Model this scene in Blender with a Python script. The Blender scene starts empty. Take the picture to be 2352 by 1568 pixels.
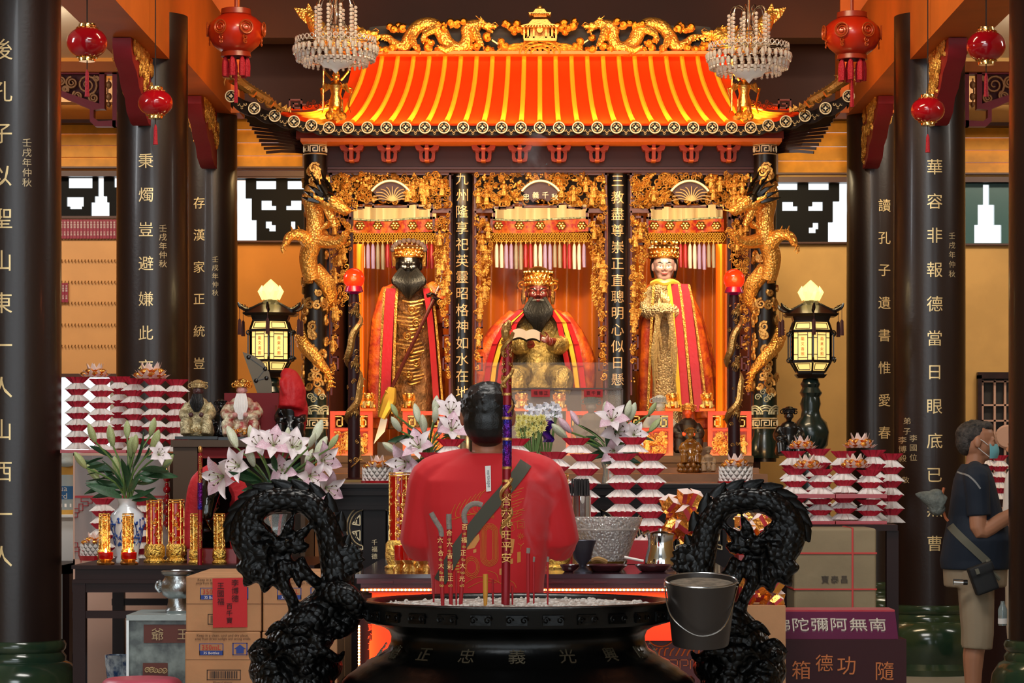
import bpy, bmesh, math, random
from mathutils import Vector, Matrix, Euler
from mathutils.bvhtree import BVHTree
V = Vector
sin, cos, pi = math.sin, math.cos, math.pi
SC = bpy.context.scene
COL = SC.collection
# ---------------------------------------------------------------- camera
F, CX, CY, EZ = 6533.0, 1240.0, 1070.0, 1.42      # focal length, principal point in pixels of 2352x1568, eye height
cd = bpy.data.cameras.new('camera')
cd.sensor_width = 36.0
cd.lens = F / 2352 * 36
cd.shift_x = -(CX - 1176) / 2352
cd.shift_y = (CY - 784) / 2352
cd.clip_end = 200
cam = bpy.data.objects.new('camera', cd)
cam.location = (0, 0, EZ)
cam.rotation_euler = (pi / 2, 0, 0)
COL.objects.link(cam)
SC.camera = cam
# ---------------------------------------------------------------- view, world, large lights
SC.view_settings.view_transform = 'Standard'
SC.view_settings.look = 'None'
SC.view_settings.gamma = 1
SC.view_settings.use_curve_mapping = False
SC.view_settings.exposure = 0.0
SC.cycles.use_denoising = True
SC.cycles.max_bounces = 7
SC.cycles.transparent_max_bounces = 12
SC.cycles.sample_clamp_indirect = 6
wd = bpy.data.worlds.new('sky')
SC.world = wd
wd.use_nodes = True
bg = wd.node_tree.nodes['Background']
bg.inputs[0].default_value = (0.86, 0.95, 1.0, 1)
bg.inputs[1].default_value = 2.2

def light(name, kind, loc, energy, color, size=None, size_y=None, to=None, spot=None, blend=.6):
    l = bpy.data.lights.new(name, kind)
    l.energy = energy
    l.color = color
    if kind == 'AREA':
        l.shape = 'RECTANGLE' if size_y else 'SQUARE'
        l.size = size
        if size_y: l.size_y = size_y
    else:
        l.shadow_soft_size = size or .05
    if spot:
        l.spot_size = spot; l.spot_blend = blend
    o = bpy.data.objects.new(name, l)
    o.location = loc
    if to is not None:
        o.rotation_euler = (V(to) - V(loc)).to_track_quat('-Z', 'Y').to_euler()
    COL.objects.link(o)
    return o
# stand-in for entrance daylight, placed under the ceiling against sheen on dark faces, fluorescent fittings of hall and aisles above the frame
light('front_daylight', 'AREA', (-1.5, 3.5, 6.1), 330, (.90, .96, 1), 4, 2.2, (-.5, 12.5, 1.0))
light('hall_tube', 'AREA', (-.2, 10.6, 6.1), 230, (1, .95, .88), 3.0, 1.4, (0, 12.6, 0))
light('aisle_tube_left', 'AREA', (-5.6, 15.6, 4.8), 170, (.92, .96, 1), .5, 3, (-1.6, 15.2, 1.1))
light('aisle_tube_right', 'AREA', (5.6, 17.0, 4.8), 70, (1, .95, .86), .5, 2.4, (2.2, 15.5, 1))
# lamps on the front beam that shine on the shrine roof, strip above the eave, tubes inside the shrine
WARM = (1, .50, .13)
light('roof_lamp', 'SPOT', (-1.5, 18.6, 5.2), 46, WARM, .08, None, (-.85, 20.8, 4.15), 1.25, .5)
light('roof_lamp', 'SPOT', (1.5, 18.6, 5.2), 46, WARM, .08, None, (.85, 20.8, 4.15), 1.25, .5)
light('eave_strip', 'AREA', (0, 20.04, 3.93), 62, WARM, 3.1, .05, (0, 20.65, 4.3))
for bx in (-1.0, 0.0, 1.0):
    light('shrine_tube', 'AREA', (bx, 20.75, 3.3), 31, (1, .74, .42), .7, .1, (bx, 21.7, 2.3))
    light('shrine_foot_lamp', 'AREA', (bx, 20.25, 1.6), 7, (1, .62, .28), .5, .05, (bx, 21.6, 2.2))
light('lintel_strip', 'AREA', (0, 19.75, 3.42), 14, (1, .58, .24), 3.0, .06, (0, 20.6, 3.25))
light('shrine_front_lamp', 'AREA', (0, 16.6, 5.6), 140, (1, .74, .44), 2.6, .25, (0, 20.9, 2.4))
light('balustrade_fill', 'AREA', (0, 19.55, 1.49), 16, (1, .5, .14), 3.2, .05, (0, 20.3, 1.72))  # added strip facing away from view, gives the balustrades their orange glow
for s in (-1, 1):
    light('corner_lamp', 'SPOT', (s * 2.3, 22.3, 4.75), 26, (1, .40, .08), .05, None, (s * 2.35, 23.4, 5.2), 1.9, .9)
    light('beam_lamp', 'SPOT', (s * 2.0, 21.0, 4.0), 16, (1, .42, .10), .3, None, (s * 2.7, 22.2, 4.7), 1.6, .9)
    light('wall_fill', 'AREA', (s * 1.98, 23.7, 3.9), 15, (1, .62 if s < 0 else .78, .25 if s < 0 else .45), .7, .5, (s * 2.45, 24.6, 2.2))  # added free-floating fill, unseen, that warms and brightens the back wall
    light('aisle_back_fill', 'AREA', (s * 4.6, 21.8, 4.8), 75, (1, .86, .66), 1.6, .3, (s * 4.3, 24.5, 2.6))  # added fill outside the frame to brighten the name board and tan wall

# ---------------------------------------------------------------- helpers
def W(px, py, Y):
    return V(((px - CX) * Y / F, Y, EZ - (py - CY) * Y / F))
def X_(px, Y): return (px - CX) * Y / F
def Z_(py, Y): return EZ - (py - CY) * Y / F
def S(n, Y): return n * Y / F

def lin(h):
    h = h.lstrip('#')
    c = [int(h[i:i + 2], 16) / 255 for i in (0, 2, 4)]
    return tuple(x / 12.92 if x <= .04045 else ((x + .055) / 1.055) ** 2.4 for x in c)
MATS = {}
def mat(name, col, rough=.5, metal=0, emit=None, es=1.0, bump=0, bs=30, var=0, vs=8, trans=0, spec=None, coat=0, col2=None, kind='noise', alpha=1, sheen=0):
    if name in MATS: return MATS[name]
    m = bpy.data.materials.new(name)
    MATS[name] = m
    m.use_nodes = True
    nt = m.node_tree
    p = nt.nodes['Principled BSDF']
    c = lin(col) if isinstance(col, str) else col
    p.inputs['Base Color'].default_value = (*c, 1)
    p.inputs['Roughness'].default_value = rough
    p.inputs['Metallic'].default_value = metal
    p.inputs['Transmission Weight'].default_value = trans
    p.inputs['Coat Weight'].default_value = coat
    p.inputs['Coat Roughness'].default_value = .12
    p.inputs['Alpha'].default_value = alpha
    if sheen: p.inputs['Sheen Weight'].default_value = sheen
    if spec is not None: p.inputs['Specular IOR Level'].default_value = spec
    if emit is not None:
        e = lin(emit) if isinstance(emit, str) else emit
        p.inputs['Emission Color'].default_value = (*e, 1)
        p.inputs['Emission Strength'].default_value = es
    if bump or var or col2:
        tc = nt.nodes.new('ShaderNodeTexCoord')
    def tex(scale, k):
        if k == 'voronoi':
            n = nt.nodes.new('ShaderNodeTexVoronoi')
        elif k == 'wave':
            n = nt.nodes.new('ShaderNodeTexWave'); n.inputs['Distortion'].default_value = 3
        else:
            n = nt.nodes.new('ShaderNodeTexNoise'); n.inputs['Detail'].default_value = 4
        n.inputs['Scale'].default_value = scale
        nt.links.new(tc.outputs['Object'], n.inputs['Vector'])
        return n
    if bump:
        n = tex(bs, kind)
        b = nt.nodes.new('ShaderNodeBump')
        b.inputs['Strength'].default_value = min(1, bump)
        b.inputs['Distance'].default_value = .02
        b.invert = kind == 'voronoi'
        nt.links.new(n.outputs['Distance' if kind == 'voronoi' else ('Color' if kind == 'wave' else 'Fac')], b.inputs['Height'])
        nt.links.new(b.outputs['Normal'], p.inputs['Normal'])
    if var or col2:
        n = tex(vs, 'noise')
        r = nt.nodes.new('ShaderNodeValToRGB')
        a = tuple(x * (1 - var) for x in c)
        d = tuple(min(1, x * (1 + var)) for x in c) if col2 is None else (lin(col2) if isinstance(col2, str) else col2)
        r.color_ramp.elements[0].position = .38; r.color_ramp.elements[1].position = .62
        r.color_ramp.elements[0].color = (*a, 1); r.color_ramp.elements[1].color = (*d, 1)
        nt.links.new(n.outputs['Fac'], r.inputs['Fac'])
        nt.links.new(r.outputs['Color'], p.inputs['Base Color'])
    return m

class MB:
    """collects shapes; build() links them as one mesh object"""
    def __init__(s): s.v, s.f, s.m, s.mi = [], [], [], 0
    def add(s, vs, fs, mi=None):
        o = len(s.v); k = s.mi if mi is None else mi
        s.v.extend(tuple(p) for p in vs)
        for f in fs: s.f.append(tuple(i + o for i in f)); s.m.append(k)
        return s
    def box(s, x0, x1, y0, y1, z0, z1, mi=None):
        return s.add([(x, y, z) for x in (x0, x1) for y in (y0, y1) for z in (z0, z1)],
                     [(0, 1, 3, 2), (4, 6, 7, 5), (0, 4, 5, 1), (2, 3, 7, 6), (0, 2, 6, 4), (1, 5, 7, 3)], mi)
    def obox(s, c, size, R=None, mi=None):
        R = R or Matrix.Identity(3)
        c = V(c)
        vs = [c + R @ V((x * size[0] / 2, y * size[1] / 2, z * size[2] / 2)) for x in (-1, 1) for y in (-1, 1) for z in (-1, 1)]
        return s.add(vs, [(0, 1, 3, 2), (4, 6, 7, 5), (0, 4, 5, 1), (2, 3, 7, 6), (0, 2, 6, 4), (1, 5, 7, 3)], mi)
    def bar(s, a, b, w, d=None, mi=None):
        a, b = V(a), V(b); t = (b - a)
        R = t.to_track_quat('Z', 'Y').to_matrix()
        return s.obox((a + b) / 2, (w, d or w, t.length), R, mi)
    def tube(s, pts, rad, n=8, mi=None, cap=True, flat=None):
        pts = [V(p) for p in pts]
        if not hasattr(rad, '__len__'): rad = [rad] * len(pts)
        vs, fs = [], []
        up = None
        for i, p in enumerate(pts):
            t = (pts[min(i + 1, len(pts) - 1)] - pts[max(i - 1, 0)])
            t = t.normalized() if t.length > 1e-9 else V((0, 0, 1))
            if up is None:
                up = V((0, 1, 0)) if abs(t.y) < .9 else V((1, 0, 0))
            up = up - t * up.dot(t)
            up = up.normalized() if up.length > 1e-6 else t.orthogonal().normalized()
            w = t.cross(up)
            k = flat or 1
            for j in range(n):
                a = 2 * pi * j / n
                vs.append(p + up * (cos(a) * rad[i] * k) + w * (sin(a) * rad[i]))
        for i in range(len(pts) - 1):
            for j in range(n):
                fs.append((i * n + j, i * n + (j + 1) % n, (i + 1) * n + (j + 1) % n, (i + 1) * n + j))
        if cap:
            fs.append(tuple(range(n))[::-1]); fs.append(tuple(range((len(pts) - 1) * n, len(pts) * n)))
        return s.add(vs, fs, mi)
    def lathe(s, prof, c=(0, 0, 0), n=24, mi=None, flute=None, cap=True, sx=1, sy=1):
        c = V(c); vs, fs = [], []
        for r, z in prof:
            for j in range(n):
                a = 2 * pi * j / n
                k = r if flute is None else r * flute(a, z)
                vs.append((c.x + cos(a) * k * sx, c.y + sin(a) * k * sy, c.z + z))
        for i in range(len(prof) - 1):
            for j in range(n):
                fs.append((i * n + j, i * n + (j + 1) % n, (i + 1) * n + (j + 1) % n, (i + 1) * n + j))
        if cap:
            fs.append(tuple(range(n))[::-1]); fs.append(tuple(range((len(prof) - 1) * n, len(prof) * n)))
        return s.add(vs, fs, mi)
    def ell(s, c, r, nu=10, nv=7, R=None, mi=None):
        c = V(c); R = R or Matrix.Identity(3)
        if not hasattr(r, '__len__'): r = (r, r, r)
        vs, fs = [c + R @ V((0, 0, -r[2]))], []
        for i in range(1, nv):
            t = -pi / 2 + pi * i / nv
            for j in range(nu):
                a = 2 * pi * j / nu
                vs.append(c + R @ V((r[0] * cos(t) * cos(a), r[1] * cos(t) * sin(a), r[2] * sin(t))))
        vs.append(c + R @ V((0, 0, r[2])))
        for j in range(nu):
            fs.append((0, 1 + (j + 1) % nu, 1 + j))
            fs.append((len(vs) - 1, len(vs) - 1 - nu + j, len(vs) - 1 - nu + (j + 1) % nu))
        for i in range(nv - 2):
            for j in range(nu):
                a = 1 + i * nu
                fs.append((a + j, a + (j + 1) % nu, a + nu + (j + 1) % nu, a + nu + j))
        return s.add(vs, fs, mi)
    def prism(s, poly, o, u, v, d, mi=None):
        """2-D polygon in the (u, v) plane at o, extruded along d"""
        o, u, v, d = V(o), V(u), V(v), V(d); n = len(poly)
        a = [o + u * p[0] + v * p[1] for p in poly]
        fs = [tuple(range(n))[::-1], tuple(range(n, 2 * n))] + [(i, (i + 1) % n, n + (i + 1) % n, n + i) for i in range(n)]
        return s.add(a + [p + d for p in a], fs, mi)
    def pp(s, pts, Y, d, mi=None):
        """polygon given at depth Y in photo-pixel measure, d thick away from the viewer"""
        a = [W(x, y, Y) for x, y in pts]; n = len(a)
        fs = [tuple(range(n)), tuple(range(n, 2 * n))[::-1]] + [(i, (i + 1) % n, n + (i + 1) % n, n + i) for i in range(n)]
        return s.add(a + [p + V((0, d, 0)) for p in a], fs, mi)
    def grid(s, fn, nu, nv, mi=None, thick=0):
        vs = [fn(i / nu, j / nv) for i in range(nu + 1) for j in range(nv + 1)]
        fs = [(i * (nv + 1) + j, (i + 1) * (nv + 1) + j, (i + 1) * (nv + 1) + j + 1, i * (nv + 1) + j + 1) for i in range(nu) for j in range(nv)]
        if thick:
            k = len(vs)
            vs = vs + [V(p) + V((0, thick, 0)) for p in vs]
            fs = fs + [tuple(i + k for i in f)[::-1] for f in fs]
            e = [i * (nv + 1) for i in range(nu + 1)]
            def stitch(e):
                for a, b in zip(e, e[1:]): fs.append((a, b, b + k, a + k))
            stitch(e); stitch([x + nv for x in e]); stitch(list(range(nv + 1))); stitch([nu * (nv + 1) + j for j in range(nv + 1)])
        return s.add(vs, fs, mi)
    def loft(s, rings, n=16, mi=None, power=1.0):
        """closed body through horizontal rings (cx, cy, z, rx, ry)"""
        vs, fs = [], []
        for cx, cy, z, rx, ry in rings:
            for j in range(n):
                a = 2 * pi * j / n
                ca, sa = cos(a), sin(a)
                vs.append((cx + rx * math.copysign(abs(ca) ** power, ca), cy + ry * math.copysign(abs(sa) ** power, sa), z))
        for i in range(len(rings) - 1):
            for j in range(n):
                fs.append((i * n + j, i * n + (j + 1) % n, (i + 1) * n + (j + 1) % n, (i + 1) * n + j))
        fs.append(tuple(range(n))[::-1]); fs.append(tuple(range((len(rings) - 1) * n, len(rings) * n)))
        return s.add(vs, fs, mi)
    def spiral(s, c, u, v, r, turns=1.5, w=None, n=14, rot=0, k=4, mi=None, dirn=1):
        c, u, v = V(c), V(u), V(v)
        pts = []
        for i in range(n + 1):
            t = i / n; a = rot + dirn * turns * 2 * pi * t; q = r * (1 - .85 * t)
            pts.append(c + u * (q * cos(a)) + v * (q * sin(a)))
        w = w or r * .22
        return s.tube(pts, [w * (1 - .4 * i / n) for i in range(n + 1)], k, mi)
    def text(s, string, c, u, v, size, mi=None, depth=.0, place=None):
        """characters centred on c; size = height of one em; place maps (x, z) on a curved carrier"""
        g = GL[string]
        c, u, v = V(c), V(u), V(v); n = u.cross(v)
        if place: vs = [place(x * size, y * size, z * size) for x, y, z in g[0]]
        else: vs = [c + u * (x * size) + v * (y * size) + n * (z * size + depth) for x, y, z in g[0]]
        return s.add(vs, g[1], mi)
    def xf(s, M):
        s.v = [tuple(M @ V(p)) for p in s.v]; return s
    def join(s, o, M=None, mi=None):
        return s.add([M @ V(p) for p in o.v] if M else o.v, o.f, mi) if mi is not None else s._joinm(o, M)
    def _joinm(s, o, M):
        k = len(s.v)
        s.v.extend([tuple(M @ V(p)) for p in o.v] if M else o.v)
        s.f.extend(tuple(i + k for i in f) for f in o.f); s.m.extend(o.m); return s
    def mesh(s, name, mats, smooth=True, fix=True):
        me = bpy.data.meshes.new(name)
        me.from_pydata(s.v, [], s.f)
        for m in (mats if isinstance(mats, (list, tuple)) else [mats]): me.materials.append(m)
        me.polygons.foreach_set('material_index', s.m)
        me.update()
        if smooth:
            me.shade_smooth()
            me.set_sharp_from_angle(angle=math.radians(42))
        return me
    def build(s, name, mats, parent=None, smooth=True, kind=None):
        return link(name, s.mesh(name, mats, smooth), parent, kind)

KIDS = {}
def wm(o):
    return (wm(o.parent) if o.parent else Matrix.Identity(4)) @ o.matrix_parent_inverse @ Matrix.LocRotScale(o.location, o.rotation_euler, o.scale)
def link(name, me, parent=None, kind=None):
    o = bpy.data.objects.new(name, me)
    COL.objects.link(o)
    if parent is not None:
        o.parent = parent
        o.matrix_parent_inverse = wm(parent).inverted()
        KIDS.setdefault(parent.name, []).append(o)
    if kind: o['kind'] = kind
    return o
def tag(o, label, cat, group=None, kind=None):
    o['label'] = label; o['category'] = cat
    if group: o['group'] = group
    if kind: o['kind'] = kind
    return o
def thing(name, label, cat, loc=(0, 0, 0), group=None, kind=None):
    o = bpy.data.objects.new(name, None)
    o.empty_display_size = .05
    o.location = loc
    COL.objects.link(o)
    return tag(o, label, cat, group, kind)
def copy_of(root, loc=None, label=None, rotz=None, scale=None, group=None):
    """a copy of a thing with copies of its parts and sub-parts"""
    def rec(o, par):
        c = o.copy(); COL.objects.link(c)
        if par is not None:
            c.parent = par
            KIDS.setdefault(par.name, []).append(c)
        for ch in KIDS.get(o.name, []): rec(ch, c)
        return c
    r = rec(root, None)
    if loc is not None: r.location = loc
    if rotz is not None: r.rotation_euler = (0, 0, rotz)
    if scale is not None: r.scale = scale if hasattr(scale, '__len__') else (scale,) * 3
    if label: r['label'] = label
    if group: r['group'] = group
    return r
TMP = bpy.data.scenes.new('workbench')
def fuse(mb, voxel=.01, smooth=2, name='body', mats=None, deci=0, mods=None):
    """one continuous skin over the overlapping shapes"""
    me = mb.mesh(name, mats or [], False)
    o = bpy.data.objects.new('fuse', me); TMP.collection.objects.link(o)
    r = o.modifiers.new('r', 'REMESH'); r.mode = 'VOXEL'; r.voxel_size = voxel; r.use_smooth_shade = True
    if smooth:
        q = o.modifiers.new('s', 'SMOOTH'); q.iterations = smooth; q.factor = .5
    if deci:
        q = o.modifiers.new('d', 'DECIMATE'); q.ratio = deci
    vl = TMP.view_layers[0]; vl.update()
    out = bpy.data.meshes.new_from_object(o.evaluated_get(vl.depsgraph))
    out.name = name
    out.materials.clear()
    for m in (mats if isinstance(mats, (list, tuple)) else [mats]): out.materials.append(m)
    out.shade_smooth()
    bpy.data.objects.remove(o); bpy.data.meshes.remove(me)
    return out
GL = {}
def glyphs(strings, extrude=.03):
    c = bpy.data.curves.new('glyph', 'FONT'); c.size = 1; c.extrude = extrude; c.resolution_u = 2
    o = bpy.data.objects.new('glyph', c); TMP.collection.objects.link(o)
    vl = TMP.view_layers[0]
    for s in strings:
        if s in GL: continue
        c.body = s
        vl.update()
        m = bpy.data.meshes.new_from_object(o.evaluated_get(vl.depsgraph))
        if len(s) == 1:                                 # cut across so that strokes can follow a round column
            bm = bmesh.new(); bm.from_mesh(m); x0 = min(v.co.x for v in bm.verts); x1 = max(v.co.x for v in bm.verts)
            for k in range(1, 10): bmesh.ops.bisect_plane(bm, geom=bm.verts[:] + bm.edges[:] + bm.faces[:], plane_co=(x0 + (x1 - x0) * k / 10, 0, 0), plane_no=(1, 0, 0))
            bm.to_mesh(m); bm.free()
        vs = [tuple(v.co) for v in m.vertices]
        xs = [v[0] for v in vs] or [0]; ys = [v[1] for v in vs] or [0]
        cx, cy = (min(xs) + max(xs)) / 2, (min(ys) + max(ys)) / 2
        GL[s] = ([(x - cx, y - cy, z) for x, y, z in vs], [tuple(p.vertices) for p in m.polygons])
        bpy.data.meshes.remove(m)
    bpy.data.objects.remove(o); bpy.data.curves.remove(c)
EX, EYN, EZV = V((1, 0, 0)), V((0, -1, 0)), V((0, 0, 1))
ALLTEXT = ('後孔子以聖山東一人西壬戌年仲秋秉燭豈避嫌此夜存漢家正統讀遺書惟愛春華容非報德當日眼底已無曹弟李國位博毅敬'
           '九州隆享祀英靈昭格神如水在地三教盡尊崇直聰明心似懸南來火照龍文善阿彌陀佛隨功箱昌泰寶月王爺福德正忠義千秋百六合大吉利平安光興旺八方')
glyphs(list(dict.fromkeys(ALLTEXT)) + ['350', '350mL', '35 Bottles', 'Keep in a clean, cool and dry place,', 'away from direct sunlight and strong smells', 'Mineral Water', 'qua', 'ard', 'vertivape'])
def smoothpath(pts, n=6):
    """Catmull-Rom through the points"""
    P = [V(p) for p in pts]; out = []
    for i in range(len(P) - 1):
        a, b, c, d = P[max(i - 1, 0)], P[i], P[i + 1], P[min(i + 2, len(P) - 1)]
        for k in range(n):
            t = k / n
            out.append(.5 * ((2 * b) + (c - a) * t + (2 * a - 5 * b + 4 * c - d) * t * t + (3 * b - a - 3 * c + d) * t ** 3))
    out.append(P[-1]); return out
def lerp(a, b, t): return a + (b - a) * t
def radii(keys, n):
    """interpolate radius keys over n points"""
    out = []
    for i in range(n):
        t = i / (n - 1) * (len(keys) - 1); k = min(int(t), len(keys) - 2)
        out.append(lerp(keys[k], keys[k + 1], t - k))
    return out
def cells(mb, xs, zs, y0, y1, holes, mi=None, mifn=None):
    """a panel from rectangles xs x zs between y0 and y1, without the cells whose centre lies in a hole (x0, x1, z0, z1)"""
    xs, zs = sorted(set(xs)), sorted(set(zs))
    for a, b in zip(xs, xs[1:]):
        for c, d in zip(zs, zs[1:]):
            mx, mz = (a + b) / 2, (c + d) / 2
            if any(h[0] < mx < h[1] and h[2] < mz < h[3] for h in holes): continue
            mb.box(a, b, y0, y1, c, d, mi if mifn is None else mifn(mx, mz))
    return mb
def frame_holes(mb, rect, holes, Y, d, mi=None):
    """rect and holes as (x0, x1, y0, y1) in photo-pixel measure at depth Y"""
    conv = lambda r: (X_(r[0], Y), X_(r[1], Y), Z_(r[3], Y), Z_(r[2], Y))
    R = conv(rect); H = [conv(h) for h in holes]
    xs = [R[0], R[1]] + [q for h in H for q in h[:2]]; zs = [R[2], R[3]] + [q for h in H for q in h[2:]]
    return cells(mb, xs, zs, Y, Y + d, H, mi)
# ---------------------------------------------------------------- materials
GOLD = mat('gold', (1.0, .58, .16), .28, 1, bump=.25, bs=60)
GOLD_DARK = mat('old_gold', (.62, .34, .10), .38, .9, bump=.3, bs=70)
GILT = mat('gilt_carving', (.95, .50, .12), .36, .85, bump=.6, bs=90, var=.25, vs=40)
IVORYGOLD = mat('pale_gilt', (.62, .46, .22), .4, .7, bump=.5, bs=80)
BLACKLAC = mat('black_lacquer', '#0b0b0c', .28, coat=.2)
BRONZE = mat('black_bronze', '#040404', .36, .2, spec=.28, bump=.2, bs=18)
SCALE = mat('black_bronze_scales', '#040404', .36, .2, spec=.3, bump=.5, bs=48, kind='voronoi')
MAROON = mat('maroon_lacquer', '#2e0f10', .4, spec=.3, bump=.05, bs=40)
DARKWOOD = mat('dark_wood', '#2a1410', .42, spec=.25, bump=.1, bs=14, var=.25, vs=9)
REDLAC = mat('red_lacquer', '#8e1512', .35, coat=.2)
ORANGELAC = mat('orange_lacquer', '#d2470c', .38, coat=.2)
REDSATIN = mat('red_satin', '#b01020', .38, sheen=.2, bump=.1, bs=30)
ORSATIN = mat('orange_satin', '#e0700c', .36, sheen=.3, bump=.08, bs=24)
YELSATIN = mat('yellow_satin', '#e9b637', .4, sheen=.2)
CREAM = mat('cream_satin', '#f2d8a8', .45, bump=.1, bs=20)
WHITE = mat('white_paper', '#f0e9e2', .7)
PINKRED = mat('crimson_paper', '#c41a38', .65, bump=.08, bs=60)
SKIN = mat('skin', '#b57a5e', .5, bump=.05, bs=60)
HAIR = mat('black_hair', '#070606', .4, bump=.12, bs=220)
CHROME = mat('polished_steel', (.75, .76, .78), .08, 1)
PEWTER = mat('pewter', (.42, .45, .46), .3, 1, bump=.2, bs=40)
CARD = mat('cardboard', '#b5845a', .75, var=.08, vs=5, bump=.05, bs=40)
GREEN = mat('leaf_green', '#2c5232', .45, var=.25, vs=25)
GREENP = mat('pale_bud_green', '#a9b47c', .5, var=.25, vs=40)
PETAL = mat('white_petal', '#efe3e6', .5, var=.05, vs=30)
PETALP = mat('pink_petal', '#d59bb4', .5, col2='#f0dfe6', vs=40)
# ================================================================ the setting
YB = 24.6                                          # back wall
WALLP = mat('warm_lit_wall_paint', '#c8802c', .75, var=.08, vs=2.5)  # same wall as the tan one, its warmer light put into the colour
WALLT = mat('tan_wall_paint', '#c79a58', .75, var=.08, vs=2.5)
WALLM = mat('maroon_wall_paint', '#3a140c', .7, var=.1, vs=2)
BEAMO = mat('orange_beam_paint', '#c8671c', .6, var=.06, vs=3)
CREAMC = mat('cream_ceiling_paint', '#d9cdb8', .8)
DARKC = mat('dark_ceiling_paint', '#160b09', .8)
FLOORM = mat('grey_stone_floor', '#a8a298', .45, var=.08, vs=3)
COLUMNM = mat('brown_black_column_lacquer', '#241713', .36, bump=.04, bs=50, coat=.15)
BASEM = mat('green_glazed_stone', '#22382a', .16, col2='#35442c', vs=5, coat=.3)
MB().box(-9, 9, -4, 26, -.1, 0).build('floor', FLOORM, None, False, 'structure')
MB().box(-2.95, 2.95, -4, 24.7, 6.3, 6.4).build('ceiling', DARKC, None, False, 'structure')
for s, n in ((-1, 'ceiling_left'), (1, 'ceiling_right')):
    MB().box(min(s * 2.95, s * 9), max(s * 2.95, s * 9), -4, 24.7, 4.95, 5.05).build(n, CREAMC, None, False, 'structure')
    m = MB().box(s * 2.82 - .06, s * 2.82 + .06, -4, 24.7, 5.0, 6.3)
    m.build('trim_1' if s < 0 else 'trim_2', DARKC, None, False, 'structure')
MB().box(-9.1, -9, -4, 24.7, 0, 5).build('wall_left', WALLT, None, False, 'structure')
MB().box(9, 9.1, -4, 24.7, 0, 5).build('wall_right', WALLT, None, False, 'structure')
# back wall with its window openings and the doorway
WIN = [(30, 300, 405, 499), (518, 720, 410, 553), (1762, 1985, 415, 556), (2190, 2360, 420, 560)]
LOU = [(60, 285, 281, 388), (518, 722, 268, 388), (1762, 1962, 272, 402), (2196, 2360, 288, 402)]
SLITS = [(526, 722, 388.5, 393)]
DOOR = [(30, 262, 862, 1440)]
DOOR2 = [(2243, 2420, 862, 1440)]
conv = lambda r: (X_(r[0], YB), X_(r[1], YB), Z_(r[3], YB), Z_(r[2], YB))
H = [conv(h) for h in WIN + LOU + DOOR + DOOR2 + SLITS]
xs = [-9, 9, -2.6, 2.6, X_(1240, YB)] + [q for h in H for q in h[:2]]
zs = [0, 6.4, 4.42] + [q for h in H for q in h[2:]]
cells(MB(), xs, zs, YB, YB + .18, H, 0, lambda x, z: (2 if z > 4.42 and abs(x) < 2.9 else (0 if x < 0 else 1))).build('wall_back', [WALLP, WALLT, WALLM], None, False, 'structure')  # left half coloured warmer to carry the difference in light
# dark lattice windows
LATT = mat('dark_window_lattice', '#0b0908', .6, spec=.15)
LATTG = mat('teal_glass_lattice', '#2f5a58', .3)
GLASSW = mat('frosted_pane', '#dfe9ea', .5, alpha=.35)
YLOUV = mat('amber_louvre', '#d08a1e', .5, var=.12, vs=8)
WFRAME = mat('brown_window_frame', '#4a2716', .5)
hol = {
 0: [(157, 212, 408, 432), (153, 192, 452, 474), (160, 188, 470, 480), (225, 238, 405, 450), (217, 246, 450, 464), (209, 251, 464, 499), (262, 300, 405, 430)],
 1: [(518, 564, 412, 553), (564, 578, 455, 553), (578, 589, 505, 553), (588, 634, 415, 434), (660, 704, 415, 434), (600, 624, 460, 482), (624, 634, 472, 482), (668, 692, 460, 482), (657, 668, 472, 482), (610, 624, 508, 524), (618, 633, 516, 531), (668, 678, 508, 526)],
 2: [(1785, 1832, 417, 436), (1857, 1904, 417, 436), (1797, 1822, 463, 484), (1806, 1832, 473, 484), (1866, 1890, 463, 484), (1857, 1868, 473, 484), (1867, 1880, 511, 526), (1858, 1874, 522, 535), (1928, 1985, 417, 556), (1913, 1928, 462, 556), (1902, 1913, 510, 556)],
 3: [(2258, 2272, 424, 470), (2246, 2284, 470, 516), (2238, 2300, 516, 558)]}
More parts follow.
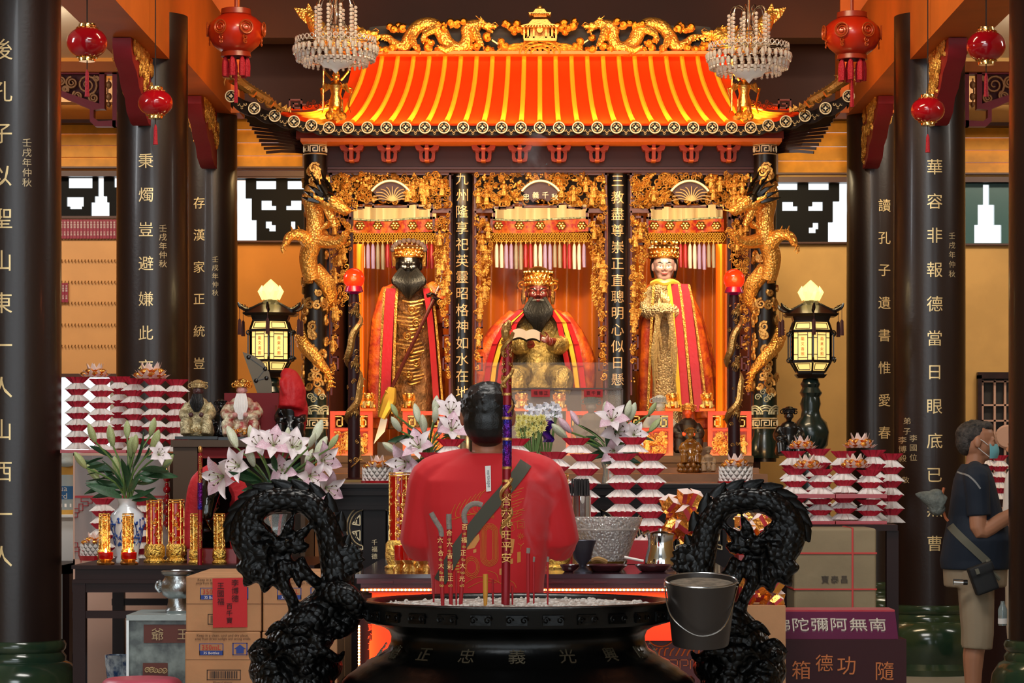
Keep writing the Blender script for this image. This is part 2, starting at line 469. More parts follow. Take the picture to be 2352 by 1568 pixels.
for i, r in enumerate(WIN):
    w = thing('window_%d' % (i + 1), ['dark fretwork window above the wooden name board', 'dark fretwork window left of the shrine', 'dark fretwork window right of the shrine', 'teal fretwork window above the tan wall'][i], 'window', W((r[0] + r[1]) / 2, r[3], YB), kind='structure')
    frame_holes(MB(), r, hol[i], YB + .04, .05).build('lattice', LATTG if i == 3 else LATT, w, False)
    m = MB()
    for x0, x1, y0, y1 in ((r[0], r[1], r[2] - 6, r[2]), (r[0], r[1], r[3], r[3] + 4)):
        m.box(X_(x0, YB), X_(x1, YB), YB - .05, YB + .12, Z_(y1, YB), Z_(y0, YB))
    m.build('window_frame', WFRAME, w, False)
    l = LOU[i]
    w = thing('window_%d' % (i + 5), ['amber louvres over the left fretwork window beside the large column', 'amber louvres left of the shrine roof', 'amber louvres right of the shrine roof', 'amber louvres over the teal window'][i], 'window', W((l[0] + l[1]) / 2, l[3], YB), kind='structure')
    m = MB(); h = (l[3] - l[2]) / 4
    for k in range(4):
        y = l[2] + h * (k + .5)
        m.obox(W((l[0] + l[1]) / 2, y, YB + .08), (S(l[1] - l[0], YB), .012, S(h * 1.02, YB)), Euler((-.25, 0, 0)).to_matrix())
    m.build('louvre_slats', YLOUV, w, False)
    m = MB()
    for a, b, c, d in ((l[0], l[1], l[2] - 5, l[2] + 3), (l[0], l[1], l[3] - 4, l[3]), (l[0], l[0] + 9, l[2], l[3]), (l[1] - 9, l[1], l[2], l[3]), (l[0], l[1], l[3] + 6, l[3] + 18)):
        m.box(X_(a, YB), X_(b, YB), YB - .07, YB + .1, Z_(d, YB), Z_(c, YB))
    if i in (1, 2):
        xx = (l[0] + l[1]) / 2 + (80 if i == 1 else -80)
        m.box(X_(xx - 4, YB), X_(xx + 4, YB), YB - .06, YB + .1, Z_(l[3], YB), Z_(l[2], YB))
    m.build('window_frame', WFRAME, w, False)
# lattice door on the right, wooden screen wall under it
d = thing('door_1', 'pale lattice door behind the man in navy shirt', 'door', W(2300, 1440, YB), kind='structure')
m = MB()
for a in ((2243, 2420, 855, 870), (2243, 2252, 862, 1440)):
    m.box(X_(a[0], YB), X_(a[1], YB), YB - .08, YB + .1, Z_(a[3], YB), Z_(a[2], YB))
m.build('door_frame', DARKWOOD, d, False)
m = MB()
PALEW = mat('pale_pink_wood', '#caa08c', .6)
for x in (2256, 2284, 2308, 2330): m.box(X_(x - 2.5, YB), X_(x + 2.5, YB), YB - .02, YB + .02, Z_(1440, YB), Z_(872, YB))
for y in (876, 930, 966, 1075, 1200, 1435): m.box(X_(2254, YB), X_(2420, YB), YB - .02, YB + .02, Z_(y + 2, YB), Z_(y - 2, YB))
m.lathe([(S(24, YB), -.012), (S(28, YB), 0), (S(24, YB), .012)], (0, 0, 0), 20)
n0 = len(m.v) - 60
for k in range(n0, len(m.v)):
    x, y, z = m.v[k]; m.v[k] = (X_(2312, YB) + x, YB - .03 + z, Z_(1003, YB) + y)
m.build('door_lattice', PALEW, d, False)
MB().box(X_(2248, YB), 4.6, YB + .04, YB + .06, 0, Z_(866, YB)).build('door_panel', mat('dark_door_panel', '#2b2521', .6), d, False)
d = thing('door_2', 'bright open doorway behind the water canister', 'door', W(150, 1440, YB), kind='structure')
m = MB()
for a in ((20, 262, 855, 866), (255, 264, 862, 1440)):
    m.box(X_(a[0], YB), X_(a[1], YB), YB - .06, YB + .12, Z_(a[3], YB), Z_(a[2], YB))
m.build('door_frame', mat('pale_door_frame', '#b9b3a8', .6), d, False)
# long orange beams over the columns, cross beams
for s, k in ((-1, 3), (1, 4)):
    x = s * 2.69
    MB().box(x - .175, x + .175, 6, 19.9, 4.18, 5.0).build('beam', BEAMO, None, False, 'structure')
    MB().box(x - .17, x + .17, 19.9, 23.2, 4.30, 5.0).build('beam', BEAMO, None, False, 'structure')
    a, b = sorted((s * 2.8, s * 9))
    MB().box(a, b, 19.55, 19.75, 4.13, 4.20).build('beam', BEAMO, None, False, 'structure')
    MB().box(a, b, 23.6, 23.8, 4.44, 4.62).build('beam', mat('tan_beam_paint', '#b48a5c', .7), None, False, 'structure')
MB().box(-2.95, 2.95, 23.25, 23.6, 4.92, 5.32).build('beam', WALLM, None, False, 'structure')
MB().box(-2.95, 2.95, 23.2, 23.55, 5.32, 6.3).build('beam', DARKC, None, False, 'structure')
for s in (-1, 1):                                   # short posts over the inner columns, glowing orange
    a, b = sorted((s * 2.9, s * 2.45))
    MB().box(a, b, 23.2, 23.6, 4.3, 5.6).build('beam', BEAMO, None, False, 'structure')

# ---------------------------------------------------------------- columns with gilded couplets
GTXT = mat('gilt_lettering', (.95, .72, .36), .35, .45)
GTXT2 = mat('dull_gilt_lettering', (.62, .50, .30), .4, .4)
REDB = mat('crimson_bracket_paint', '#8f1626', .45, bump=.1, bs=20)
def column(cx, Y, r, label, main, small, mx, msz, sx, ssz, extra=()):
    X = X_(cx, Y)
    t = thing('column', label, 'column', (X, Y, 0), None, 'structure')
    shaft = MB().lathe([(r, .46), (r, 2.5), (r * .985, 4.2), (r * .985, 5.0 if abs(X) > 2.75 or Y > 20 else 4.5)], (X, Y, 0), 56).build('shaft', COLUMNM, t)
    k = r / .245
    prof = [(.34, 0), (.345, .04), (.315, .08), (.335, .14), (.345, .22), (.335, .29), (.30, .345), (.27, .362), (.272, .385), (.255, .41), (.268, .425), (.272, .45), (.262, .47), (.246, .475)]
    MB().lathe([(a * k, z) for a, z in prof], (X, Y, 0), 48).build('column_base', BASEM, t)
    m = MB()
    def put(ch, px, py, size, mi):
        Yf = Y - r
        x0, z0 = X_(px, Yf) - X, Z_(py, Yf)
        def pl(x, z, e):
            q = max(-r * .999, min(r * .999, x0 + x)); rr = r + .002 + e * .2
            return V((X + q * rr / r, Y - math.sqrt(max(rr * rr - (q * rr / r) ** 2, 1e-6)), z0 + z))
        m.text(ch, (0, 0, 0), EX, EZV, S(size, Yf), mi, place=pl)
    for ch, y in main: put(ch, mx, y, msz, 0)
    for ch, y in small: put(ch, sx, y, ssz, 1)
    for ch, x, y, z in extra: put(ch, x, y, z, 1)
    if m.v: m.build('gilded_lettering', [GTXT, GTXT2], shaft, False)
    return t
def rows(s, ys): return list(zip(s, ys))
def step(s, y0, dy): return [(c, y0 + i * dy) for i, c in enumerate(s)]
DATE = '壬戌年仲秋'
column(37, 15.5, .245, 'large dark column at the left front edge with gilded calligraphy', step('後孔子以聖山東一人山西一人', 113, 97), step(DATE, 326, 23), 4, 52, 60, 21)
column(350, 19.5, .245, 'thick dark column with gilded calligraphy behind the seated gilt figures', rows('秉燭豈避嫌此夜', (369, 447, 526, 604, 686, 764, 842)), step(DATE, 523, 20.5), 335, 36, 373, 18)
column(487, 23.4, .21, 'slimmer dark column beside the left lantern stand, gilded calligraphy', step('存漢家正統豈', 465, 73.7), step(DATE, 595, 19.3), 457, 29, 494, 15)
column(2003, 23.4, .21, 'slimmer dark column right of the right lantern stand', step('讀孔子遺書惟愛春', 471, 74.6), [], 2032, 31, 0, 0)
column(2135, 19.5, .245, 'thick dark column behind the man in navy shirt', step('華容非報德當日眼底已無曹', 383, 78.6), step(DATE, 540, 22), 2147, 38, 2188, 17,
       [('弟', 2087, 966, 17), ('子', 2087, 990, 17), ('李', 2078, 1010, 17), ('博', 2078, 1031, 17), ('毅', 2078, 1052, 17), ('李', 2100, 1006, 17), ('國', 2100, 1028, 17), ('位', 2100, 1050, 17), ('敬', 2084, 1102, 16)])
column(2421, 15.5, .245, 'large dark column at the right front edge without visible writing', [], [], 0, 1, 0, 1)
# carved red corbels under the beams, seen from the side
def corbel(s, Y0, Y1, zt, zb, label):
    x = s * 2.69
    t = thing('carved_corbel', label, 'corbel', (x, Y0, zb), 'carved corbels under the orange beams')
    prof = [(0, 0), (1, 0), (1, -.13), (.93, -.3), (.72, -.42), (.60, -.6), (.42, -.7), (.33, -.88), (.12, -1), (0, -1)]
    L, Hh = Y0 - Y1, zt - zb
    MB().prism([(p[0] * L, p[1] * Hh) for p in prof], (x - .06, Y0, zt), (0, -1, 0), (0, 0, 1), (.12, 0, 0)).build('corbel_body', REDB, t)
    m = MB(); rnd = random.Random(int(Y0 * 7) + s)
    for side in (-1, 1):
        for k in range(26):
            a = rnd.random() * .85; b = -rnd.random() * (1 - a) * .9
            m.spiral((x + side * .065, Y0 - a * L, zt + b * Hh), (0, 1, 0), (0, 0, 1), .05 + .03 * rnd.random(), 1.4, rot=rnd.random() * 6)
    m.build('gilt_scrolls', GILT, t)
corbel(-1, 19.235, 18.3, 4.175, 3.72, 'red S-curved corbel on the thick left column under the orange beam')
corbel(1, 19.235, 18.3, 4.175, 3.72, 'red S-curved corbel on the thick right column under the orange beam')
corbel(-1, 23.17, 22.1, 4.295, 3.84, 'red S-curved corbel on the slim column left of the shrine')
corbel(1, 23.17, 22.1, 4.295, 3.84, 'red S-curved corbel on the slim column right of the shrine')
def side_bracket(s, label):
    """fretted bracket panel in the side aisle, facing the viewer"""
    Y = 19.62; mir = (lambda x: x) if s < 0 else (lambda x: 2484 - x)
    t = thing('fretted_bracket', label, 'bracket', W(mir(215), 225, Y))
    P = lambda pts: [(mir(x), y) for x, y in pts]
    m = MB()
    m.pp(P([(120, 158), (272, 158), (272, 170), (120, 170)]), Y - .02, .09)
    m.pp(P([(258, 158), (272, 158), (272, 290), (258, 290)]), Y - .02, .09)
    m.pp(P([(228, 165), (240, 165), (240, 250), (228, 250)]), Y - .02, .09)
    m.pp(P([(215, 270), (225, 278), (266, 276), (266, 290), (218, 290), (206, 278), (206, 250), (150, 226), (120, 210), (120, 200), (160, 215), (228, 238), (228, 250), (215, 252)]), Y - .02, .09)
    m.build('bracket_frame', REDB, t, False)
    MB().pp(P([(120, 168), (230, 168), (230, 245), (120, 205)]), Y + .03, .02).build('bracket_back', mat('dark_red_back', '#5c1414', .6), t, False)
    m = MB()
    for x, y, r in ((200, 195, 24), (165, 190, 14), (178, 220, 12), (215, 225, 12), (140, 185, 12), (222, 180, 7), (150, 205, 8)):
        m.spiral(W(mir(x), y, Y - .01), EX, EZV, S(r, Y), 2.0, w=S(3.4, Y), rot=x, n=26, k=5)
    for x, y, r in ((250, 195, 7), (250, 222, 7), (250, 240, 5)):
        m.ell(W(mir(x), y, Y), (S(r, Y), .02, S(r * 1.3, Y)))
    m.tube([W(mir(250), 180, Y), W(mir(247), 210, Y), W(mir(251), 248, Y)], S(2, Y), 5)
    m.build('carved_scroll', mat('brown_gilt', (.45, .2, .07), .45, .3, bump=.3, bs=50), t)
side_bracket(-1, 'fretted crimson bracket with carved scroll left of the thick left column')
side_bracket(1, 'fretted dark bracket with carved scroll right of the thick right column')
# board with rows of hooks and red name plaques
Y = YB - .12
t = thing('name_board', 'pale wooden board with rows of hooks under the left fretwork window', 'board', W(150, 862, Y))
MB().box(X_(20, Y), X_(300, Y), Y, Y + .03, Z_(860, Y), Z_(500, Y)).build('board_panel', mat('pale_plywood', '#d39a5e', .6, bump=.05, bs=12, var=.05, vs=3), t, False)
MB().box(X_(20, Y), X_(300, Y), Y - .04, Y + .05, Z_(866, Y), Z_(858, Y)).box(X_(20, Y), X_(300, Y), Y - .02, Y + .05, Z_(502, Y), Z_(496, Y)).build('board_trim', WFRAME, t, False)
HOOK = mat('brass_hook', (.35, .2, .08), .4, .8)
for y in (550, 601, 650, 698, 748, 797):
    m = MB()
    for k in range(22):
        x = 112 + k * 7.6
        m.tube([W(x, y, Y), W(x, y, Y) + V((0, -.02, 0)), W(x + 1, y - 5, Y) + V((0, -.02, 0))], .004, 4)
    m.build('hook_row', HOOK, t)
PLQ = mat('crimson_plaque', '#8c1034', .5)
WTX = mat('white_paint', '#e6d9d2', .6)
m = MB().box(-S(3.4, Y), S(3.4, Y), -.012, 0, -S(22, Y), S(22, Y))
p0 = m.mesh('name_plaque', PLQ, False)
proto = thing('name_plaque', 'narrow crimson name plaque with white writing in the top row of the board', 'plaque', W(134, 526, Y - .022), 'name plaques on the wooden board')
q = bpy.data.objects.new('plaque_body', p0); COL.objects.link(q); q.parent = proto; KIDS['name_plaque'] = [q]
m = MB(); rnd = random.Random(3)
for k, ch in enumerate('李國德正英'): m.text(ch, (0, -.014, S(15 - k * 5.5 - (6 if k > 2 else 0), Y)), EX, EZV, S(5, Y))
q = m.mesh('plaque_writing', WTX, False); q = bpy.data.objects.new('plaque_writing', q); COL.objects.link(q); q.parent = proto; KIDS['name_plaque'].append(q)
for k in range(1, 21): copy_of(proto, W(134 + k * 7.6, 526, Y - .022))
for k in range(3): copy_of(proto, W(138 + k * 7.6, 672, Y - .022), 'narrow crimson name plaque in the short row of three lower on the board')
# ================================================================ the shrine under its tiled roof
ROOFM = mat('red_orange_roof_tile', '#e23a08', .45, bump=.03, bs=60)
RIBM = mat('yellow_roof_rib', '#ffae2e', .4)
EAVEM = mat('dark_eave_tile', '#170d0c', .5, spec=.2)
COINM = mat('pale_gold_line', (.78, .62, .36), .4, .5)
BRKM = mat('red_bracket', '#98351a', .45, spec=.3)
BRKT = mat('orange_bracket_cap', '#e0701c', .45)
PILM = mat('black_couplet_board', '#121315', .32, coat=.3)
DKGREEN = mat('dark_green_glaze', '#15241f', .25, coat=.3)
YF = 20.5
shrine = thing('temple_shrine', 'large red and gold temple shrine with an orange tiled roof and dragon columns', 'shrine', (0, 21.3, 0))
GOLDS = mat('gold_scales', (1.0, .52, .12), .33, .8, bump=.45, bs=55, kind='voronoi')
def px(pts, Y): return [W(x, y, Y) for x, y in pts]
def inside(p, poly):
    x, y = p; c = False
    for i in range(len(poly)):
        (x1, y1), (x2, y2) = poly[i - 1], poly[i]
        if (y1 > y) != (y2 > y) and x < (x2 - x1) * (y - y1) / (y2 - y1 + 1e-9) + x1: c = not c
    return c
def carve(mb, poly, Y, n, seed=1, r0=5, r1=11, hole=None, figs=0, mi=None):
    """deep openwork carving: scrolls, leaves, fruit and small standing figures inside a pixel polygon"""
    rnd = random.Random(seed)
    xs = [p[0] for p in poly]; ys = [p[1] for p in poly]
    k = 0; tries = 0
    while k < n and tries < n * 12:
        tries += 1
        p = (rnd.uniform(min(xs), max(xs)), rnd.uniform(min(ys), max(ys)))
        if not inside(p, poly) or (hole and inside(p, hole)): continue
        k += 1
        r = rnd.uniform(r0, r1); Yk = Y - rnd.random() * .06
        q = rnd.random()
        if q < .5: mb.spiral(W(*p, Yk), EX, EZV, S(r, Y), rnd.choice((1.2, 1.6)), rot=rnd.random() * 6.3, n=12, dirn=rnd.choice((-1, 1)), mi=mi)
        elif q < .78:
            a = rnd.random() * 6.3; u = EX * cos(a) + EZV * sin(a); v = EZV * cos(a) - EX * sin(a); s = S(r * 1.1, Y)
            c = W(*p, Yk)
            mb.add([c - u * s, c + v * s * .38 - EYN * 0, c + u * s, c - v * s * .38, c + EYN * .03], [(0, 1, 4), (1, 2, 4), (2, 3, 4), (3, 0, 4)], mi)
        else:
            for j in range(3):
                mb.ell(W(p[0] + rnd.uniform(-5, 5), p[1] + rnd.uniform(-5, 5), Yk), S(r * .42, Y), 6, 4, mi=mi)
    for j in range(figs):
        for _ in range(40):
            p = (rnd.uniform(min(xs), max(xs)), rnd.uniform(min(ys), max(ys)))
            if inside(p, poly) and inside((p[0], p[1] - 16), poly) and inside((p[0], p[1] + 16), poly) and not (hole and (inside(p, hole) or inside((p[0], p[1] + 12), hole))): break
        figure(mb, W(p[0], p[1] + 17, Y - .07), S(34, Y), mi)
    return mb
def figure(mb, base, h, mi=None):
    b = V(base)
    mb.lathe([(h * .2, 0), (h * .17, h * .3), (h * .13, h * .5), (h * .19, h * .68), (h * .12, h * .78), (h * .04, h * .82)], b, 8, mi)
    mb.ell(b + V((0, 0, h * .88)), h * .1, 7, 5, mi=mi)
    mb.ell(b + V((0, 0, h * .98)), (h * .09, h * .09, h * .06), 6, 4, mi=mi)
    for s in (-1, 1):
        mb.tube([b + V((s * h * .17, 0, h * .68)), b + V((s * h * .24, -h * .1, h * .52)), b + V((s * h * .08, -h * .2, h * .5))], [h * .06, h * .055, h * .04], 5, mi)
def dragon_head(mb, c, d, up, s, mi=None, beard=True, mane=True, open_=.5, dk=None):
    """dragon head of length about 2 s looking along d: skull, snout, open jaw with teeth, horns, brow, eyes, mane and whiskers"""
    d = V(d).normalized(); w = V(up).cross(d).normalized(); up = d.cross(w)
    R = Matrix((d, w, up)).transposed(); c = V(c)
    P = lambda x, y, z: c + R @ V((x * s, y * s, z * s))
    dk = mi if dk is None else dk
    mb.ell(P(0, 0, 0), (s * .62, s * .46, s * .46), 12, 8, R, mi)
    mb.ell(P(-.02, 0, .12), (s * .6, s * .45, s * .4), 12, 8, R, dk)
    mb.tube([P(.2, 0, .08), P(.7, 0, .10), P(1.1, 0, .12), P(1.35, 0, .10)], [s * .42, s * .33, s * .29, s * .2], 10, mi)
    mb.ell(P(1.3, 0, .22), (s * .2, s * .26, s * .16), 8, 6, R, mi)
    o = open_
    mb.tube([P(.1, 0, -.25), P(.55, 0, -.32 - o * .3), P(1.0, 0, -.36 - o * .62)], [s * .26, s * .24, s * .13], 8, mi)
    for k in (-1, 1):
        mb.ell(P(.42, k * .33, .34), (s * .2, s * .14, s * .13), 8, 5, R, mi)            # brow
        mb.ell(P(.5, k * .36, .2), s * .1, 7, 5, mi=mi)                                    # eye
        mb.tube([P(-.1, k * .25, .38), P(-.55, k * .4, .7), P(-1.0, k * .42, .8), P(-1.35, k * .5, 1.05)], [s * .13, s * .1, s * .07, s * .02], 6, dk)   # horn
        mb.tube([P(-.55, k * .42, .72), P(-.75, k * .5, 1.0)], [s * .07, s * .02], 5, mi)
        mb.tube([P(1.3, k * .2, .15), P(1.5, k * .5, .3), P(1.25, k * .8, .5), P(.9, k * .9, .3)], [s * .05, s * .04, s * .03, s * .012], 5, mi)  # whisker
        for x in (.55, .8, 1.05): mb.tube([P(x, k * .22, -.1), P(x + .05, k * .2, -.32)], [s * .05, s * .01], 4, mi)
        for x in (.6, .85): mb.tube([P(x, k * .17, -.42 - o * .4), P(x, k * .16, -.2 - o * .35)], [s * .045, s * .01], 4, mi)
        mb.tube([P(-.1, k * .42, .05), P(-.4, k * .75, .1), P(-.6, k * .7, .25)], [s * .14, s * .1, s * .02], 6, mi)                # ear
    if mane:
        for a in range(9):
            t = -1.9 + a * .475
            y, z = sin(t), cos(t)
            mb.tube([P(-.25, y * .4, z * .36), P(-.7, y * .75, z * .68), P(-1.15, y * .8 + .1, z * .8 - .1)], [s * .17, s * .12, s * .02], 5, dk)
    if beard:
        for k in (-1, 0, 1): mb.tube([P(.6, k * .15, -.5 - o * .4), P(.5, k * .3, -.95 - o * .4), P(.25, k * .4, -1.3 - o * .3)], [s * .1, s * .07, s * .015], 5, mi)
def claw(mb, c, d, s, up=(0, 0, 1), mi=None):
    d = V(d).normalized(); w = V(up).cross(d)
    w = w.normalized() if w.length > 1e-3 else V((1, 0, 0)); u = d.cross(w); c = V(c)
    mb.ell(c, s * .45, 7, 5, mi=mi)
    for k in (-1.2, -.4, .4, 1.2):
        e = (d * cos(k * .6) + w * sin(k * .6)).normalized()
        mb.tube([c, c + e * s * .7 + u * s * .2, c + e * s * 1.15 - u * s * .1, c + e * s * 1.4 - u * s * .5], [s * .22, s * .19, s * .13, s * .02], 5, mi)
    mb.tube([c, c - d * s * .6 + u * .1 * s, c - d * s * .9 - u * s * .4], [s * .2, s * .14, s * .02], 5, mi)
def spines(mb, pts, out, h, every=3, mi=None, start=0, lean=.6):
    """row of fins along a path; out(i) points away from the body"""
    for i in range(start, len(pts) - 2, every):
        p = V(pts[i]); t = (V(pts[i + 1]) - p).normalized(); o = V(out(i)).normalized()
        hh = h if not callable(h) else h(i)
        w = t.cross(o).normalized() * hh * .16
        a, b, tip = p - t * hh * .55, p + t * hh * .5, p + o * hh * 1.0 - t * hh * lean
        mb.add([a + w, b + w, tip, a - w, b - w], [(0, 1, 2), (4, 3, 2), (0, 3, 4, 1), (0, 2, 3), (1, 4, 2)], mi)

def fret(m, pts, Y, w=4.2):
    for a, b in zip(pts, pts[1:]):
        p, r = W(*a, Y), W(*b, Y); t = (r - p).normalized(); n = V((-t.z, 0, t.x)) * S(w / 2, Y); p, r = p - t * S(w / 2, Y), r + t * S(w / 2, Y)
        q = [p + n, p - n, r - n, r + n]; d = V((0, min(.05, S(w * 3, Y)), 0))
        m.add(q + [x + d for x in q], [(0, 1, 2, 3), (7, 6, 5, 4), (0, 4, 5, 1), (1, 5, 6, 2), (2, 6, 7, 3), (3, 7, 4, 0)])
# ---- stepped base
m = MB()
m.box(X_(752, 19.9), X_(1730, 19.9), 19.9, 23.2, 0, Z_(1046, 19.9))
m.box(X_(752, 19.9), X_(1730, 19.9), 19.86, 19.9, Z_(1062, 19.9), Z_(1048, 19.9))
m.build('shrine_base', DARKWOOD, shrine, False)
m = MB()
m.box(X_(750, 19), X_(1735, 19), 18.7, 19.9, 0, Z_(1074, 18.7)).box(X_(745, 18), X_(1740, 18), 17.2, 18.7, 0, Z_(1088, 17.2))
m.build('base_step', mat('brown_step_wood', '#8a5a34', .4, var=.15, vs=6), shrine, False)
# ---- body: inner walls, lintel, mouldings
m = MB()
m.box(X_(760, 23), X_(1722, 23), 23.0, 23.1, 1.4, 3.6).box(X_(745, 21), X_(756, 21), 20.6, 23, 1.4, 3.6).box(X_(1726, 21), X_(1737, 21), 20.6, 23, 1.4, 3.6)
m.box(X_(757, 21), X_(1725, 21), 20.55, 23.1, 3.52, 3.6)
m.box(X_(1038, 21), X_(1086, 21), 20.62, 22.6, 1.5, 3.5).box(X_(1395, 21), X_(1443, 21), 20.62, 22.6, 1.5, 3.5)
m.build('shrine_wall', mat('dark_red_shrine_wall', '#3b0f0c', .55), shrine, False)
m = MB().pp([(745, 324), (1738, 324), (1738, 384), (745, 384)], YF, .12)
m.build('lintel_panel', mat('maroon_lintel', '#331214', .42, spec=.2), shrine, False)
m = MB()
for y0, y1, d in ((384, 388, .05), (388, 391, .02), (391, 396, .06)): m.pp([(752, y0), (1732, y0), (1732, y1), (752, y1)], YF - d, .1)
m.build('lintel_moulding', mat('maroon_moulding', '#4a1c1a', .35, spec=.3), shrine, False)
m = MB().pp([(690, 317), (1796, 317), (1796, 325), (690, 325)], YF - .32, .3)
m.build('orange_fillet', BRKT, shrine, False)
m = MB().pp([(680, 300), (1800, 300), (1800, 318), (680, 318)], YF - .2, .15)
m.build('eave_board', BRKM, shrine, False)
# ---- roof slope and ribs
ZT, ZB, YT, YE = Z_(121, 21.2), Z_(289, 20.0), 21.2, 20.0
def roofp(xn, t):
    """xn in -1..1 across, t 0 at the ridge, 1 at the eave"""
    Y = lerp(YT, YE, t ** 1.5)
    hw = lerp(S(421, YT), S(487, YE), t ** 1.6)
    return V((xn * hw, Y, lerp(ZT, ZB, 1 - (1 - t) ** 1.15)))
MB().grid(lambda u, v: roofp(lerp(-1.02, 1.02, u), v), 60, 14, thick=.05).build('roof_slope', ROOFM, shrine)
MB().box(-S(425, 21.2), S(425, 21.2), 21.2, 21.26, 3.6, ZT).build('roof_back', ROOFM, shrine, False)
for k in range(-11, 12):
    xn = k / 11.02 * (417 / 421)
    pts = [roofp(xn * .955 + .045 * xn * (i / 12) ** 1.5, i / 12) + V((0, -.012, .012)) for i in range(13)]
    MB().tube(pts, S(5.6, 20.6), 8).build('roof_rib', RIBM, shrine)
# ---- eave: fascia with scallops, coins
def eave(k):
    """centre of the coin k (-16..16)"""
    a = abs(k)
    if a <= 11: x, y, Y = k * 43.95, 294, 20.0
    else:
        x, y, Y = [(524, 289, 19.97), (564, 280, 19.92), (608, 267, 19.84), (655, 250, 19.74), (708, 222, 19.62)][a - 12]
        x = math.copysign(x, k)
    return W(1240 + x, y, Y)
ks = [i / 2 for i in range(-33, 34)]
def eavep(f):
    f = max(-16.4, min(16.4, f)); i = math.floor(f); i = max(-16, min(15, i))
    a, b = eave(i), eave(i + 1); P0 = eave(max(-16, i - 1)); P3 = eave(min(16, i + 2)); t = f - i
    return .5 * ((2 * a) + (b - P0) * t + (2 * P0 - 5 * a + 4 * b - P3) * t * t + (3 * a - P0 - 3 * b + P3) * t ** 3)
N = 33 * 8
top = [eavep(-16.4 + 32.8 * i / N) for i in range(N + 1)]
vs, fs = [], []
for i, p in enumerate(top):
    f = -16.4 + 32.8 * i / N
    sc_ = abs(sin(pi * f)) ** .7
    wide = 1 + max(0, abs(f) - 12) * .10
    u = p + V((0, .01, S(13 - 7 * sc_, 20) * wide)); l = p - V((0, -.01, S(11 + 6 * sc_, 20) * wide))
    vs += [u, l, u + V((0, .07, 0)), l + V((0, .07, 0))]
for i in range(N):
    a = i * 4; b = a + 4
    fs += [(a, b, b + 1, a + 1), (a + 2, a + 3, b + 3, b + 2), (a, a + 2, b + 2, b), (a + 1, b + 1, b + 3, a + 3)]
MB().add(vs, fs).build('eave_fascia', EAVEM, shrine, False)
m = MB()                                                     # small gilt commas between the coins
for k in range(-16, 16):
    c = eavep(k + .5) - V((0, .012, S(9, 20)))
    for s in (-1, 1): m.spiral(c + V((s * S(9, 20), 0, S(5, 20))), EX * s, EZV, S(4.5, 20), .8, w=.004, rot=3, n=8)
    m.tube([c + V((-.012, 0, .004)), c + V((0, 0, -.006)), c + V((.012, 0, .004))], .004, 4)
    m.tube([c + V((-.008, 0, -.012)), c + V((0, 0, -.02)), c + V((.008, 0, -.012))], .003, 4)
m.build('eave_scrolls', COINM, shrine)
R0 = S(12.6, 20)
c1 = MB()
ring = lambda r, w: c1.tube([(r * cos(a * pi / 14), -.02, r * sin(a * pi / 14)) for a in range(29)], w, 5, 0, False)
ring(R0, .0055)
for q in range(4):
    c1.tube([(R0 * .66 * cos(a), -.02, R0 * .66 * sin(a)) for a in [q * pi / 2 + .28 + j * .26 for j in range(5)]], .0045, 4, 0)
for a, b in (((-.35, .0), (.35, 0)), ((0, -.35), (0, .35))):
    c1.bar((a[0] * R0, -.02, a[1] * R0), (b[0] * R0, -.02, b[1] * R0), .008)
c2 = MB().lathe([(R0 * 1.02, 0), (R0 * 1.02, .03), (R0 * .9, .035)], (0, 0, 0), 24).xf(Matrix.Rotation(pi / 2, 4, 'X'))
c2.v = [(x, y + .02, z) for x, y, z in c2.v]
c1._joinm(c2, None); c1.m[-len(c2.f):] = [1] * len(c2.f)
coin = c1.mesh('coin_medallion', [COINM, EAVEM])
for k in range(-16, 17):
    o = link('coin_medallion', coin, shrine)
    o.location = eave(k) + V((0, -.012, 0))
# ---- bracket sets
b = MB(); q = lambda v: S(v, YF)
for s in (-1, 1):
    b.pp([], YF, 0) if False else None
    b.prism([(q(x * s), q(y)) for x, y in ((4, 8), (8, 6), (13, 9), (17, 16), (17, 24), (27, 24), (27, 8), (24, 1), (16, -1), (4, -1))][::s], (0, -.1, 0), EX, EZV, (0, .12, 0), 0)
    b.prism([(q(x * s), q(y)) for x, y in ((4, -17), (7, -19), (10, -15), (11, -3), (18, -3), (18, -16), (16, -23), (10, -25), (4, -25))][::s], (0, -.07, 0), EX, EZV, (0, .09, 0), 0)
    b.box(*sorted((q(18 * s), q(29 * s))), -.11, .0, q(22), q(26), 1)
    b.box(*sorted((q(9 * s), q(19 * s))), -.08, .0, q(-4), q(-1), 0)
b.box(-q(4), q(4), -.16, .0, -q(24), q(27), 0).box(-q(5), q(5), -.17, 0, q(0), q(4), 1).box(-q(5), q(5), -.15, 0, -q(26), -q(21), 1)
brk = b.mesh('bracket_set', [BRKM, BRKT], False)
for x in (809.5, 894.6, 982, 1111, 1194, 1283.7, 1371, 1499.7, 1585.7, 1672):
    o = link('bracket_set', brk, shrine); o.location = W(x, 349, YF)
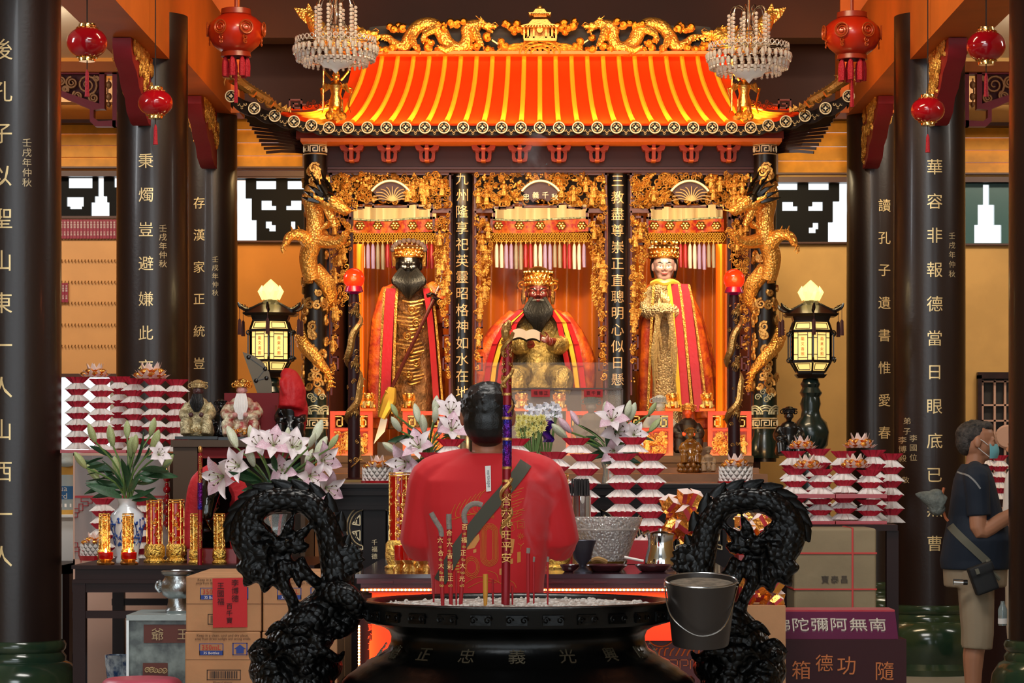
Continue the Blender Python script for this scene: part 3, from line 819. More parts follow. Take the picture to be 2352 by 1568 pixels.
# ---- upturned corners: rafters, yellow ribs, fretwork, gilded dragon on the hip, small guardian
RAFT = mat('dark_rafter', '#2a1213', .3, coat=.3)
for s in (-1, 1):
    mx = (lambda x: x) if s < 0 else (lambda x: 2481 - x)
    P = lambda x, y, Y: W(mx(x), y, Y)
    cor = link('roof_corner', MB().add([P(690, 300, 20.3), P(540, 230, 19.75), P(575, 285, 20.0), P(700, 318, 20.5), P(690, 300, 20.36), P(540, 230, 19.81), P(575, 285, 20.06), P(700, 318, 20.56)], [(0, 1, 2, 3), (7, 6, 5, 4), (0, 4, 5, 1), (1, 5, 6, 2), (2, 6, 7, 3), (3, 7, 4, 0)]).mesh('roof_corner', EAVEM, False), shrine)
    for i in range(10):
        t = i / 9
        a = (lerp(705, 560, (1 - t) ** 1.3), lerp(330, 262, 1 - t)) if False else None
        x0, y0 = lerp(562, 612, t), lerp(268, 350, t)
        m = MB()
        for j in range(3):
            u0, u1 = j / 3, (j + 1) / 3
            xa, ya = lerp(x0, 712, u0), lerp(y0, lerp(306, 352, t), u0) - 4 * sin(u0 * pi)
            xb, yb = lerp(x0, 712, u1), lerp(y0, lerp(306, 352, t), u1) - 4 * sin(u1 * pi)
            Yj = 20.05 + .12 * j + .2 * t
            m.bar(P(xa, ya, Yj), P(xb, yb, Yj + .06), S(4.4 - j * .5, 20), S(6.5, 20))
        m.build('rafter', RAFT, shrine, False)
    for j in range(6):
        t = j / 5
        pts = smoothpath([P(lerp(778, 762, t), lerp(268, 236, t), 20.1 + .25 * t), P(lerp(752, 725, t), lerp(284, 258, t), 20.05 + .15 * t), P(lerp(728, 655, t), lerp(290, 262, t), 20.02 + .05 * t)], 5)
        MB().tube(pts, S(6, 20), 7).build('roof_rib', RIBM, shrine)
    MB().add([P(800, 225, 20.5), P(780, 290, 20.1), P(700, 290, 20.0), P(640, 262, 19.95), P(660, 250, 20.3), P(740, 238, 20.5)], [(0, 1, 2, 3, 4, 5)]).build('corner_tile', ROOFM, shrine)
    m = MB()
    m.tube(smoothpath([P(756, 247, 20.1), P(715, 254, 20.05), P(664, 256, 20.0)], 4), S(2.5, 20), 6)
    for pts in ([(665, 254), (665, 229), (692, 229), (692, 248), (674, 248), (674, 238), (683, 238)], [(692, 252), (692, 240), (704, 240)]):
        fret(m, [(mx(a), b_) for a, b_ in pts], 20.03, 3.4)
    for x, y, r in ((712, 240, 8), (727, 244, 7), (740, 238, 8), (752, 236, 7), (720, 233, 5), (704, 246, 5)): m.spiral(P(x, y, 20.02), EX, EZV, S(r, 20), 1.5, rot=x)
    m.build('corner_fretwork', mat('red_brown_fretwork', '#6e2716', .45), shrine)
    m = MB()
    path = smoothpath([P(660, 256, 19.9), P(632, 244, 19.85), P(612, 228, 19.8), P(590, 216, 19.75), P(570, 203, 19.7), P(552, 190, 19.66), P(536, 178, 19.62)], 5)
    m.tube(path, radii((.006, .03, .035, .035, .05), len(path)), 7)
    spines(m, path, lambda i: (0, 0, 1), .05, 2)
    dragon_head(m, P(534, 176, 19.6), (s * .8, -.2, .5), (-.5 * s, 0, .8), .055)
    for x, y in ((640, 252), (618, 240), (600, 228), (580, 216), (566, 208), (556, 200)): m.spiral(P(x, y, 19.75), EX, EZV, S(9, 19.8), 1.4, rot=x)
    for x, y in ((625, 236), (585, 212)): m.tube([P(x, y, 19.7), P(x - 6, y + 8, 19.65), P(x - 14, y + 4, 19.62)], [.02, .016, .006], 5)
    m.build('hip_dragon', GOLD_DARK, shrine)
    m = MB()                                                    # guardian in armour on a cloud
    for x, y, r in ((758, 266, 9), (772, 270, 9), (787, 266, 9), (766, 260, 7), (780, 258, 7)): m.spiral(P(x, y, 19.97), EX, EZV, S(r, 20), 1.5, rot=x * 2, w=.012)
    g = P(772, 262, 19.98)
    for k in (-1, 1):
        m.tube([g + V((k * .03, 0, .1)), g + V((k * .035, -.01, .03)), g + V((k * .04, -.02, 0))], [.022, .018, .02], 6)
        m.tube([g + V((k * .045, 0, .2)), g + V((k * .09, -.02, .16)), g + V((k * .07, -.05, .21))], [.02, .016, .012], 6)
        m.tube([g + V((k * .03, .02, .24)), g + V((k * .08, .03, .3)), g + V((k * .1, .02, .36))], [.01, .008, .003], 4)
        m.tube([g + V((k * .05, .02, .2)), g + V((k * .11, .01, .18)), g + V((k * .085, .02, .06)), g + V((k * .1, .0, .01))], [.01, .009, .007, .004], 4)
    m.lathe([(.05, .05), (.045, .1), (.035, .14), (.05, .2), (.03, .225), (.015, .23)], g, 10)
    m.ell(g + V((0, 0, .255)), (.024, .024, .03)); m.lathe([(.028, .27), (.02, .29), (.006, .33)], g, 8)
    m.tube([g + V((-.09, -.03, .02)), g + V((-.085, -.03, .36))], .006, 5); m.ell(g + V((-.085, -.03, .36)), (.014, .006, .03))
    m.build('guardian_figurine', GOLD, shrine)
    # gilded fish at the end of the ridge
    m = MB()
    Q = lambda x, y, Y=21.1: P(x, y, Y)
    body = smoothpath([Q(842, 74), Q(815, 92), Q(780, 100), Q(748, 88), Q(728, 62), Q(716, 42), Q(706, 30)], 5)
    m.tube(body, radii((.05, .085, .1, .085, .065, .05, .03), len(body)), 10)
    for x, y, q_ in ((676, 18, .03), (690, 22, .025), (708, 8, .022), (724, 26, .02)):
        m.tube([Q(712, 44), Q((712 + x) / 2, (42 + y) / 2), Q(x, y)], [.05, q_ * 1.4, .004], 6, flat=.4)
    for k in range(6):
        x = 742 + k * 15
        m.tube([Q(x, 84), Q(x - 8, 68), Q(x - 16, 58)], [.03, .02, .004], 5, flat=.4)
    dragon_head(m, Q(838, 80), (-s, 0, .1) if False else ((1 if s < 0 else -1), 0, .05), (0, 0, 1), .07)
    for x, y in ((800, 78), (770, 70), (830, 98), (790, 106)): m.spiral(Q(x, y, 21.0), EX, EZV, S(9, 21), 1.4, rot=x)
    m.build('ridge_fish', GOLDS, shrine)
# ---- ridge carving with two dragons, clouds and a pagoda
YR = 21.1
ridge = MB().pp([(828, 117), (1654, 117), (1654, 124), (828, 124)], YR - .06, .2).build('ridge_carving', BRKT, shrine, False)
m = MB().pp([(850, 62), (900, 58), (1000, 60), (1130, 66), (1352, 66), (1480, 60), (1580, 58), (1630, 62), (1650, 100), (1650, 118), (832, 118), (832, 100)], YR + .08, .05)
m.build('ridge_back', mat('near_black_back', '#170b08', .6), ridge, False)
for s in (-1, 1):
    P = lambda x, y, Y=YR: W(x if s < 0 else 2481 - x, y, Y)
    m = MB()
    path = smoothpath([P(856, 84), P(888, 84), P(906, 100), P(928, 108), P(940, 88), P(960, 62), P(990, 56), P(1012, 72), P(1026, 98), P(1046, 112), P(1066, 106), P(1074, 86), P(1072, 68), P(1084, 58), P(1104, 58)], 6)
    m.tube(path, radii((.006, .02, .035, .045, .05, .05, .052, .055, .055, .055, .052, .048, .045, .042, .04), len(path)), 10)
    spines(m, path, lambda i: (V(path[i + 1]) - V(path[i])).cross(V((0, 1, 0))) * (1 if s > 0 else -1), .045, 3)
    dragon_head(m, P(1116, 60), ((1 if s < 0 else -1), -.15, -.15), (0, 0, 1), .06)
    for a, b, c in (((945, 84), (952, 104), (962, 116)), ((1000, 66), (976, 78), (970, 92)), ((1090, 66), (1100, 92), (1108, 104)), ((1040, 108), (1022, 116), (1008, 108))):
        m.tube([P(*a, YR - .04), P(*b, YR - .07), P(*c, YR - .08)], [.035, .026, .016], 6)
        claw(m, P(*c, YR - .08), (s * -.5, 0, -.8), .022)
    m.build('ridge_dragon', GOLDS, ridge)
m = MB(); rnd = random.Random(5)
for s in (-1, 1):
    for x, y in ((895, 62), (905, 68), (915, 60), (925, 66), (1006, 54), (1020, 58), (1034, 52), (1050, 56), (1064, 50), (1020, 66), (870, 112), (885, 114), (900, 110), (985, 110), (960, 112), (975, 90), (990, 98), (1036, 116), (1004, 116), (1080, 112), (1096, 108), (1120, 112), (1132, 118), (1150, 95), (1160, 105), (1150, 108), (1165, 58), (1175, 66), (1160, 52), (1186, 54), (1192, 66), (1182, 74), (1120, 86), (1090, 84), (1200, 62), (1206, 72), (860, 104), (845, 112)):
        X = x if s < 0 else 2481 - x
        m.spiral(W(X, y, YR - .02 - rnd.random() * .04), EX, EZV, S(rnd.uniform(6, 10), YR), 1.5, w=.014, rot=rnd.random() * 6)
        m.ell(W(X, y, YR), (S(8, YR), .03, S(5, YR)), 7, 5)
    for k in range(4):
        x0 = 1150 + k * 12
        m.tube(smoothpath([W(x if s < 0 else 2481 - x, y, YR - .03) for x, y in ((x0 - 20, 92 + k * 6), (x0, 104 + k * 4), (x0 + 26, 106 + k * 3))], 4), .008, 5)
m.build('cloud_scrolls', GOLD, ridge)
m = MB()                                                        # hills under the pagoda
for x, r in ((1190, 34), (1215, 40), (1240, 46), (1266, 40), (1292, 34), (1168, 26), (1314, 26)):
    for q_ in (1, .72, .45):
        m.tube([W(x + r * q_ * cos(a), 122 - r * .62 * q_ * sin(a), YR - .05 - (.02 if x == 1240 else 0)) for a in [pi * j / 10 for j in range(11)]], .008, 4)
m.build('carved_hills', GILT, ridge)
m = MB()
B = lambda x0, x1, y0, y1, d=0: m.box(X_(x0, YR), X_(x1, YR), YR - .1 - d, YR + .04, Z_(y1, YR), Z_(y0, YR))
B(1203, 1278, 93, 99, .02); B(1210, 1271, 88, 93)
for x in (1204, 1213, 1226, 1254, 1268, 1277): B(x - 2, x + 2, 62, 93)
B(1218, 1262, 64, 90, -.06)
m.lathe([(S(7, YR), -.02), (S(8.5, YR), 0), (S(7, YR), .02)], (0, 0, 0), 16)
for k in range(len(m.v) - 48, len(m.v)):
    x, y, z = m.v[k]; m.v[k] = (X_(1240, YR) + x, YR - .11 + z, Z_(74, YR) + y)
def proof(cx, w, y0, y1, up):
    p = [(cx - w, y1 - up), (cx - w + 3, y1), (cx + w - 3, y1), (cx + w, y1 - up), (cx + w * .6, (y0 + y1) / 2 + 1), (cx + w * .38, y0), (cx - w * .38, y0), (cx - w * .6, (y0 + y1) / 2 + 1)]
    m.pp(p, YR - .15, .16)
    for k in range(-5, 6): m.tube([W(cx + k * w * .07, y0, YR - .1), W(cx + k * w * .16, y1, YR - .16)], .006, 4)
proof(1240, 44, 44, 62, 4)
B(1226, 1255, 40, 45, .02)
for x in (1226, 1233, 1248, 1254): B(x - 1.5, x + 1.5, 30, 42)
proof(1240, 26, 20, 34, 6)
m.tube([W(1240, 22, YR), W(1240, 12, YR)], [.016, .004], 6); m.ell(W(1240, 18, YR), .02)
m.build('carved_pagoda', GOLD_DARK, ridge, False)
# ---- couplet columns
for cx, chars, lab in ((1063, rows('九州隆享祀英靈昭格神如水在地', [410 + i * 37.7 for i in range(14)]), 'l'), (1419, rows('三教盡尊崇正直聰明心似日懸', [415 + i * 38 for i in range(13)]), 'r')):
    Yc = YF + .08; r = S(22, Yc); Xc = X_(cx, Yc)
    o = MB().lathe([(r * .9, 1.5), (r * .9, Z_(325, Yc))], (Xc, Yc, 0), 28).build('couplet_column', MAROON, shrine)
    vs, fs = [], []
    for i in range(13):
        a = -pi / 2 + (i - 6) * .22
        for z in (Z_(376, Yc), Z_(1040, Yc)): vs.append((Xc + cos(a) * r * 1.06, Yc + sin(a) * r * 1.06, z))
    for i in range(12): fs.append((2 * i, 2 * i + 1, 2 * i + 3, 2 * i + 2))
    MB().add(vs, fs).build('couplet_board', PILM, o)
    m = MB()
    for ch, y in chars:
        z0 = Z_(y, Yc - r)
        def pl(x, z, e, z0=z0, Xc=Xc, Yc=Yc, r=r):
            k = r * 1.06 + .003; xx = max(-k * .99, min(k * .99, x - S(1, Yc)))
            return V((Xc + xx, Yc - math.sqrt(k * k - xx * xx) - e * .2, z0 + z))
        m.text(ch, (0, 0, 0), EX, EZV, S(31, Yc), place=pl)
    m.build('gilded_lettering', mat('bright_gilt_letter', (.98, .66, .33), .35, .4), o, False)
# ---- dragon columns
YD = 20.4
for s in (-1, 1):
    Mx = (lambda x: x) if s < 0 else (lambda x: 2481 - x)
    P = lambda x, y, Y=YD: W(Mx(x), y, Y)
    Xc = X_(Mx(724), YD); r = S(26, YD)
    col = MB().lathe([(r, 1.45), (r, Z_(326, YD))], (Xc, YD, 0), 28).build('dragon_column', mat('black_column_ground', '#140c0b', .35), shrine)
    z = lambda y: Z_(y, YD)
    MB().lathe([(r * 1.25, z(1052)), (r * 1.3, z(1040)), (r * 1.3, z(1020)), (r * 1.05, z(1000)), (r * 1.0, z(990)), (r * 1.08, z(978)), (r * 1.08, z(905))], (Xc, YD, 0), 28).build('column_base', DKGREEN, col)
    m = MB()
    for yk in (344, 972):
        rr = r * (1.02 if yk < 500 else 1.1)
        for y in (yk - 11, yk + 11):
            m.tube([(Xc + rr * cos(a * pi / 12), YD + rr * sin(a * pi / 12), z(y)) for a in range(25)], .005, 4)
        for k in range(-3, 4):
            def pt(u, v): 
                a = -pi / 2 + (k * 20 + u) / 24.
                return V((Xc + rr * 1.01 * cos(a), YD + rr * 1.01 * sin(a), z(yk + v)))
            key = [(-9, 7), (-9, -7), (7, -7), (7, 5), (-3, 5), (-3, -2), (2, -2)]
            for a, b in zip(key, key[1:]): m.bar(pt(*a), pt(*b), .007)
    m.build('key_band', COINM, col)
    m = MB()
    for k in range(-2, 3):
        for rad in (20, 15, 9):
            m.tube([V((Xc + r * 1.12 * cos(a_), YD + r * 1.12 * sin(a_), z(952 - rad * sin(b)))) for b in [pi * j / 9 for j in range(10)] for a_ in [-pi / 2 + (k * 26 + rad * cos(b)) / 26]], .006, 4)
    for x, y in ((-12, 910), (4, 900), (16, 912), (-4, 918)):
        m.spiral(W(Mx(724 + x), y, YD - r * 1.1), EX, EZV, S(8, YD), 1.5)
    m.build('wave_relief', mat('green_gold_line', (.55, .55, .40), .4, .5), col)
    m = MB(); rnd = random.Random(9)
    for k in range(86):
        y = rnd.uniform(385, 905); a = rnd.uniform(-pi, 0.0)
        if 470 < y < 560 and rnd.random() < .7: continue
        u = V((-sin(a), cos(a), 0))
        m.spiral((Xc + r * 1.06 * cos(a), YD + r * 1.06 * sin(a), z(y)), u, EZV, S(rnd.uniform(8, 13), YD), 1.6, w=.013, rot=rnd.random() * 6, k=5)
    m.build('cloud_scrolls', GOLD_DARK, col)
    m = MB()                                                    # dragon winding up the column
    path = []
    for i in range(60):
        t = i / 59; y = lerp(890, 620, t); a = -pi / 2 + s * (-2.2 + t * 2 * pi * 1.35)
        rr = r * (1.18 + .05 * sin(i)); path.append(V((Xc + rr * cos(a), YD + rr * sin(a), z(y))))
    m.tube(path, radii((.01, .045, .06, .062, .062), 60), 9)
    spines(m, path, lambda i: V(path[i]) - V((Xc, YD, path[i].z)), .05, 2)
    neck = smoothpath([P(716, 640, YD - .12), P(708, 590, YD - .16), P(722, 545, YD - .2), P(724, 500, YD - .2), P(716, 460, YD - .2), P(728, 430, YD - .22), P(752, 444, YD - .3)], 6)
    m.tube(neck, radii((.06, .068, .07, .066, .062, .058, .05), len(neck)), 10)
    spines(m, neck, lambda i: (s, .3, .1), .06, 2)
    dragon_head(m, P(752, 462, YD - .34), (-s * .72, -.3, -.5), (-s * .35, -.35, .8), .135, open_=.95, dk=1)
    for a in (([(712, 560), (690, 540), (666, 543), (656, 560)], (s * .5, -.2, -.8)), ([(738, 552), (762, 556), (784, 552), (794, 536)], (-s * .7, -.2, .4))):
        pts = smoothpath([P(x, y, YD - .22 - .05 * i) for i, (x, y) in enumerate(a[0])], 4)
        m.tube(pts, radii((.055, .045, .034, .026), len(pts)), 8)
        claw(m, pts[-1], a[1], .05)
    for x, y in ((676, 530), (668, 524), (684, 524)): m.tube([P(x + 6, y + 12, YD - .26), P(x, y - 6, YD - .24)], [.014, .002], 4)
    m.build('gilded_dragon', [GOLDS, mat('black_gilt', '#120e0a', .25, .4, coat=.3)], col)
# ---- friezes, fans and hanging side carvings
FANM = mat('maroon_fan', '#3a1220', .5)
FRET = mat('red_fret_edge', '#5a1a14', .35)
for bi, (x0, x1, seed) in enumerate(((758, 1036, 1), (1089, 1394, 2), (1447, 1722, 3))):
    Y = YF - .02; cx = (x0 + x1) / 2; h = (x1 - x0) / 2
    fr = MB().pp([(x0, 395), (x1, 395), (x1, 402), (x0, 402)], Y, .06).pp([(x0, 395), (x0 + 5, 395), (x0 + 5, 478), (x0, 478)], Y, .06).pp([(x1 - 5, 395), (x1, 395), (x1, 478), (x1 - 5, 478)], Y, .06).build('carved_frieze', FRET, shrine, False)
    poly = [(x0 + 5, 400), (x1 - 5, 400), (x1 - 5, 476), (x1 - 50, 474), (cx + 55, 462), (cx, 466), (cx - 55, 462), (x0 + 50, 474), (x0 + 5, 476)]
    fan = [(cx + 58 * sin(a), 494 - 76 * cos(a)) for a in [-.78 + .13 * i for i in range(13)]] + [(cx + 26 * sin(a), 490 - 34 * cos(a)) for a in [.72 - .16 * i for i in range(10)]]
    MB().pp([(x0 + 5, 400), (x1 - 5, 400), (x1 - 5, 470), (cx + 60, 455), (cx - 60, 455), (x0 + 5, 470)], Y + .1, .01).build('frieze_back', mat('dark_back', '#1c0b08', .7), fr, False)
    carve(MB(), poly, Y, 330, seed, 5, 10, fan, 9).build('gilt_scrolls', GILT, fr)
    f = MB().pp(fan, Y - .06, .05).build('fan_panel', FANM, fr, False)
    m = MB()
    m.tube([W(cx + 60 * sin(a), 494 - 79 * cos(a), Y - .08) for a in [-.8 + .1 * i for i in range(17)]], .011, 5)
    if bi == 1:
        for k, ch in enumerate('忠義千秋'): m.text(ch, W(cx - 33 + k * 22, 449 - 6 * (1 - abs(k - 1.5) / 1.5) + 3, Y - .065), EX, EZV, S(16, Y))
    else:
        for k in range(11):
            a = -1.35 + k * .27
            m.tube(smoothpath([W(cx + 4, 462, Y - .07), W(cx + 4 + 26 * sin(a), 462 - 26 * cos(a), Y - .075), W(cx + 4 + 46 * sin(a * 1.15), 462 - 34 * cos(a * 1.15), Y - .07)], 4), .004, 4)
    m.build('fan_ornament', COINM, f)
    m = MB()
    fret(m, [(x0 + 50, 477), (cx - 62, 476), (cx - 62, 466), (cx - 40, 466), (cx - 40, 474), (cx + 40, 474), (cx + 40, 466), (cx + 62, 466), (cx + 62, 476), (x1 - 50, 477)], Y)
    for sd in (-1, 1):
        e = x0 if sd < 0 else x1
        q_ = lambda pts: [(e - sd * x, y) for x, y in pts]
        fret(m, q_([(2, 481), (44, 481), (44, 445), (8, 445), (8, 470), (30, 470), (30, 458), (20, 458)]), Y, 5)
        fret(m, q_([(44, 466), (58, 466), (58, 478), (72, 478)]), Y)
        fret(m, q_([(2, 486), (46, 486), (46, 500), (40, 500), (40, 532), (10, 532), (10, 498), (28, 498), (28, 518), (20, 518)]), Y, 5)
        fret(m, q_([(32, 534), (32, 560), (14, 560), (14, 546)]), Y)
        fret(m, q_([(3, 486), (3, 905)]), Y, 4)
        for yb in (722, 770, 820): fret(m, q_([(4, yb), (18, yb), (18, yb + 30), (8, yb + 30), (8, yb + 14), (13, yb + 14)]), Y, 3.4)
        if (bi, sd) in ((0, 1), (1, -1), (1, 1), (2, -1), (0, -1), (2, 1)):
            wd = 40 if not ((bi == 0 and sd < 0) or (bi == 2 and sd > 0)) else 46
            poly = q_([(4, 486), (wd + 2, 520), (wd, 560), (wd - 8, 620), (wd - 4, 660), (wd - 16, 710), (16, 740), (4, 900)])
            carve(MB(), poly, Y, 170, seed * 10 + sd, 4, 8, None, 7).build('carved_side_panel', GILT, shrine)
    m.build('key_fret', FRET, fr, False)
# dark posts beside the dragon columns
for s in (-1, 1):
    Mx = (lambda x: x) if s < 0 else (lambda x: 2481 - x)
    m = MB()
    for x in (752, 806): m.pp([(Mx(x - 4), 395), (Mx(x + 4), 395), (Mx(x + 4), 1046), (Mx(x - 4), 1046)][::(1 if s < 0 else -1)], YF, .1)
    m.build('shrine_post', MAROON, shrine, False)
# ---- satin curtains, valances with fringe and tassels
def curtain(x0, x1, y0, y1, Y, label, seed, part=0):
    rnd = random.Random(seed); ph = rnd.random() * 6
    def fn(u, v):
        d = .05 * sin(u * 34 + ph + sin(v * 3) * .6) + .03 * sin(u * 13 + ph * 2)
        pinch = 1 - part * sin(v * pi) * .0
        return W(lerp(x0, x1, u), lerp(y0, y1, v), Y) + V((0, d, 0))
    o = MB().grid(fn, 90, 16).build('satin_curtain', ORSATIN)
    return tag(o, label, 'curtain', 'orange satin curtains in the shrine')
curtain(800, 1040, 470, 1046, 22.5, 'orange satin curtain behind the black-faced standing statue', 1)
curtain(1086, 1397, 470, 1046, 22.5, 'orange satin curtain behind the seated red-faced statue', 2)
curtain(1443, 1680, 470, 1046, 22.5, 'orange satin curtain behind the pale-faced standing statue', 3)
for x0, x1, nm in ((803, 836, 'narrow orange curtain strip at the left edge of the shrine opening'), (1644, 1672, 'narrow orange curtain strip at the right edge of the shrine opening')):
    o = MB().grid(lambda u, v: W(lerp(x0, x1, u), lerp(560, 1000, v), 20.75) + V((0, .02 * sin(u * 9), 0)), 12, 8).build('satin_curtain', mat('bright_orange_satin', '#ff8418', .4))
    tag(o, nm, 'curtain', 'orange satin curtains in the shrine')
BROC = mat('red_brocade', '#b01c26', .5, col2='#d8741c', vs=30, bump=.3, bs=60)
TASC = [mat('crimson_silk', '#b81a2c', .5), mat('white_silk', '#f2ead8', .5), mat('lilac_silk', '#b69ac8', .5), mat('grey_silk', '#a69680', .5)]
FRNG = mat('gold_silk_fringe', '#d9a640', .5)
for x0, x1, lab, bi in ((812, 1002, 'brocade valance with tassels over the black-faced statue', 0), (1130, 1352, 'brocade valance with tassels over the seated red-faced statue', 1), (1488, 1660, 'brocade valance with tassels over the pale-faced statue', 2)):
    Y = 21.95
    t = thing('tasselled_valance', lab, 'valance', W((x0 + x1) / 2, 540, Y), 'brocade valances in the shrine')
    wob = lambda u: .02 * sin(u * 17 + bi)
    MB().grid(lambda u, v: W(lerp(x0, x1, u), lerp(472, 503, v) + 3 * sin(u * 5), Y) + V((0, wob(u) + .02 * sin(u * 40), 0)), 40, 3).build('cream_band', CREAM, t)
    MB().grid(lambda u, v: W(lerp(x0 - 4, x1 + 3, u), lerp(503, 534, v) + 2 * sin(u * 5), Y - .01) + V((0, wob(u), 0)), 40, 3).build('brocade_band', BROC, t)
    m = MB()
    m.tube([W(lerp(x0, x1, i / 30), 503 + 3 * sin(i / 6), Y - .03) for i in range(31)], .008, 5)
    m.build('green_braid', mat('green_braid', '#3c6a48', .6, col2='#d8d4b0', vs=60), t)
    m = MB()
    for k in range(5):
        x = lerp(x0 + 15, x1 - 15, k / 4)
        for a in range(6): m.ell(W(x + 7 * cos(a * 1.05), 518 + 6 * sin(a * 1.05), Y - .03), (.016, .008, .016), 6, 4)
        m.ell(W(x, 518, Y - .04), .014, 6, 4)
    m.build('gold_flowers', GOLD, t)
    n = int((x1 - x0) / 11.2)
    m = MB()
    for k in range(n * 2 + 1):
        x = lerp(x0, x1, k / (n * 2))
        for s in (-1, 1): m.tube([W(x, 534, Y - .02), W(x + s * 8, 545, Y - .025), W(x, 556, Y - .02)], .0035, 4)
    m.build('knotted_fringe', FRNG, t)
    for k in range(n):
        x = lerp(x0 + 5, x1 - 5, (k + .5) / n); c = TASC[(1, 2, 3, 0)[(k // 2) % 4]]
        z = Z_(556, Y)
        tm = MB().tube([W(x, 552, Y - .02), W(x, 563, Y - .02)], .006, 5, 0)
        tm.tube([W(x, 560, Y - .02), W(x, 566, Y - .02), W(x, 590, Y - .02), W(x + .6, 614 + (k * 7) % 6, Y - .02)], [.006, .013, .015, .013], 7, 1)
        tm.build('tassel', [FRNG, c], t)
# ---- orange balustrades with lit carved panels, gilt lions on their posts
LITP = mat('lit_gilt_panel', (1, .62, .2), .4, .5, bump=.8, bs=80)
def balustrade(x0, x1, label):
    Y = 20.02; w = x1 - x0
    t = thing('orange_balustrade', label, 'balustrade', W((x0 + x1) / 2, 1046, Y), 'orange balustrades along the front of the shrine')
    m = frame_holes(MB(), (x0, x1, 944, 1046), [(x0 + 11, x1 - 11, 953, 982), (x0 + 11, x1 - 11, 990, 1042)], Y, .07)
    m.pp([(x0 + 8, 985), (x1 - 8, 985), (x1 - 8, 988), (x0 + 8, 988)], Y - .02, .03)
    m.build('balustrade_frame', ORANGELAC, t, False)
    MB().pp([(x0 + 8, 986), (x1 - 8, 986), (x1 - 8, 1044), (x0 + 8, 1044)], Y + .03, .02).build('balustrade_panel', ORANGELAC, t, False)
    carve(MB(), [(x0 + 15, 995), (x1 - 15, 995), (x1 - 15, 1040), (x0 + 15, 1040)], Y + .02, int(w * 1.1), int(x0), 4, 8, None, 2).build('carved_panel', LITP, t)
    m = MB()
    for e, sd in ((x0 + 12, 1), (x1 - 12, -1)):
        fret(m, [(e, 956), (e + sd * 16, 956), (e + sd * 16, 978), (e + sd * 4, 978), (e + sd * 4, 964), (e + sd * 10, 964)], Y + .02, 2.6)
    m.build('gilt_fret', GOLD, t, False)
    return t
balustrade(758, 856, 'orange balustrade panel between the left dragon column and the black-faced statue')
balustrade(925, 1022, 'orange balustrade panel right of the black-faced statue behind white lilies')
balustrade(1300, 1400, 'orange balustrade panel below the glass case behind the lily buds')
balustrade(1440, 1546, 'orange balustrade panel left of the amber seated figure')
balustrade(1626, 1726, 'orange balustrade panel beside the right dragon column')
def lion(x, label):
    Y = 20.05; b = W(x, 944, Y); s = S(42, Y)
    t = thing('gilt_lion', label, 'figurine', b, 'gilt lions on the balustrade posts')
    MB().box(b.x - s * .42, b.x + s * .42, Y - .06, Y + .06, b.z, b.z + s * .14).build('plinth', BRKT, t, False)
    m = MB()
    m.ell(b + V((0, 0, s * .42)), (s * .3, s * .3, s * .3)); m.ell(b + V((0, -s * .12, s * .78)), (s * .24, s * .24, s * .22))
    m.ell(b + V((0, -s * .32, s * .72)), (s * .13, s * .14, s * .1))
    for k in (-1, 1):
        m.tube([b + V((k * s * .18, -s * .2, s * .5)), b + V((k * s * .2, -s * .3, s * .16))], [s * .12, s * .1], 6)
        m.ell(b + V((k * s * .3, 0, s * .25)), (s * .14, s * .2, s * .13)); m.ell(b + V((k * s * .2, -s * .05, s * .95)), s * .07, 6, 4)
        for j in range(4): m.spiral(b + V((k * s * .26, -s * .1, s * (.6 + .1 * j))), EX, EZV, s * .1, 1.3, rot=j)
    m.build('lion_body', GOLD, t)
for x, l in ((846, 'gilt lion on the balustrade at the left of the black-faced statue'), (940, 'gilt lion on the balustrade right of the long polearm blade'), (1545, 'gilt lion on the balustrade left of the dark-robed figurine'), (1624, 'gilt lion on the balustrade right of the dark-robed figurine'), (1285, 'gilt lion behind the glass case above the white orchids'), (1198, 'gilt lion behind the glass case beside the tall incense stick')): lion(x, l)
# ================================================================ heads, hands, people, statues
def head(mb, c, h, R=None, nose=1.0, stern=False, chin=1.0):
    """face, skull, ears and neck of a head of height h; looks along local -y"""
    R = R or Matrix.Identity(3); c = V(c)
    P = lambda x, y, z: c + R @ V((x * h, y * h, z * h))
    E = lambda x, y, z, rx, ry, rz: mb.ell(P(x, y, z), (rx * h, ry * h, rz * h), 16, 10, R)
    E(0, .03, .10, .36, .43, .40); E(0, -.06, -.10, .32, .33, .34); E(0, -.14, -.33, .2 * chin, .2, .16 * chin)
    E(0, .12, -.05, .33, .33, .35)
    for k in (-1, 1):
        E(k * .16, -.30, -.08, .13, .1, .12)                      # cheek
        E(k * .15, -.345, .055, .11, .06, .04 + (.015 if stern else 0))   # brow
        E(k * .37, .04, -.02, .05, .09, .14)                      # ear
        E(k * .05, -.42, -.14, .045, .05, .04)                    # nostril
        E(k * .145, -.33, -.005, .075, .05, .04)                  # eyelid
    mb.tube([P(0, -.37, .05), P(0, -.43, -.05), P(0, -.49 * nose, -.13)], [h * .035, h * .045, h * .06], 8)
    E(0, -.37, -.235, .11, .05, .03); E(0, -.36, -.28, .09, .05, .03)  # lips
    mb.tube([P(0, .06, -.15), P(0, .1, -.62), P(0, .12, -.8)], [h * .24, h * .235, h * .28], 14)
    return P
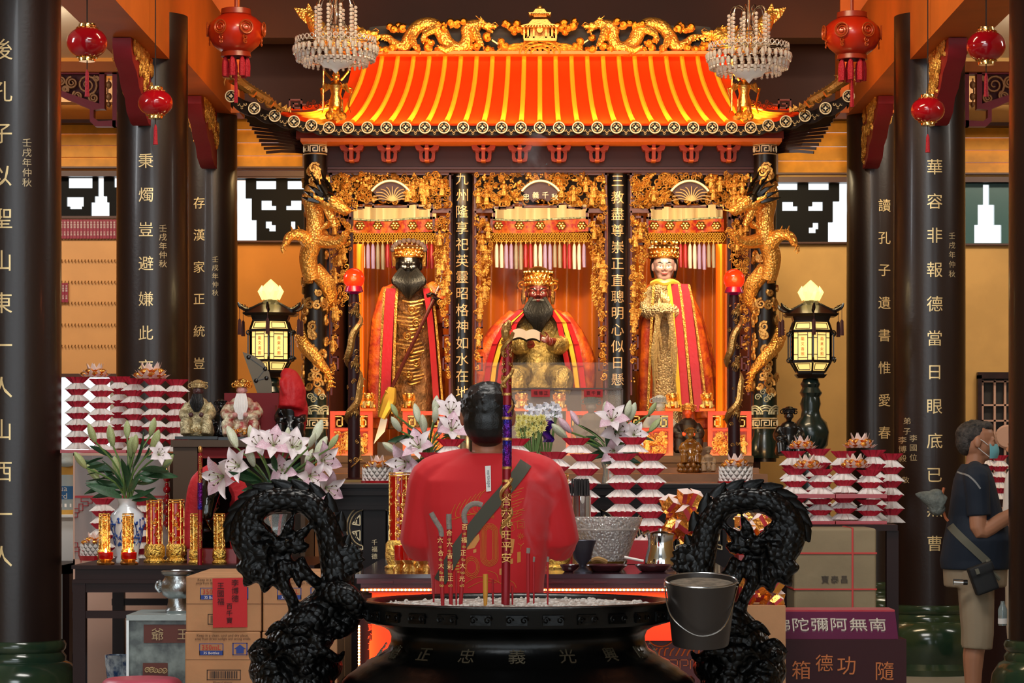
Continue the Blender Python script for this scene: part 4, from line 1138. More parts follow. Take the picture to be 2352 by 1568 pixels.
def hand(mb, wrist, d, n, size=.18, curl=.5, side=1):
    """palm, five unequal bent fingers and a thumb leaving the side of the palm; d towards the fingertips, n out of the palm"""
    d = V(d).normalized(); n = V(n); n = (n - d * n.dot(d)).normalized(); w = d.cross(n) * side
    s = size; p = V(wrist)
    R = Matrix((w, d, n)).transposed()
    mb.ell(p + d * s * .26, (s * .23, s * .3, s * .1), 10, 8, R)
    for k, (off, L) in enumerate(((-.165, .40), (-.055, .46), (.055, .43), (.155, .33))):
        b = p + d * s * .46 + w * s * off
        pts = [b]; a = 0; q = b
        for j, f in enumerate((.42, .33, .25)):
            a += curl * (.55 + .35 * j)
            q = q + (d * cos(a) + n * sin(a)) * s * L * f * 1.15; pts.append(q)
        mb.tube(pts, [s * .056, s * .052, s * .047, s * .036], 7)
        mb.ell(pts[-1], s * .036, 6, 5)
    b = p + d * s * .14 - w * s * .18
    mb.tube([b, b - w * s * .16 + d * s * .14 + n * s * .08, b - w * s * .17 + d * s * .33 + n * s * (.1 + .15 * curl)], [s * .08, s * .062, s * .045], 7)
    mb.ell(b - w * s * .17 + d * s * .33 + n * s * (.1 + .15 * curl), s * .045, 6, 5)
SHOE = mat('dark_shoe', '#1c1a19', .5)
EYEW = mat('eye_white', '#e8e4dc', .3)
EYED = mat('dark_eye', '#14100e', .3)
def person(label, loc, yaw, H, arms, skin, shirt, pants, hair, pant_to=.06, belly=1.0, sleeve=1.0, hem=.50, head_pitch=0, chest=1.0, hairmb=None, shirt_loose=.016):
    """a standing person; local x to their right, y forward; arms = ((elbow, wrist, finger dir, palm normal), ...) for right and left"""
    t = thing('person', label, 'person', loc)
    M = Matrix.Translation(loc) @ Matrix.Rotation(yaw, 4, 'Z')
    hz = H * .93; hh = H * .135
    sh = [V((k * .112 * H, 0, .815 * H)) for k in (1, -1)]
    def torso(mb, g, z0, top=True):
        k = H
        rings = [(0, 0, z0 * k, .098 * k + g, .066 * k * belly + g), (0, .004, .53 * k, .098 * k + g, .07 * k * belly + g), (0, .012 * belly, .60 * k, .09 * k * (.5 + .5 * belly) + g, .068 * k * belly + g),
                 (0, .004, .68 * k, .10 * k * chest + g, .066 * k * (.6 + .4 * belly) + g), (0, -.004, .75 * k, .112 * k * chest + g, .066 * k + g), (0, -.008, .80 * k, .112 * k * chest + g, .056 * k + g), (0, -.008, .83 * k, .085 * k + g, .045 * k + g), (0, -.004, .855 * k, .042 * k + g * .6, .036 * k + g * .6)]
        mb.loft([r for r in rings if r[2] >= z0 * k - 1e-6], 28, power=.85)
    b = MB()
    head(b, (0, .012 * H, hz), hh * 1.6 * .62, Euler((head_pitch, 0, pi)).to_matrix())
    torso(b, -.012, .47)
    for i, k in enumerate((1, -1)):
        e, w, fd, pn = arms[i]; e, w = V(e), V(w)
        b.tube(smoothpath([sh[i], sh[i].lerp(e, .5), e, e.lerp(w, .45), w], 4), radii((.038 * H * .8, .031 * H, .027 * H, .026 * H, .0165 * H), 17), 12)
        hand(b, w, fd, pn, .105 * H, .7, k)
        hip = V((k * .05 * H, 0, .5 * H)); kn = V((k * .054 * H, .012, .285 * H)); an = V((k * .056 * H, -.012, .05 * H))
        b.tube(smoothpath([hip, hip.lerp(kn, .5), kn, kn.lerp(an, .35) + V((0, -.015, 0)), an], 4), radii((.055 * H, .05 * H, .034 * H, .034 * H, .02 * H), 17), 12)
        b.tube([an + V((0, -.03, -.02)), an + V((0, .07, -.04)), an + V((0, .15, -.055))], [.032, .036, .026], 10)
    link('body', fuse(b.xf(M), .0055, 2, 'body', [skin]), t)
    m = MB(); torso(m, shirt_loose, hem)
    for i in (0, 1):
        e = V(arms[i][0]); w = V(arms[i][1])
        kx = 1 if i == 0 else -1
        p = [V((kx * .03 * H, -.006, .845 * H)), V((kx * .07 * H, -.004, .828 * H)), sh[i] + V((0, 0, -.012 * H)), sh[i].lerp(e, .5 * min(1, sleeve * 1.2)), sh[i].lerp(e, sleeve) if sleeve <= 1 else e]
        if sleeve > 1: p.append(e.lerp(w, sleeve - 1))
        p = smoothpath(p, 4)
        m.tube(p, radii((.022 * H, .034 * H, .044 * H, .042 * H, .040 * H, .039 * H), len(p)), 14)
    sm = fuse(m.xf(M), .007, 3, 'shirt', [shirt])
    shirt_o = link('shirt', sm, t)
    m = MB(); m.loft([(0, 0, .44 * H, .095 * H, .068 * H * belly), (0, 0, .535 * H, .1 * H + .004, .07 * H * belly + .004)], 24, power=.85)
    for k in (1, -1):
        hip = V((k * .05 * H, 0, .5 * H)); kn = V((k * .056 * H, .012, .285 * H)); an = V((k * .056 * H, -.012, .05 * H))
        zt = pant_to * H
        def at(z): return hip.lerp(kn, (hip.z - z) / (hip.z - kn.z)) if z > kn.z else kn.lerp(an, (kn.z - z) / (kn.z - an.z))
        zs = [hip.z - (hip.z - zt) * i / 5 for i in range(6)]
        m.tube([at(z) for z in zs], [lerp(.064, .043, max(0, min(1, (hip.z - z) / (hip.z - .06 * H)))) * H for z in zs], 14)
    link('trousers' if pant_to < .2 else 'shorts', fuse(m.xf(M), .008, 3, 'trousers', [pants]), t)
    m = MB()
    for k in (1, -1):
        a = V((k * .056 * H, -.012, .05 * H))
        m.tube([a + V((0, -.045, -.03)), a + V((0, 0, -.02)), a + V((0, .08, -.045)), a + V((0, .165, -.055))], [.035, .045, .043, .03], 10)
    link('shoes', fuse(m.xf(M), .01, 1, 'shoes', [SHOE]), t)
    if hairmb: link('hair', fuse(hairmb(H, hz, hh).xf(M), .0045, 3, 'hair', [hair]), t)
    return t, M, shirt_o
# ---------------------------------------------------------------- the worshipper seen from behind
TEE = mat('scarlet_tshirt', '#d3161e', .75, bump=.12, bs=9, sheen=.15)
def hair_a(H, hz, hh):
    m = MB()
    m.ell((0, -.006, hz + .028), (.091, .108, .088), 20, 12); m.ell((0, -.038, hz - .02), (.083, .075, .09), 18, 10); m.ell((0, .05, hz + .06), (.075, .06, .06))
    rnd = random.Random(2)
    for k in range(160):
        a = rnd.uniform(-pi, pi); e = rnd.uniform(-.2, 1.4)
        p = V((.09 * cos(a) * cos(e), -.006 + .106 * sin(a) * cos(e), hz + .028 + .086 * sin(e)))
        m.tube([p, p + V((.006 * cos(a), .006 * sin(a), .003))], [.006, .003], 4)
    return m
YA = 9.7
LA = (X_(1120, YA), YA, 0)
man, MA, shirtA = person('person in scarlet T-shirt seen from behind before the incense burner', LA, 0, 1.712,
    (((.245, .02, 1.165), (.05, .30, 1.30), (-.2, .5, .8), (-1, 0, 0)), ((-.232, .02, 1.165), (-.05, .30, 1.30), (.2, .5, .8), (1, 0, 0))),
    mat('brown_skin', '#a5694c', .5), TEE, mat('dark_trousers', '#1d1c20', .8), HAIR, hairmb=hair_a, sleeve=1.08, hem=.50, chest=1.1, belly=1.22, shirt_loose=.022)
def caster(objs):
    dgm = []
    for o in objs:
        me = o.data
        dgm.append(BVHTree.FromPolygons([v.co.copy() for v in me.vertices], [tuple(p.vertices) for p in me.polygons]))
    def hit(x, y, off=.003):
        """point of the worn surface below a pixel of the photo"""
        o = V((0, 0, EZ)); d = (W(x, y, 10) - o).normalized(); best = None
        for b in dgm:
            r = b.ray_cast(o, d)
            if r[0] is not None and (best is None or r[3] < best[1]): best = (r[0] - d * off, r[3])
        return best[0] if best else None
    return hit
onA = caster([shirtA])
def strokes(hit, lines, r, name, mt, par, off=.002):
    m = MB()
    for pts in lines:
        q = [hit(x, y, off) for x, y in pts]
        q = [p for p in q if p]
        if len(q) > 1: m.tube(q, r, 4)
    return m.build(name, mt, par)
def patches(hit, polys, name, mt, par, off=.0025):
    m = MB()
    for pl in polys:
        q = [hit(x, y, off) for x, y in pl]
        if all(q): m.add(q, [tuple(range(len(q)))])
    return m.build(name, mt, par, False)
PRINT = mat('gold_shirt_print', '#d88a34', .5)
L = []
def sp2(pts, n=5): return [(p.x, p.y) for p in smoothpath([(x, y, 0) for x, y in pts], n)]
for k in range(7):                                              # feathered wing, ruled rays, long rings, small signs
    L.append(sp2([(1118 - k * 12, 1122 + k * 6), (1102 - k * 11, 1140 + k * 7), (1096 - k * 9, 1168 + k * 4), (1112 - k * 5, 1180), (1135, 1172 + k * 3)]))
for k in range(10): L.append([(1160, 1133 + k * 8), (1203 - (k % 3) * 5, 1120 + k * 8)])
for k in range(5):
    w = 20 - k * 3
    L.append([(1124 + w * cos(a), (1222 if sin(a) < 0 else 1280) + w * sin(a)) for a in [pi * j / 10 for j in range(20)]] + [(1124 + w, 1280)])
for k in range(3): L.append([(1083 + (12 + k * 3) * cos(a), 1302 + (16 + k * 4) * sin(a)) for a in [pi * j / 8 for j in range(17)]])
for k in range(8): L.append([(1196 + 2 * cos(k * pi / 4), 1231 + 2 * sin(k * pi / 4)), (1196 + 8 * cos(k * pi / 4), 1231 + 8 * sin(k * pi / 4))])
L += [sp2([(1070, 1340), (1095, 1325), (1130, 1330), (1160, 1345)]), sp2([(1075, 1350), (1105, 1336), (1140, 1338)]), sp2([(1120, 1310), (1140, 1318), (1145, 1338)]), sp2([(1165, 1330), (1180, 1338), (1186, 1350)]), sp2([(1185, 1182), (1192, 1172), (1206, 1172)]), sp2([(1188, 1186), (1200, 1180)]),
      [(1188, 1198), (1204, 1197), (1205, 1212), (1189, 1213), (1188, 1198)], [(1192, 1202), (1200, 1202), (1200, 1208), (1193, 1208)], sp2([(1190, 1248), (1197, 1252), (1203, 1247)]), [(1197, 1252), (1196, 1262)], [(1170, 1200), (1180, 1206), (1182, 1216), (1172, 1222)]]
strokes(onA, L, .0009, 'shirt_line_print', PRINT, shirtA)
Pq = [[(1072, 1262), (1075, 1245), (1100, 1225), (1102, 1238), (1090, 1258)], [(1163, 1270), (1168, 1236), (1182, 1238), (1178, 1270)], [(1160, 1196), (1168, 1194), (1170, 1216), (1162, 1220)], [(1087, 1262), (1094, 1260), (1094, 1268), (1087, 1270)]]
for k in range(5): Pq.append([(1046, 1284 + k * 7), (1055, 1283 + k * 7), (1055, 1287 + k * 7), (1046, 1288 + k * 7)])
Pq += [[(1188, 1268), (1196, 1266), (1196, 1290), (1188, 1292)], [(1168, 1284), (1178, 1282), (1178, 1294), (1168, 1296)], [(1062, 1320), (1067, 1318), (1066, 1342), (1062, 1342)], [(1147, 1306), (1155, 1304), (1155, 1320), (1147, 1320)], [(1158, 1280), (1164, 1280), (1164, 1290), (1158, 1290)]]
patches(onA, Pq, 'shirt_patch_print', PRINT, shirtA)
tg = MB(); q = [onA(x, y, .009) for x, y in ((1114, 1070), (1127, 1069), (1128, 1127), (1117, 1129))]
tgo = tg.add(q, [(0, 1, 2, 3)]).build('neck_tag', WHITE, shirtA, False)
m = MB(); u = (q[3] - q[0]).normalized(); vv = u.cross(V((0, -1, 0))).normalized()
if vv.x < 0: vv = -vv
m.text('vertivape', (q[0] + q[1] + q[2] + q[3]) / 4 + V((0, -.002, 0)), u, vv, .0165)
m.build('tag_lettering', BLACKLAC, shirtA, False)
def ribbon(hit, pts, wpx, name, mt, par, off=.006, n=8):
    m = MB(); c = sp2(pts, n); rows_ = []
    for i, p in enumerate(c):
        a, b = c[max(0, i - 1)], c[min(len(c) - 1, i + 1)]
        dx, dy = b[0] - a[0], b[1] - a[1]; L_ = math.hypot(dx, dy) or 1
        nx, ny = -dy / L_, dx / L_
        r = [hit(p[0] + nx * wpx * k, p[1] + ny * wpx * k, off) for k in (-.5, 0, .5)]
        if all(r): rows_.append(r)
    vs = [p for r in rows_ for p in r] + [p + V((0, .004, 0)) for r in rows_ for p in r]
    k3 = len(rows_) * 3; fs = []
    for i in range(len(rows_) - 1):
        for j in (0, 1): fs.append((i * 3 + j, i * 3 + 3 + j, i * 3 + 4 + j, i * 3 + 1 + j))
        for j in (0, 2): fs.append((i * 3 + j, i * 3 + 3 + j, k3 + i * 3 + 3 + j, k3 + i * 3 + j))
    return m.add(vs, fs).build(name, mt, par)
so = ribbon(onA, [(1208, 1062), (1192, 1086), (1162, 1124), (1120, 1172), (1080, 1222), (1052, 1260), (1030, 1298), (1010, 1335)], 30, 'sling_strap', mat('olive_webbing', '#4d4a3c', .8), None)
tag(so, 'dark olive sling strap across the back of the scarlet T-shirt', 'strap')
# ---------------------------------------------------------------- man in navy shirt, in profile
GREYH = mat('greying_hair', '#1f1b19', .6, col2='#4a423c', vs=40, bump=.4, bs=150)
def hair_b(H, hz, hh):
    m = MB(); m.ell((0, -.012, hz + .04), (.083, .102, .078), 20, 12); m.ell((0, -.05, hz - .0), (.076, .062, .08), 16, 10)
    m.ell((0, .055, hz + .085), (.06, .045, .034), 12, 8)
    rnd = random.Random(4)
    for k in range(120):
        a = rnd.uniform(-pi, pi); e = rnd.uniform(.3, 1.5)
        p = V((.08 * cos(a) * cos(e), -.01 + .1 * sin(a) * cos(e), hz + .04 + .076 * sin(e)))
        m.tube([p, p + V((.004 * cos(a), .008, .012))], [.005, .0015], 4)
    return m
YBm = 16.1
LB = (X_(2240, YBm), YBm, 0)
navy, MBm, shirtB = person('person in navy T-shirt, khaki shorts and blue face mask, in profile', LB, -pi / 2 - .12, 1.675,
    (((.20, .02, 1.055), (.10, .30, 1.20), (-.15, .9, .25), (-.6, 0, -.6)), ((-.20, .02, 1.06), (-.08, .29, 1.17), (.2, .9, .2), (.5, 0, -.7))),
    mat('tan_skin', '#b57c5c', .5), mat('navy_tshirt', '#121d2c', .8, bump=.1, bs=10), mat('khaki_cotton', '#9d8a70', .8, bump=.25, bs=14), GREYH, pant_to=.235, belly=1.55, sleeve=.72, hem=.50, hairmb=hair_b, shirt_loose=.022)
m = MB()
for i in range(13):
    pass
hzB = 1.675 * .93
def mk(u, v):
    a = lerp(-1.15, 1.15, u); r = .078 + .012 * cos(a) * sin(pi * v)
    return MBm @ V((r * .95 * sin(a), .012 * 1.675 + .025 + r * 1.0 * cos(a) , hzB + lerp(-.012, -.095, v)))
MB().grid(mk, 16, 8).build('face_mask', mat('pale_blue_mask', '#7cc0c8', .7), navy)
m = MB()
for k in (-1, 1):
    m.tube(smoothpath([MBm @ V((k * .07, .07, hzB - .02)), MBm @ V((k * .083, .03, hzB + .01)), MBm @ V((k * .083, .0, hzB + .005)), MBm @ V((k * .082, .01, hzB - .03)), MBm @ V((k * .065, .075, hzB - .085))], 4), .0025, 5)
m.build('mask_loops', WHITE, KIDS[navy.name][-1])
onB = caster([shirtB] + [c for c in KIDS[navy.name] if c.name.startswith(('shorts', 'trousers'))])
so = ribbon(onB, [(2168, 1180), (2182, 1206), (2206, 1232), (2238, 1262), (2270, 1292)], 18, 'shoulder_strap', mat('grey_green_webbing', '#6a6656', .8), None, .008)
tag(so, 'grey green shoulder strap across the navy T-shirt', 'strap')
so = ribbon(onB, [(2188, 1080), (2206, 1086), (2224, 1092), (2240, 1106), (2252, 1122)], 4, 'neck_cord', mat('grey_cord', '#8a8a88', .7), None, .006)
tag(so, 'thin grey neck cord on the person in navy T-shirt', 'cord')
YC = YBm - .26
t = thing('camera_pouch', 'black pouch hanging at the hip of the person in navy T-shirt', 'pouch', W(2260, 1365, YC))
m = MB(); R = Euler((0, -.35, 0)).to_matrix()
m.obox(W(2258, 1330, YC), (.13, .09, .15), R); m.obox(W(2252, 1306, YC), (.14, .1, .05), R)
link('pouch_body', fuse(m, .008, 3, 'pouch', [mat('black_nylon', '#131314', .7)]), t)
m = MB(); m.tube([W(2268, 1285, YC), W(2276, 1310, YC - .02), W(2296, 1330, YC)], .012, 6); m.obox(W(2245, 1312, YC - .06), (.02, .01, .03), R)
m.build('pouch_strap', mat('grey_green_webbing', '#6a6656', .8), t)
t = thing('flask', 'small silver flask in the back pocket of khaki shorts', 'flask', W(2206, 1336, YC))
m = MB().tube([W(2190, 1336, YC), W(2212, 1337, YC)], .017, 14); m.build('flask_body', CHROME, t)
MB().tube([W(2211, 1337, YC), W(2222, 1337, YC)], .0155, 14).build('flask_cap', BLACKLAC, t)
t = thing('water_bottle', 'clear bottle with white label hanging below the black pouch', 'bottle', W(2303, 1420, YC))
MB().lathe([(.024, 0), (.026, .05), (.026, .09), (.012, .12), (.011, .135)], W(2303, 1436, YC), 14).build('bottle_body', mat('clear_bottle', '#bcd0d4', .15, trans=.7), t)
MB().lathe([(.0265, 0), (.0265, .03)], W(2303, 1432, YC), 14).build('bottle_label', WHITE, t)
# grey plush bag on the back
t = thing('sling_bag', 'grey pointed sling bag on the back of the person in navy T-shirt', 'bag', W(2150, 1180, YBm - .12))
Yb = YBm - .14
m = MB()
m.tube(smoothpath([W(2102, 1134, Yb), W(2124, 1140, Yb), W(2148, 1150, Yb), W(2166, 1160, Yb)], 4), radii((.004, .035, .06, .055), 13), 10)
m.ell(W(2150, 1132, Yb), (.04, .05, .025)); m.ell(W(2152, 1168, Yb), (.05, .05, .04))
link('bag_body', fuse(m, .007, 2, 'bag', [mat('grey_plush', '#6d726c', .9, bump=.5, bs=60, var=.2, vs=30)]), t)
MB().tube(smoothpath([W(2168, 1120, Yb), W(2162, 1150, Yb - .02), W(2170, 1185, Yb), W(2178, 1196, Yb)], 4), .008, 6).build('orange_trim', mat('orange_trim', '#b4643c', .7), t)
# a visitor mostly hidden by the front column
def hair_c(H, hz, hh):
    m = MB(); m.ell((0, -.01, hz + .03), (.083, .1, .08), 16, 10); return m
YCm = 17.6
person('person in white shirt mostly hidden behind the right front column', (X_(2358, YCm), YCm, 0), pi / 2 - .5, 1.66,
    (((.2, .02, 1.04), (.1, .28, 1.16), (-.1, .9, .2), (-.6, 0, -.6)), ((-.2, .03, 1.04), (-.08, .28, 1.16), (.1, .9, .2), (.6, 0, -.6))),
    mat('tan_skin', '#b57c5c', .5), mat('white_cotton', '#dcd6d4', .8, bump=.15, bs=10), mat('beige_trousers', '#b5aa9a', .8), HAIR, hairmb=hair_c, belly=1.2, sleeve=.9)
# ---------------------------------------------------------------- the three great statues
FACER = mat('dark_red_face', '#5a1c18', .3, coat=.3)
FACEK = mat('black_face', '#100d0d', .3, coat=.3)
FACEW = mat('pale_pink_face', '#a07e7c', .35, coat=.2)
BEARD = mat('black_beard', '#060607', .5, bump=.25, bs=90)
OLIVE = mat('olive_gilt_robe', (.30, .22, .07), .4, .6, bump=.7, bs=60, var=.4, vs=20)
BROCO = mat('orange_embroidered_satin', '#d9651a', .45, bump=.35, bs=40, col2='#a8331c', vs=14)
PALEG = mat('ivory_gilt_robe', (.66, .50, .27), .4, .5, bump=.8, bs=70, kind='voronoi')
DKGOLD = mat('brown_gilt_robe', (.26, .13, .05), .4, .5, bump=.7, bs=55, var=.5, vs=16)
YS = 21.45
def lofts(mb, Y, rings, dk=.62, n=28, wave=0, nw=9, front=None):
    """horizontal rings (centre px, y px, half width px); dk = depth to width"""
    rs = []
    vs, fs = [], []
    for i, (cx, y, hw) in enumerate(rings):
        w = S(hw, Y)
        for j in range(n):
            a = 2 * pi * j / n
            k = 1 + wave * (i / len(rings)) * cos(nw * a)
            vs.append((X_(cx, Y) + w * k * cos(a), Y + w * dk * k * sin(a), Z_(y, Y)))
    for i in range(len(rings) - 1):
        for j in range(n): fs.append((i * n + j, (i + 1) * n + j, (i + 1) * n + (j + 1) % n, i * n + (j + 1) % n))
    fs.append(tuple(range(n))); fs.append(tuple(range((len(rings) - 1) * n, len(rings) * n))[::-1])
    return mb.add(vs, fs)
def strip(mb, Y, line, w, dk, th=.012, mi=None):
    """sash over a body: line of (x, y, surface half width, centre px) in px"""
    vs, fs = [], []
    for i, (x, y, hw, cx) in enumerate(line):
        for k in (-1, 1):
            q = max(-.98, min(.98, (x + k * w / 2 - cx) / hw)); yy = -S(hw, Y) * dk * math.sqrt(1 - q * q)
            vs.append((X_(x + k * w / 2, Y), Y + yy - th, Z_(y, Y)))
            vs.append((X_(x + k * w / 2, Y), Y + yy + .004, Z_(y, Y)))
    for i in range(len(line) - 1):
        a = i * 4; b = a + 4
        fs += [(a, b, b + 2, a + 2), (a, a + 1, b + 1, b), (a + 2, b + 2, b + 3, a + 3)]
    return mb.add(vs, fs, mi)
def face_paint(par, c, h, R, brow, eyec=True, lips=None):
    R = R or Matrix.Identity(3)
    P = lambda x, y, z: V(c) + R @ V((x * h, y * h, z * h))
    m = MB()
    for k in (-1, 1): m.tube([P(k * .06, -.40, .08), P(k * .15, -.405, .12), P(k * .25, -.35, .085)] if lips else [P(k * .05, -.40, .045), P(k * .15, -.405, .10), P(k * .25, -.35, .11)], [h * .014, h * .018, h * .006], 5)
    par = KIDS[par.name][-1]
    m.build('eyebrows', brow, par)
    m = MB()
    for k in (-1, 1): m.ell(P(k * .145, -.365, -.01), (h * .055, h * .03, h * .013), 8, 5, R, 0); m.ell(P(k * .14, -.392, -.01), (h * .022, h * .012, h * .022), 7, 5, R, 1)
    m.build('eyes', [EYEW if eyec else EYED, EYED], par)
    if lips: MB().ell(P(0, -.405, -.255), (h * .085, h * .03, h * .032), 10, 6, R).build('lips', lips, par)
def crown(m, c, r, h, n=9, pom=False):
    c = V(c)
    m.lathe([(r * 1.02, 0), (r * 1.06, h * .12), (r * 1.0, h * .2), (r * 1.02, h * .55), (r * 1.08, h * .62), (r * .9, h * .7), (r * .6, h * .9), (r * .2, h)], c, 20)
    for k in range(n):
        a = -pi + pi * k / (n - 1); u = V((-sin(a), cos(a), 0)); p = c + V((r * 1.05 * cos(a), r * 1.05 * sin(a), h * .38))
        m.spiral(p, u, EZV, h * .2, 1.5, rot=k); m.ell(c + V((r * 1.03 * cos(a), r * 1.03 * sin(a), h * .68)), h * .09, 6, 5)
        m.spiral(c + V((r * 1.06 * cos(a), r * 1.06 * sin(a), h * .14)), u, EZV, h * .12, 1.2, rot=-k)
def beard(m, c, w, L, Y, n=26, seed=0, dep=.05, bulge=1.0):
    """many strands hanging from the chin; c in px, w half width px, L length px"""
    rnd = random.Random(seed)
    for k in range(n):
        t = -1 + 2 * k / (n - 1); x = c[0] + t * w
        l = L * (1 - .35 * t * t) * rnd.uniform(.9, 1.05)
        m.tube(smoothpath([W(x * .5 + c[0] * .5, c[1] - 6 * t * t * 2, Y), W(c[0] + t * w * bulge, c[1] + l * .35, Y - dep), W(c[0] + t * w * .75, c[1] + l * .7, Y - dep * .8), W(c[0] + t * w * .3, c[1] + l, Y - dep * .5)], 3), radii((S(7, Y), S(8, Y), S(6, Y), .002), 10), 6)
    m.ell(W(c[0], c[1] + L * .3, Y), (S(w * .8 * bulge, Y), dep * .9, S(L * .34, Y)))
# seated, red-brown face
t = thing('deity_statue', 'seated statue with red-brown face, long black beard, orange cape and white book', 'statue', W(1225, 1046, YS), 'great statues in the shrine')
MB().box(X_(1120, YS), X_(1335, YS), YS - .15, YS + .4, 1.49, Z_(892, YS)).build('pedestal', MAROON, t, False)
b = MB(); hc = W(1236, 672, YS - .02); hsz = S(76, YS)
head(b, hc, hsz, None, 1.0, True)
b.tube([W(1180, 760, YS), W(1195, 800, YS - .12), W(1222, 790, YS - .26)], [.05, .045, .03], 8); hand(b, W(1222, 790, YS - .26), (-.4, -.3, .5), (0, -.5, .6), .12, .8)
b.tube([W(1295, 740, YS), W(1290, 790, YS - .14), W(1262, 784, YS - .3)], [.05, .045, .032], 8); hand(b, W(1262, 784, YS - .3), (-.9, 0, .35), (-.2, -.6, .4), .13, .8, -1)
link('statue_body', fuse(b, .0055, 1, 'statue_body', [FACER]), t)
face_paint(t, hc, hsz, None, EYED)
m = MB(); lofts(m, YS, [(1236, 705, 30), (1236, 722, 52), (1238, 745, 62), (1238, 790, 56), (1238, 830, 62), (1236, 870, 74), (1236, 893, 78)], .75, 28, .05, 7)
for s in (-1, 1):
    m.tube(smoothpath([W(1238 + s * 50, 740, YS), W(1238 + s * 52, 790, YS - .16), W(1238 + s * 26, 792, YS - .25)], 4), radii((.06, .075, .055), 9), 10)
    m.tube(smoothpath([W(1238 + s * 35, 862, YS - .1), W(1238 + s * 55, 868, YS - .34), W(1238 + s * 50, 900, YS - .36)], 4), radii((.09, .085, .08), 9), 10)
link('robe', fuse(m, .009, 2, 'robe', [OLIVE]), t)
m = MB(); lofts(m, YS + .12, [(1238, 706, 34), (1236, 716, 60), (1232, 740, 84), (1227, 780, 106), (1224, 830, 124), (1223, 893, 128)], .42, 40, .03, 13)
for s in (-1, 1): m.tube(smoothpath([W(1236 + s * 55, 722, YS), W(1230 + s * 84, 770, YS - .05), W(1226 + s * 112, 830, YS - .08), W(1226 + s * 112, 892, YS - .06)], 4), radii((.05, .09, .10, .1), 13), 12)
link('cape', fuse(m, .01, 2, 'cape', [BROCO]), t)
m = MB()
for s in (-1, 1):
    for off, mi in ((0, 0), (16, 1), (30, 0)):
        pts = [(1236 + s * (30 + off * .3), 712), (1234 + s * (50 + off * .7), 740), (1230 + s * (64 + off), 790), (1228 + s * (76 + off), 840), (1228 + s * (82 + off), 890)]
        for a, c in zip(pts, pts[1:]):
            w = 6 if mi == 0 else 5
            m.add([W(a[0] - w, a[1], YS - .19), W(a[0] + w, a[1], YS - .21), W(c[0] + w, c[1], YS - .215), W(c[0] - w, c[1], YS - .2), W(a[0] - w, a[1], YS - .1), W(a[0] + w, a[1], YS - .1), W(c[0] + w, c[1], YS - .1), W(c[0] - w, c[1], YS - .1)], [(0, 3, 2, 1), (0, 1, 5, 4), (3, 7, 6, 2), (0, 4, 7, 3), (1, 2, 6, 5)], mi)
m.build('cape_sash', [REDSATIN, YELSATIN], t)
m = MB(); crown(m, hc + V((0, .01, hsz * .2)), hsz * .42, hsz * .6, 11)
for s in (-1, 1):
    m.lathe([(.012, 0), (.02, .05), (.012, .1), (.016, .14)], hc + V((s * hsz * .44, 0, -hsz * .35)), 8)
    m.spiral(hc + V((s * hsz * .5, 0, hsz * .2)), EX, EZV, hsz * .2, 1.5, rot=s)
m.build('crown', GOLD, t)
m = MB(); beard(m, (1236, 698), 27, 72, YS - .14, 24, 1, .06, 1.05)
for s in (-1, 1): m.tube(smoothpath([W(1236 + s * 4, 690, YS - .16), W(1236 + s * 18, 694, YS - .16), W(1236 + s * 26, 716, YS - .15)], 4), radii((.014, .014, .004), 9), 6)
m.build('beard', BEARD, t)
bk = thing('open_book', 'white open book in the hands of the seated red-faced statue', 'book', W(1208, 770, YS - .36))
MB().grid(lambda u, v: W(lerp(1178, 1240, u), lerp(758, 778, v) - 5 * abs(sin(u * 2 * pi)) + 4 * u, YS - .37 + .04 * v), 16, 4, thick=.02).build('book_pages', WHITE, bk)
MB().grid(lambda u, v: W(lerp(1177, 1241, u), lerp(764, 783, v) - 5 * abs(sin(u * 2 * pi)) + 4 * u, YS - .345 + .04 * v), 16, 4, thick=.006).build('book_cover', BLACKLAC, bk)
# standing, black face with polearm
t = thing('deity_statue', 'standing statue with black face, bushy black beard and long polearm', 'statue', W(945, 1046, YS), 'great statues in the shrine')
MB().box(X_(870, YS), X_(1020, YS), YS - .2, YS + .3, 1.49, 1.6).build('pedestal', MAROON, t, False)
b = MB(); hc = W(939, 610, YS - .02); hsz = S(74, YS)
head(b, hc, hsz, None, 1.0, True)
b.tube([W(1000, 670, YS), W(1012, 700, YS - .05), W(998, 690, YS - .22)], [.05, .05, .035], 8); hand(b, W(1004, 702, YS - .26), (-.3, -.2, .9), (-.8, -.5, 0), .17, 1.1, -1)
link('statue_body', fuse(b, .0055, 1, 'statue_body', [FACEK]), t)
face_paint(t, hc, hsz, None, BEARD, False)
m = MB(); lofts(m, YS, [(940, 642, 24), (942, 660, 46), (946, 700, 46), (950, 760, 42), (950, 830, 46), (948, 900, 50), (944, 985, 54)], .8, 28, .06, 7)
link('robe', fuse(m, .009, 2, 'robe', [DKGOLD]), t)
m = MB()
for k in range(22):
    t_ = k / 21; m.tube(smoothpath([W(925 + 14 * sin(k), 690 + k * 9, YS - .16), W(945, 694 + k * 9, YS - .19), W(968 + 6 * cos(k), 688 + k * 9, YS - .16)], 3), .009, 5)
for k in range(6): m.spiral(W(945 + 12 * sin(k * 2), 712 + k * 30, YS - .2), EX, EZV, S(10, YS), 1.5, rot=k)
m.build('gilt_armour_folds', GOLD_DARK, t)
m = MB(); lofts(m, YS + .1, [(941, 645, 28), (938, 660, 58), (936, 720, 78), (934, 800, 86), (932, 880, 90), (930, 985, 92)], .42, 40, .03, 13)
m.tube(smoothpath([W(892, 662, YS), W(876, 740, YS - .05), W(868, 840, YS - .06), W(866, 960, YS - .05)], 4), radii((.05, .08, .08, .08), 13), 12)
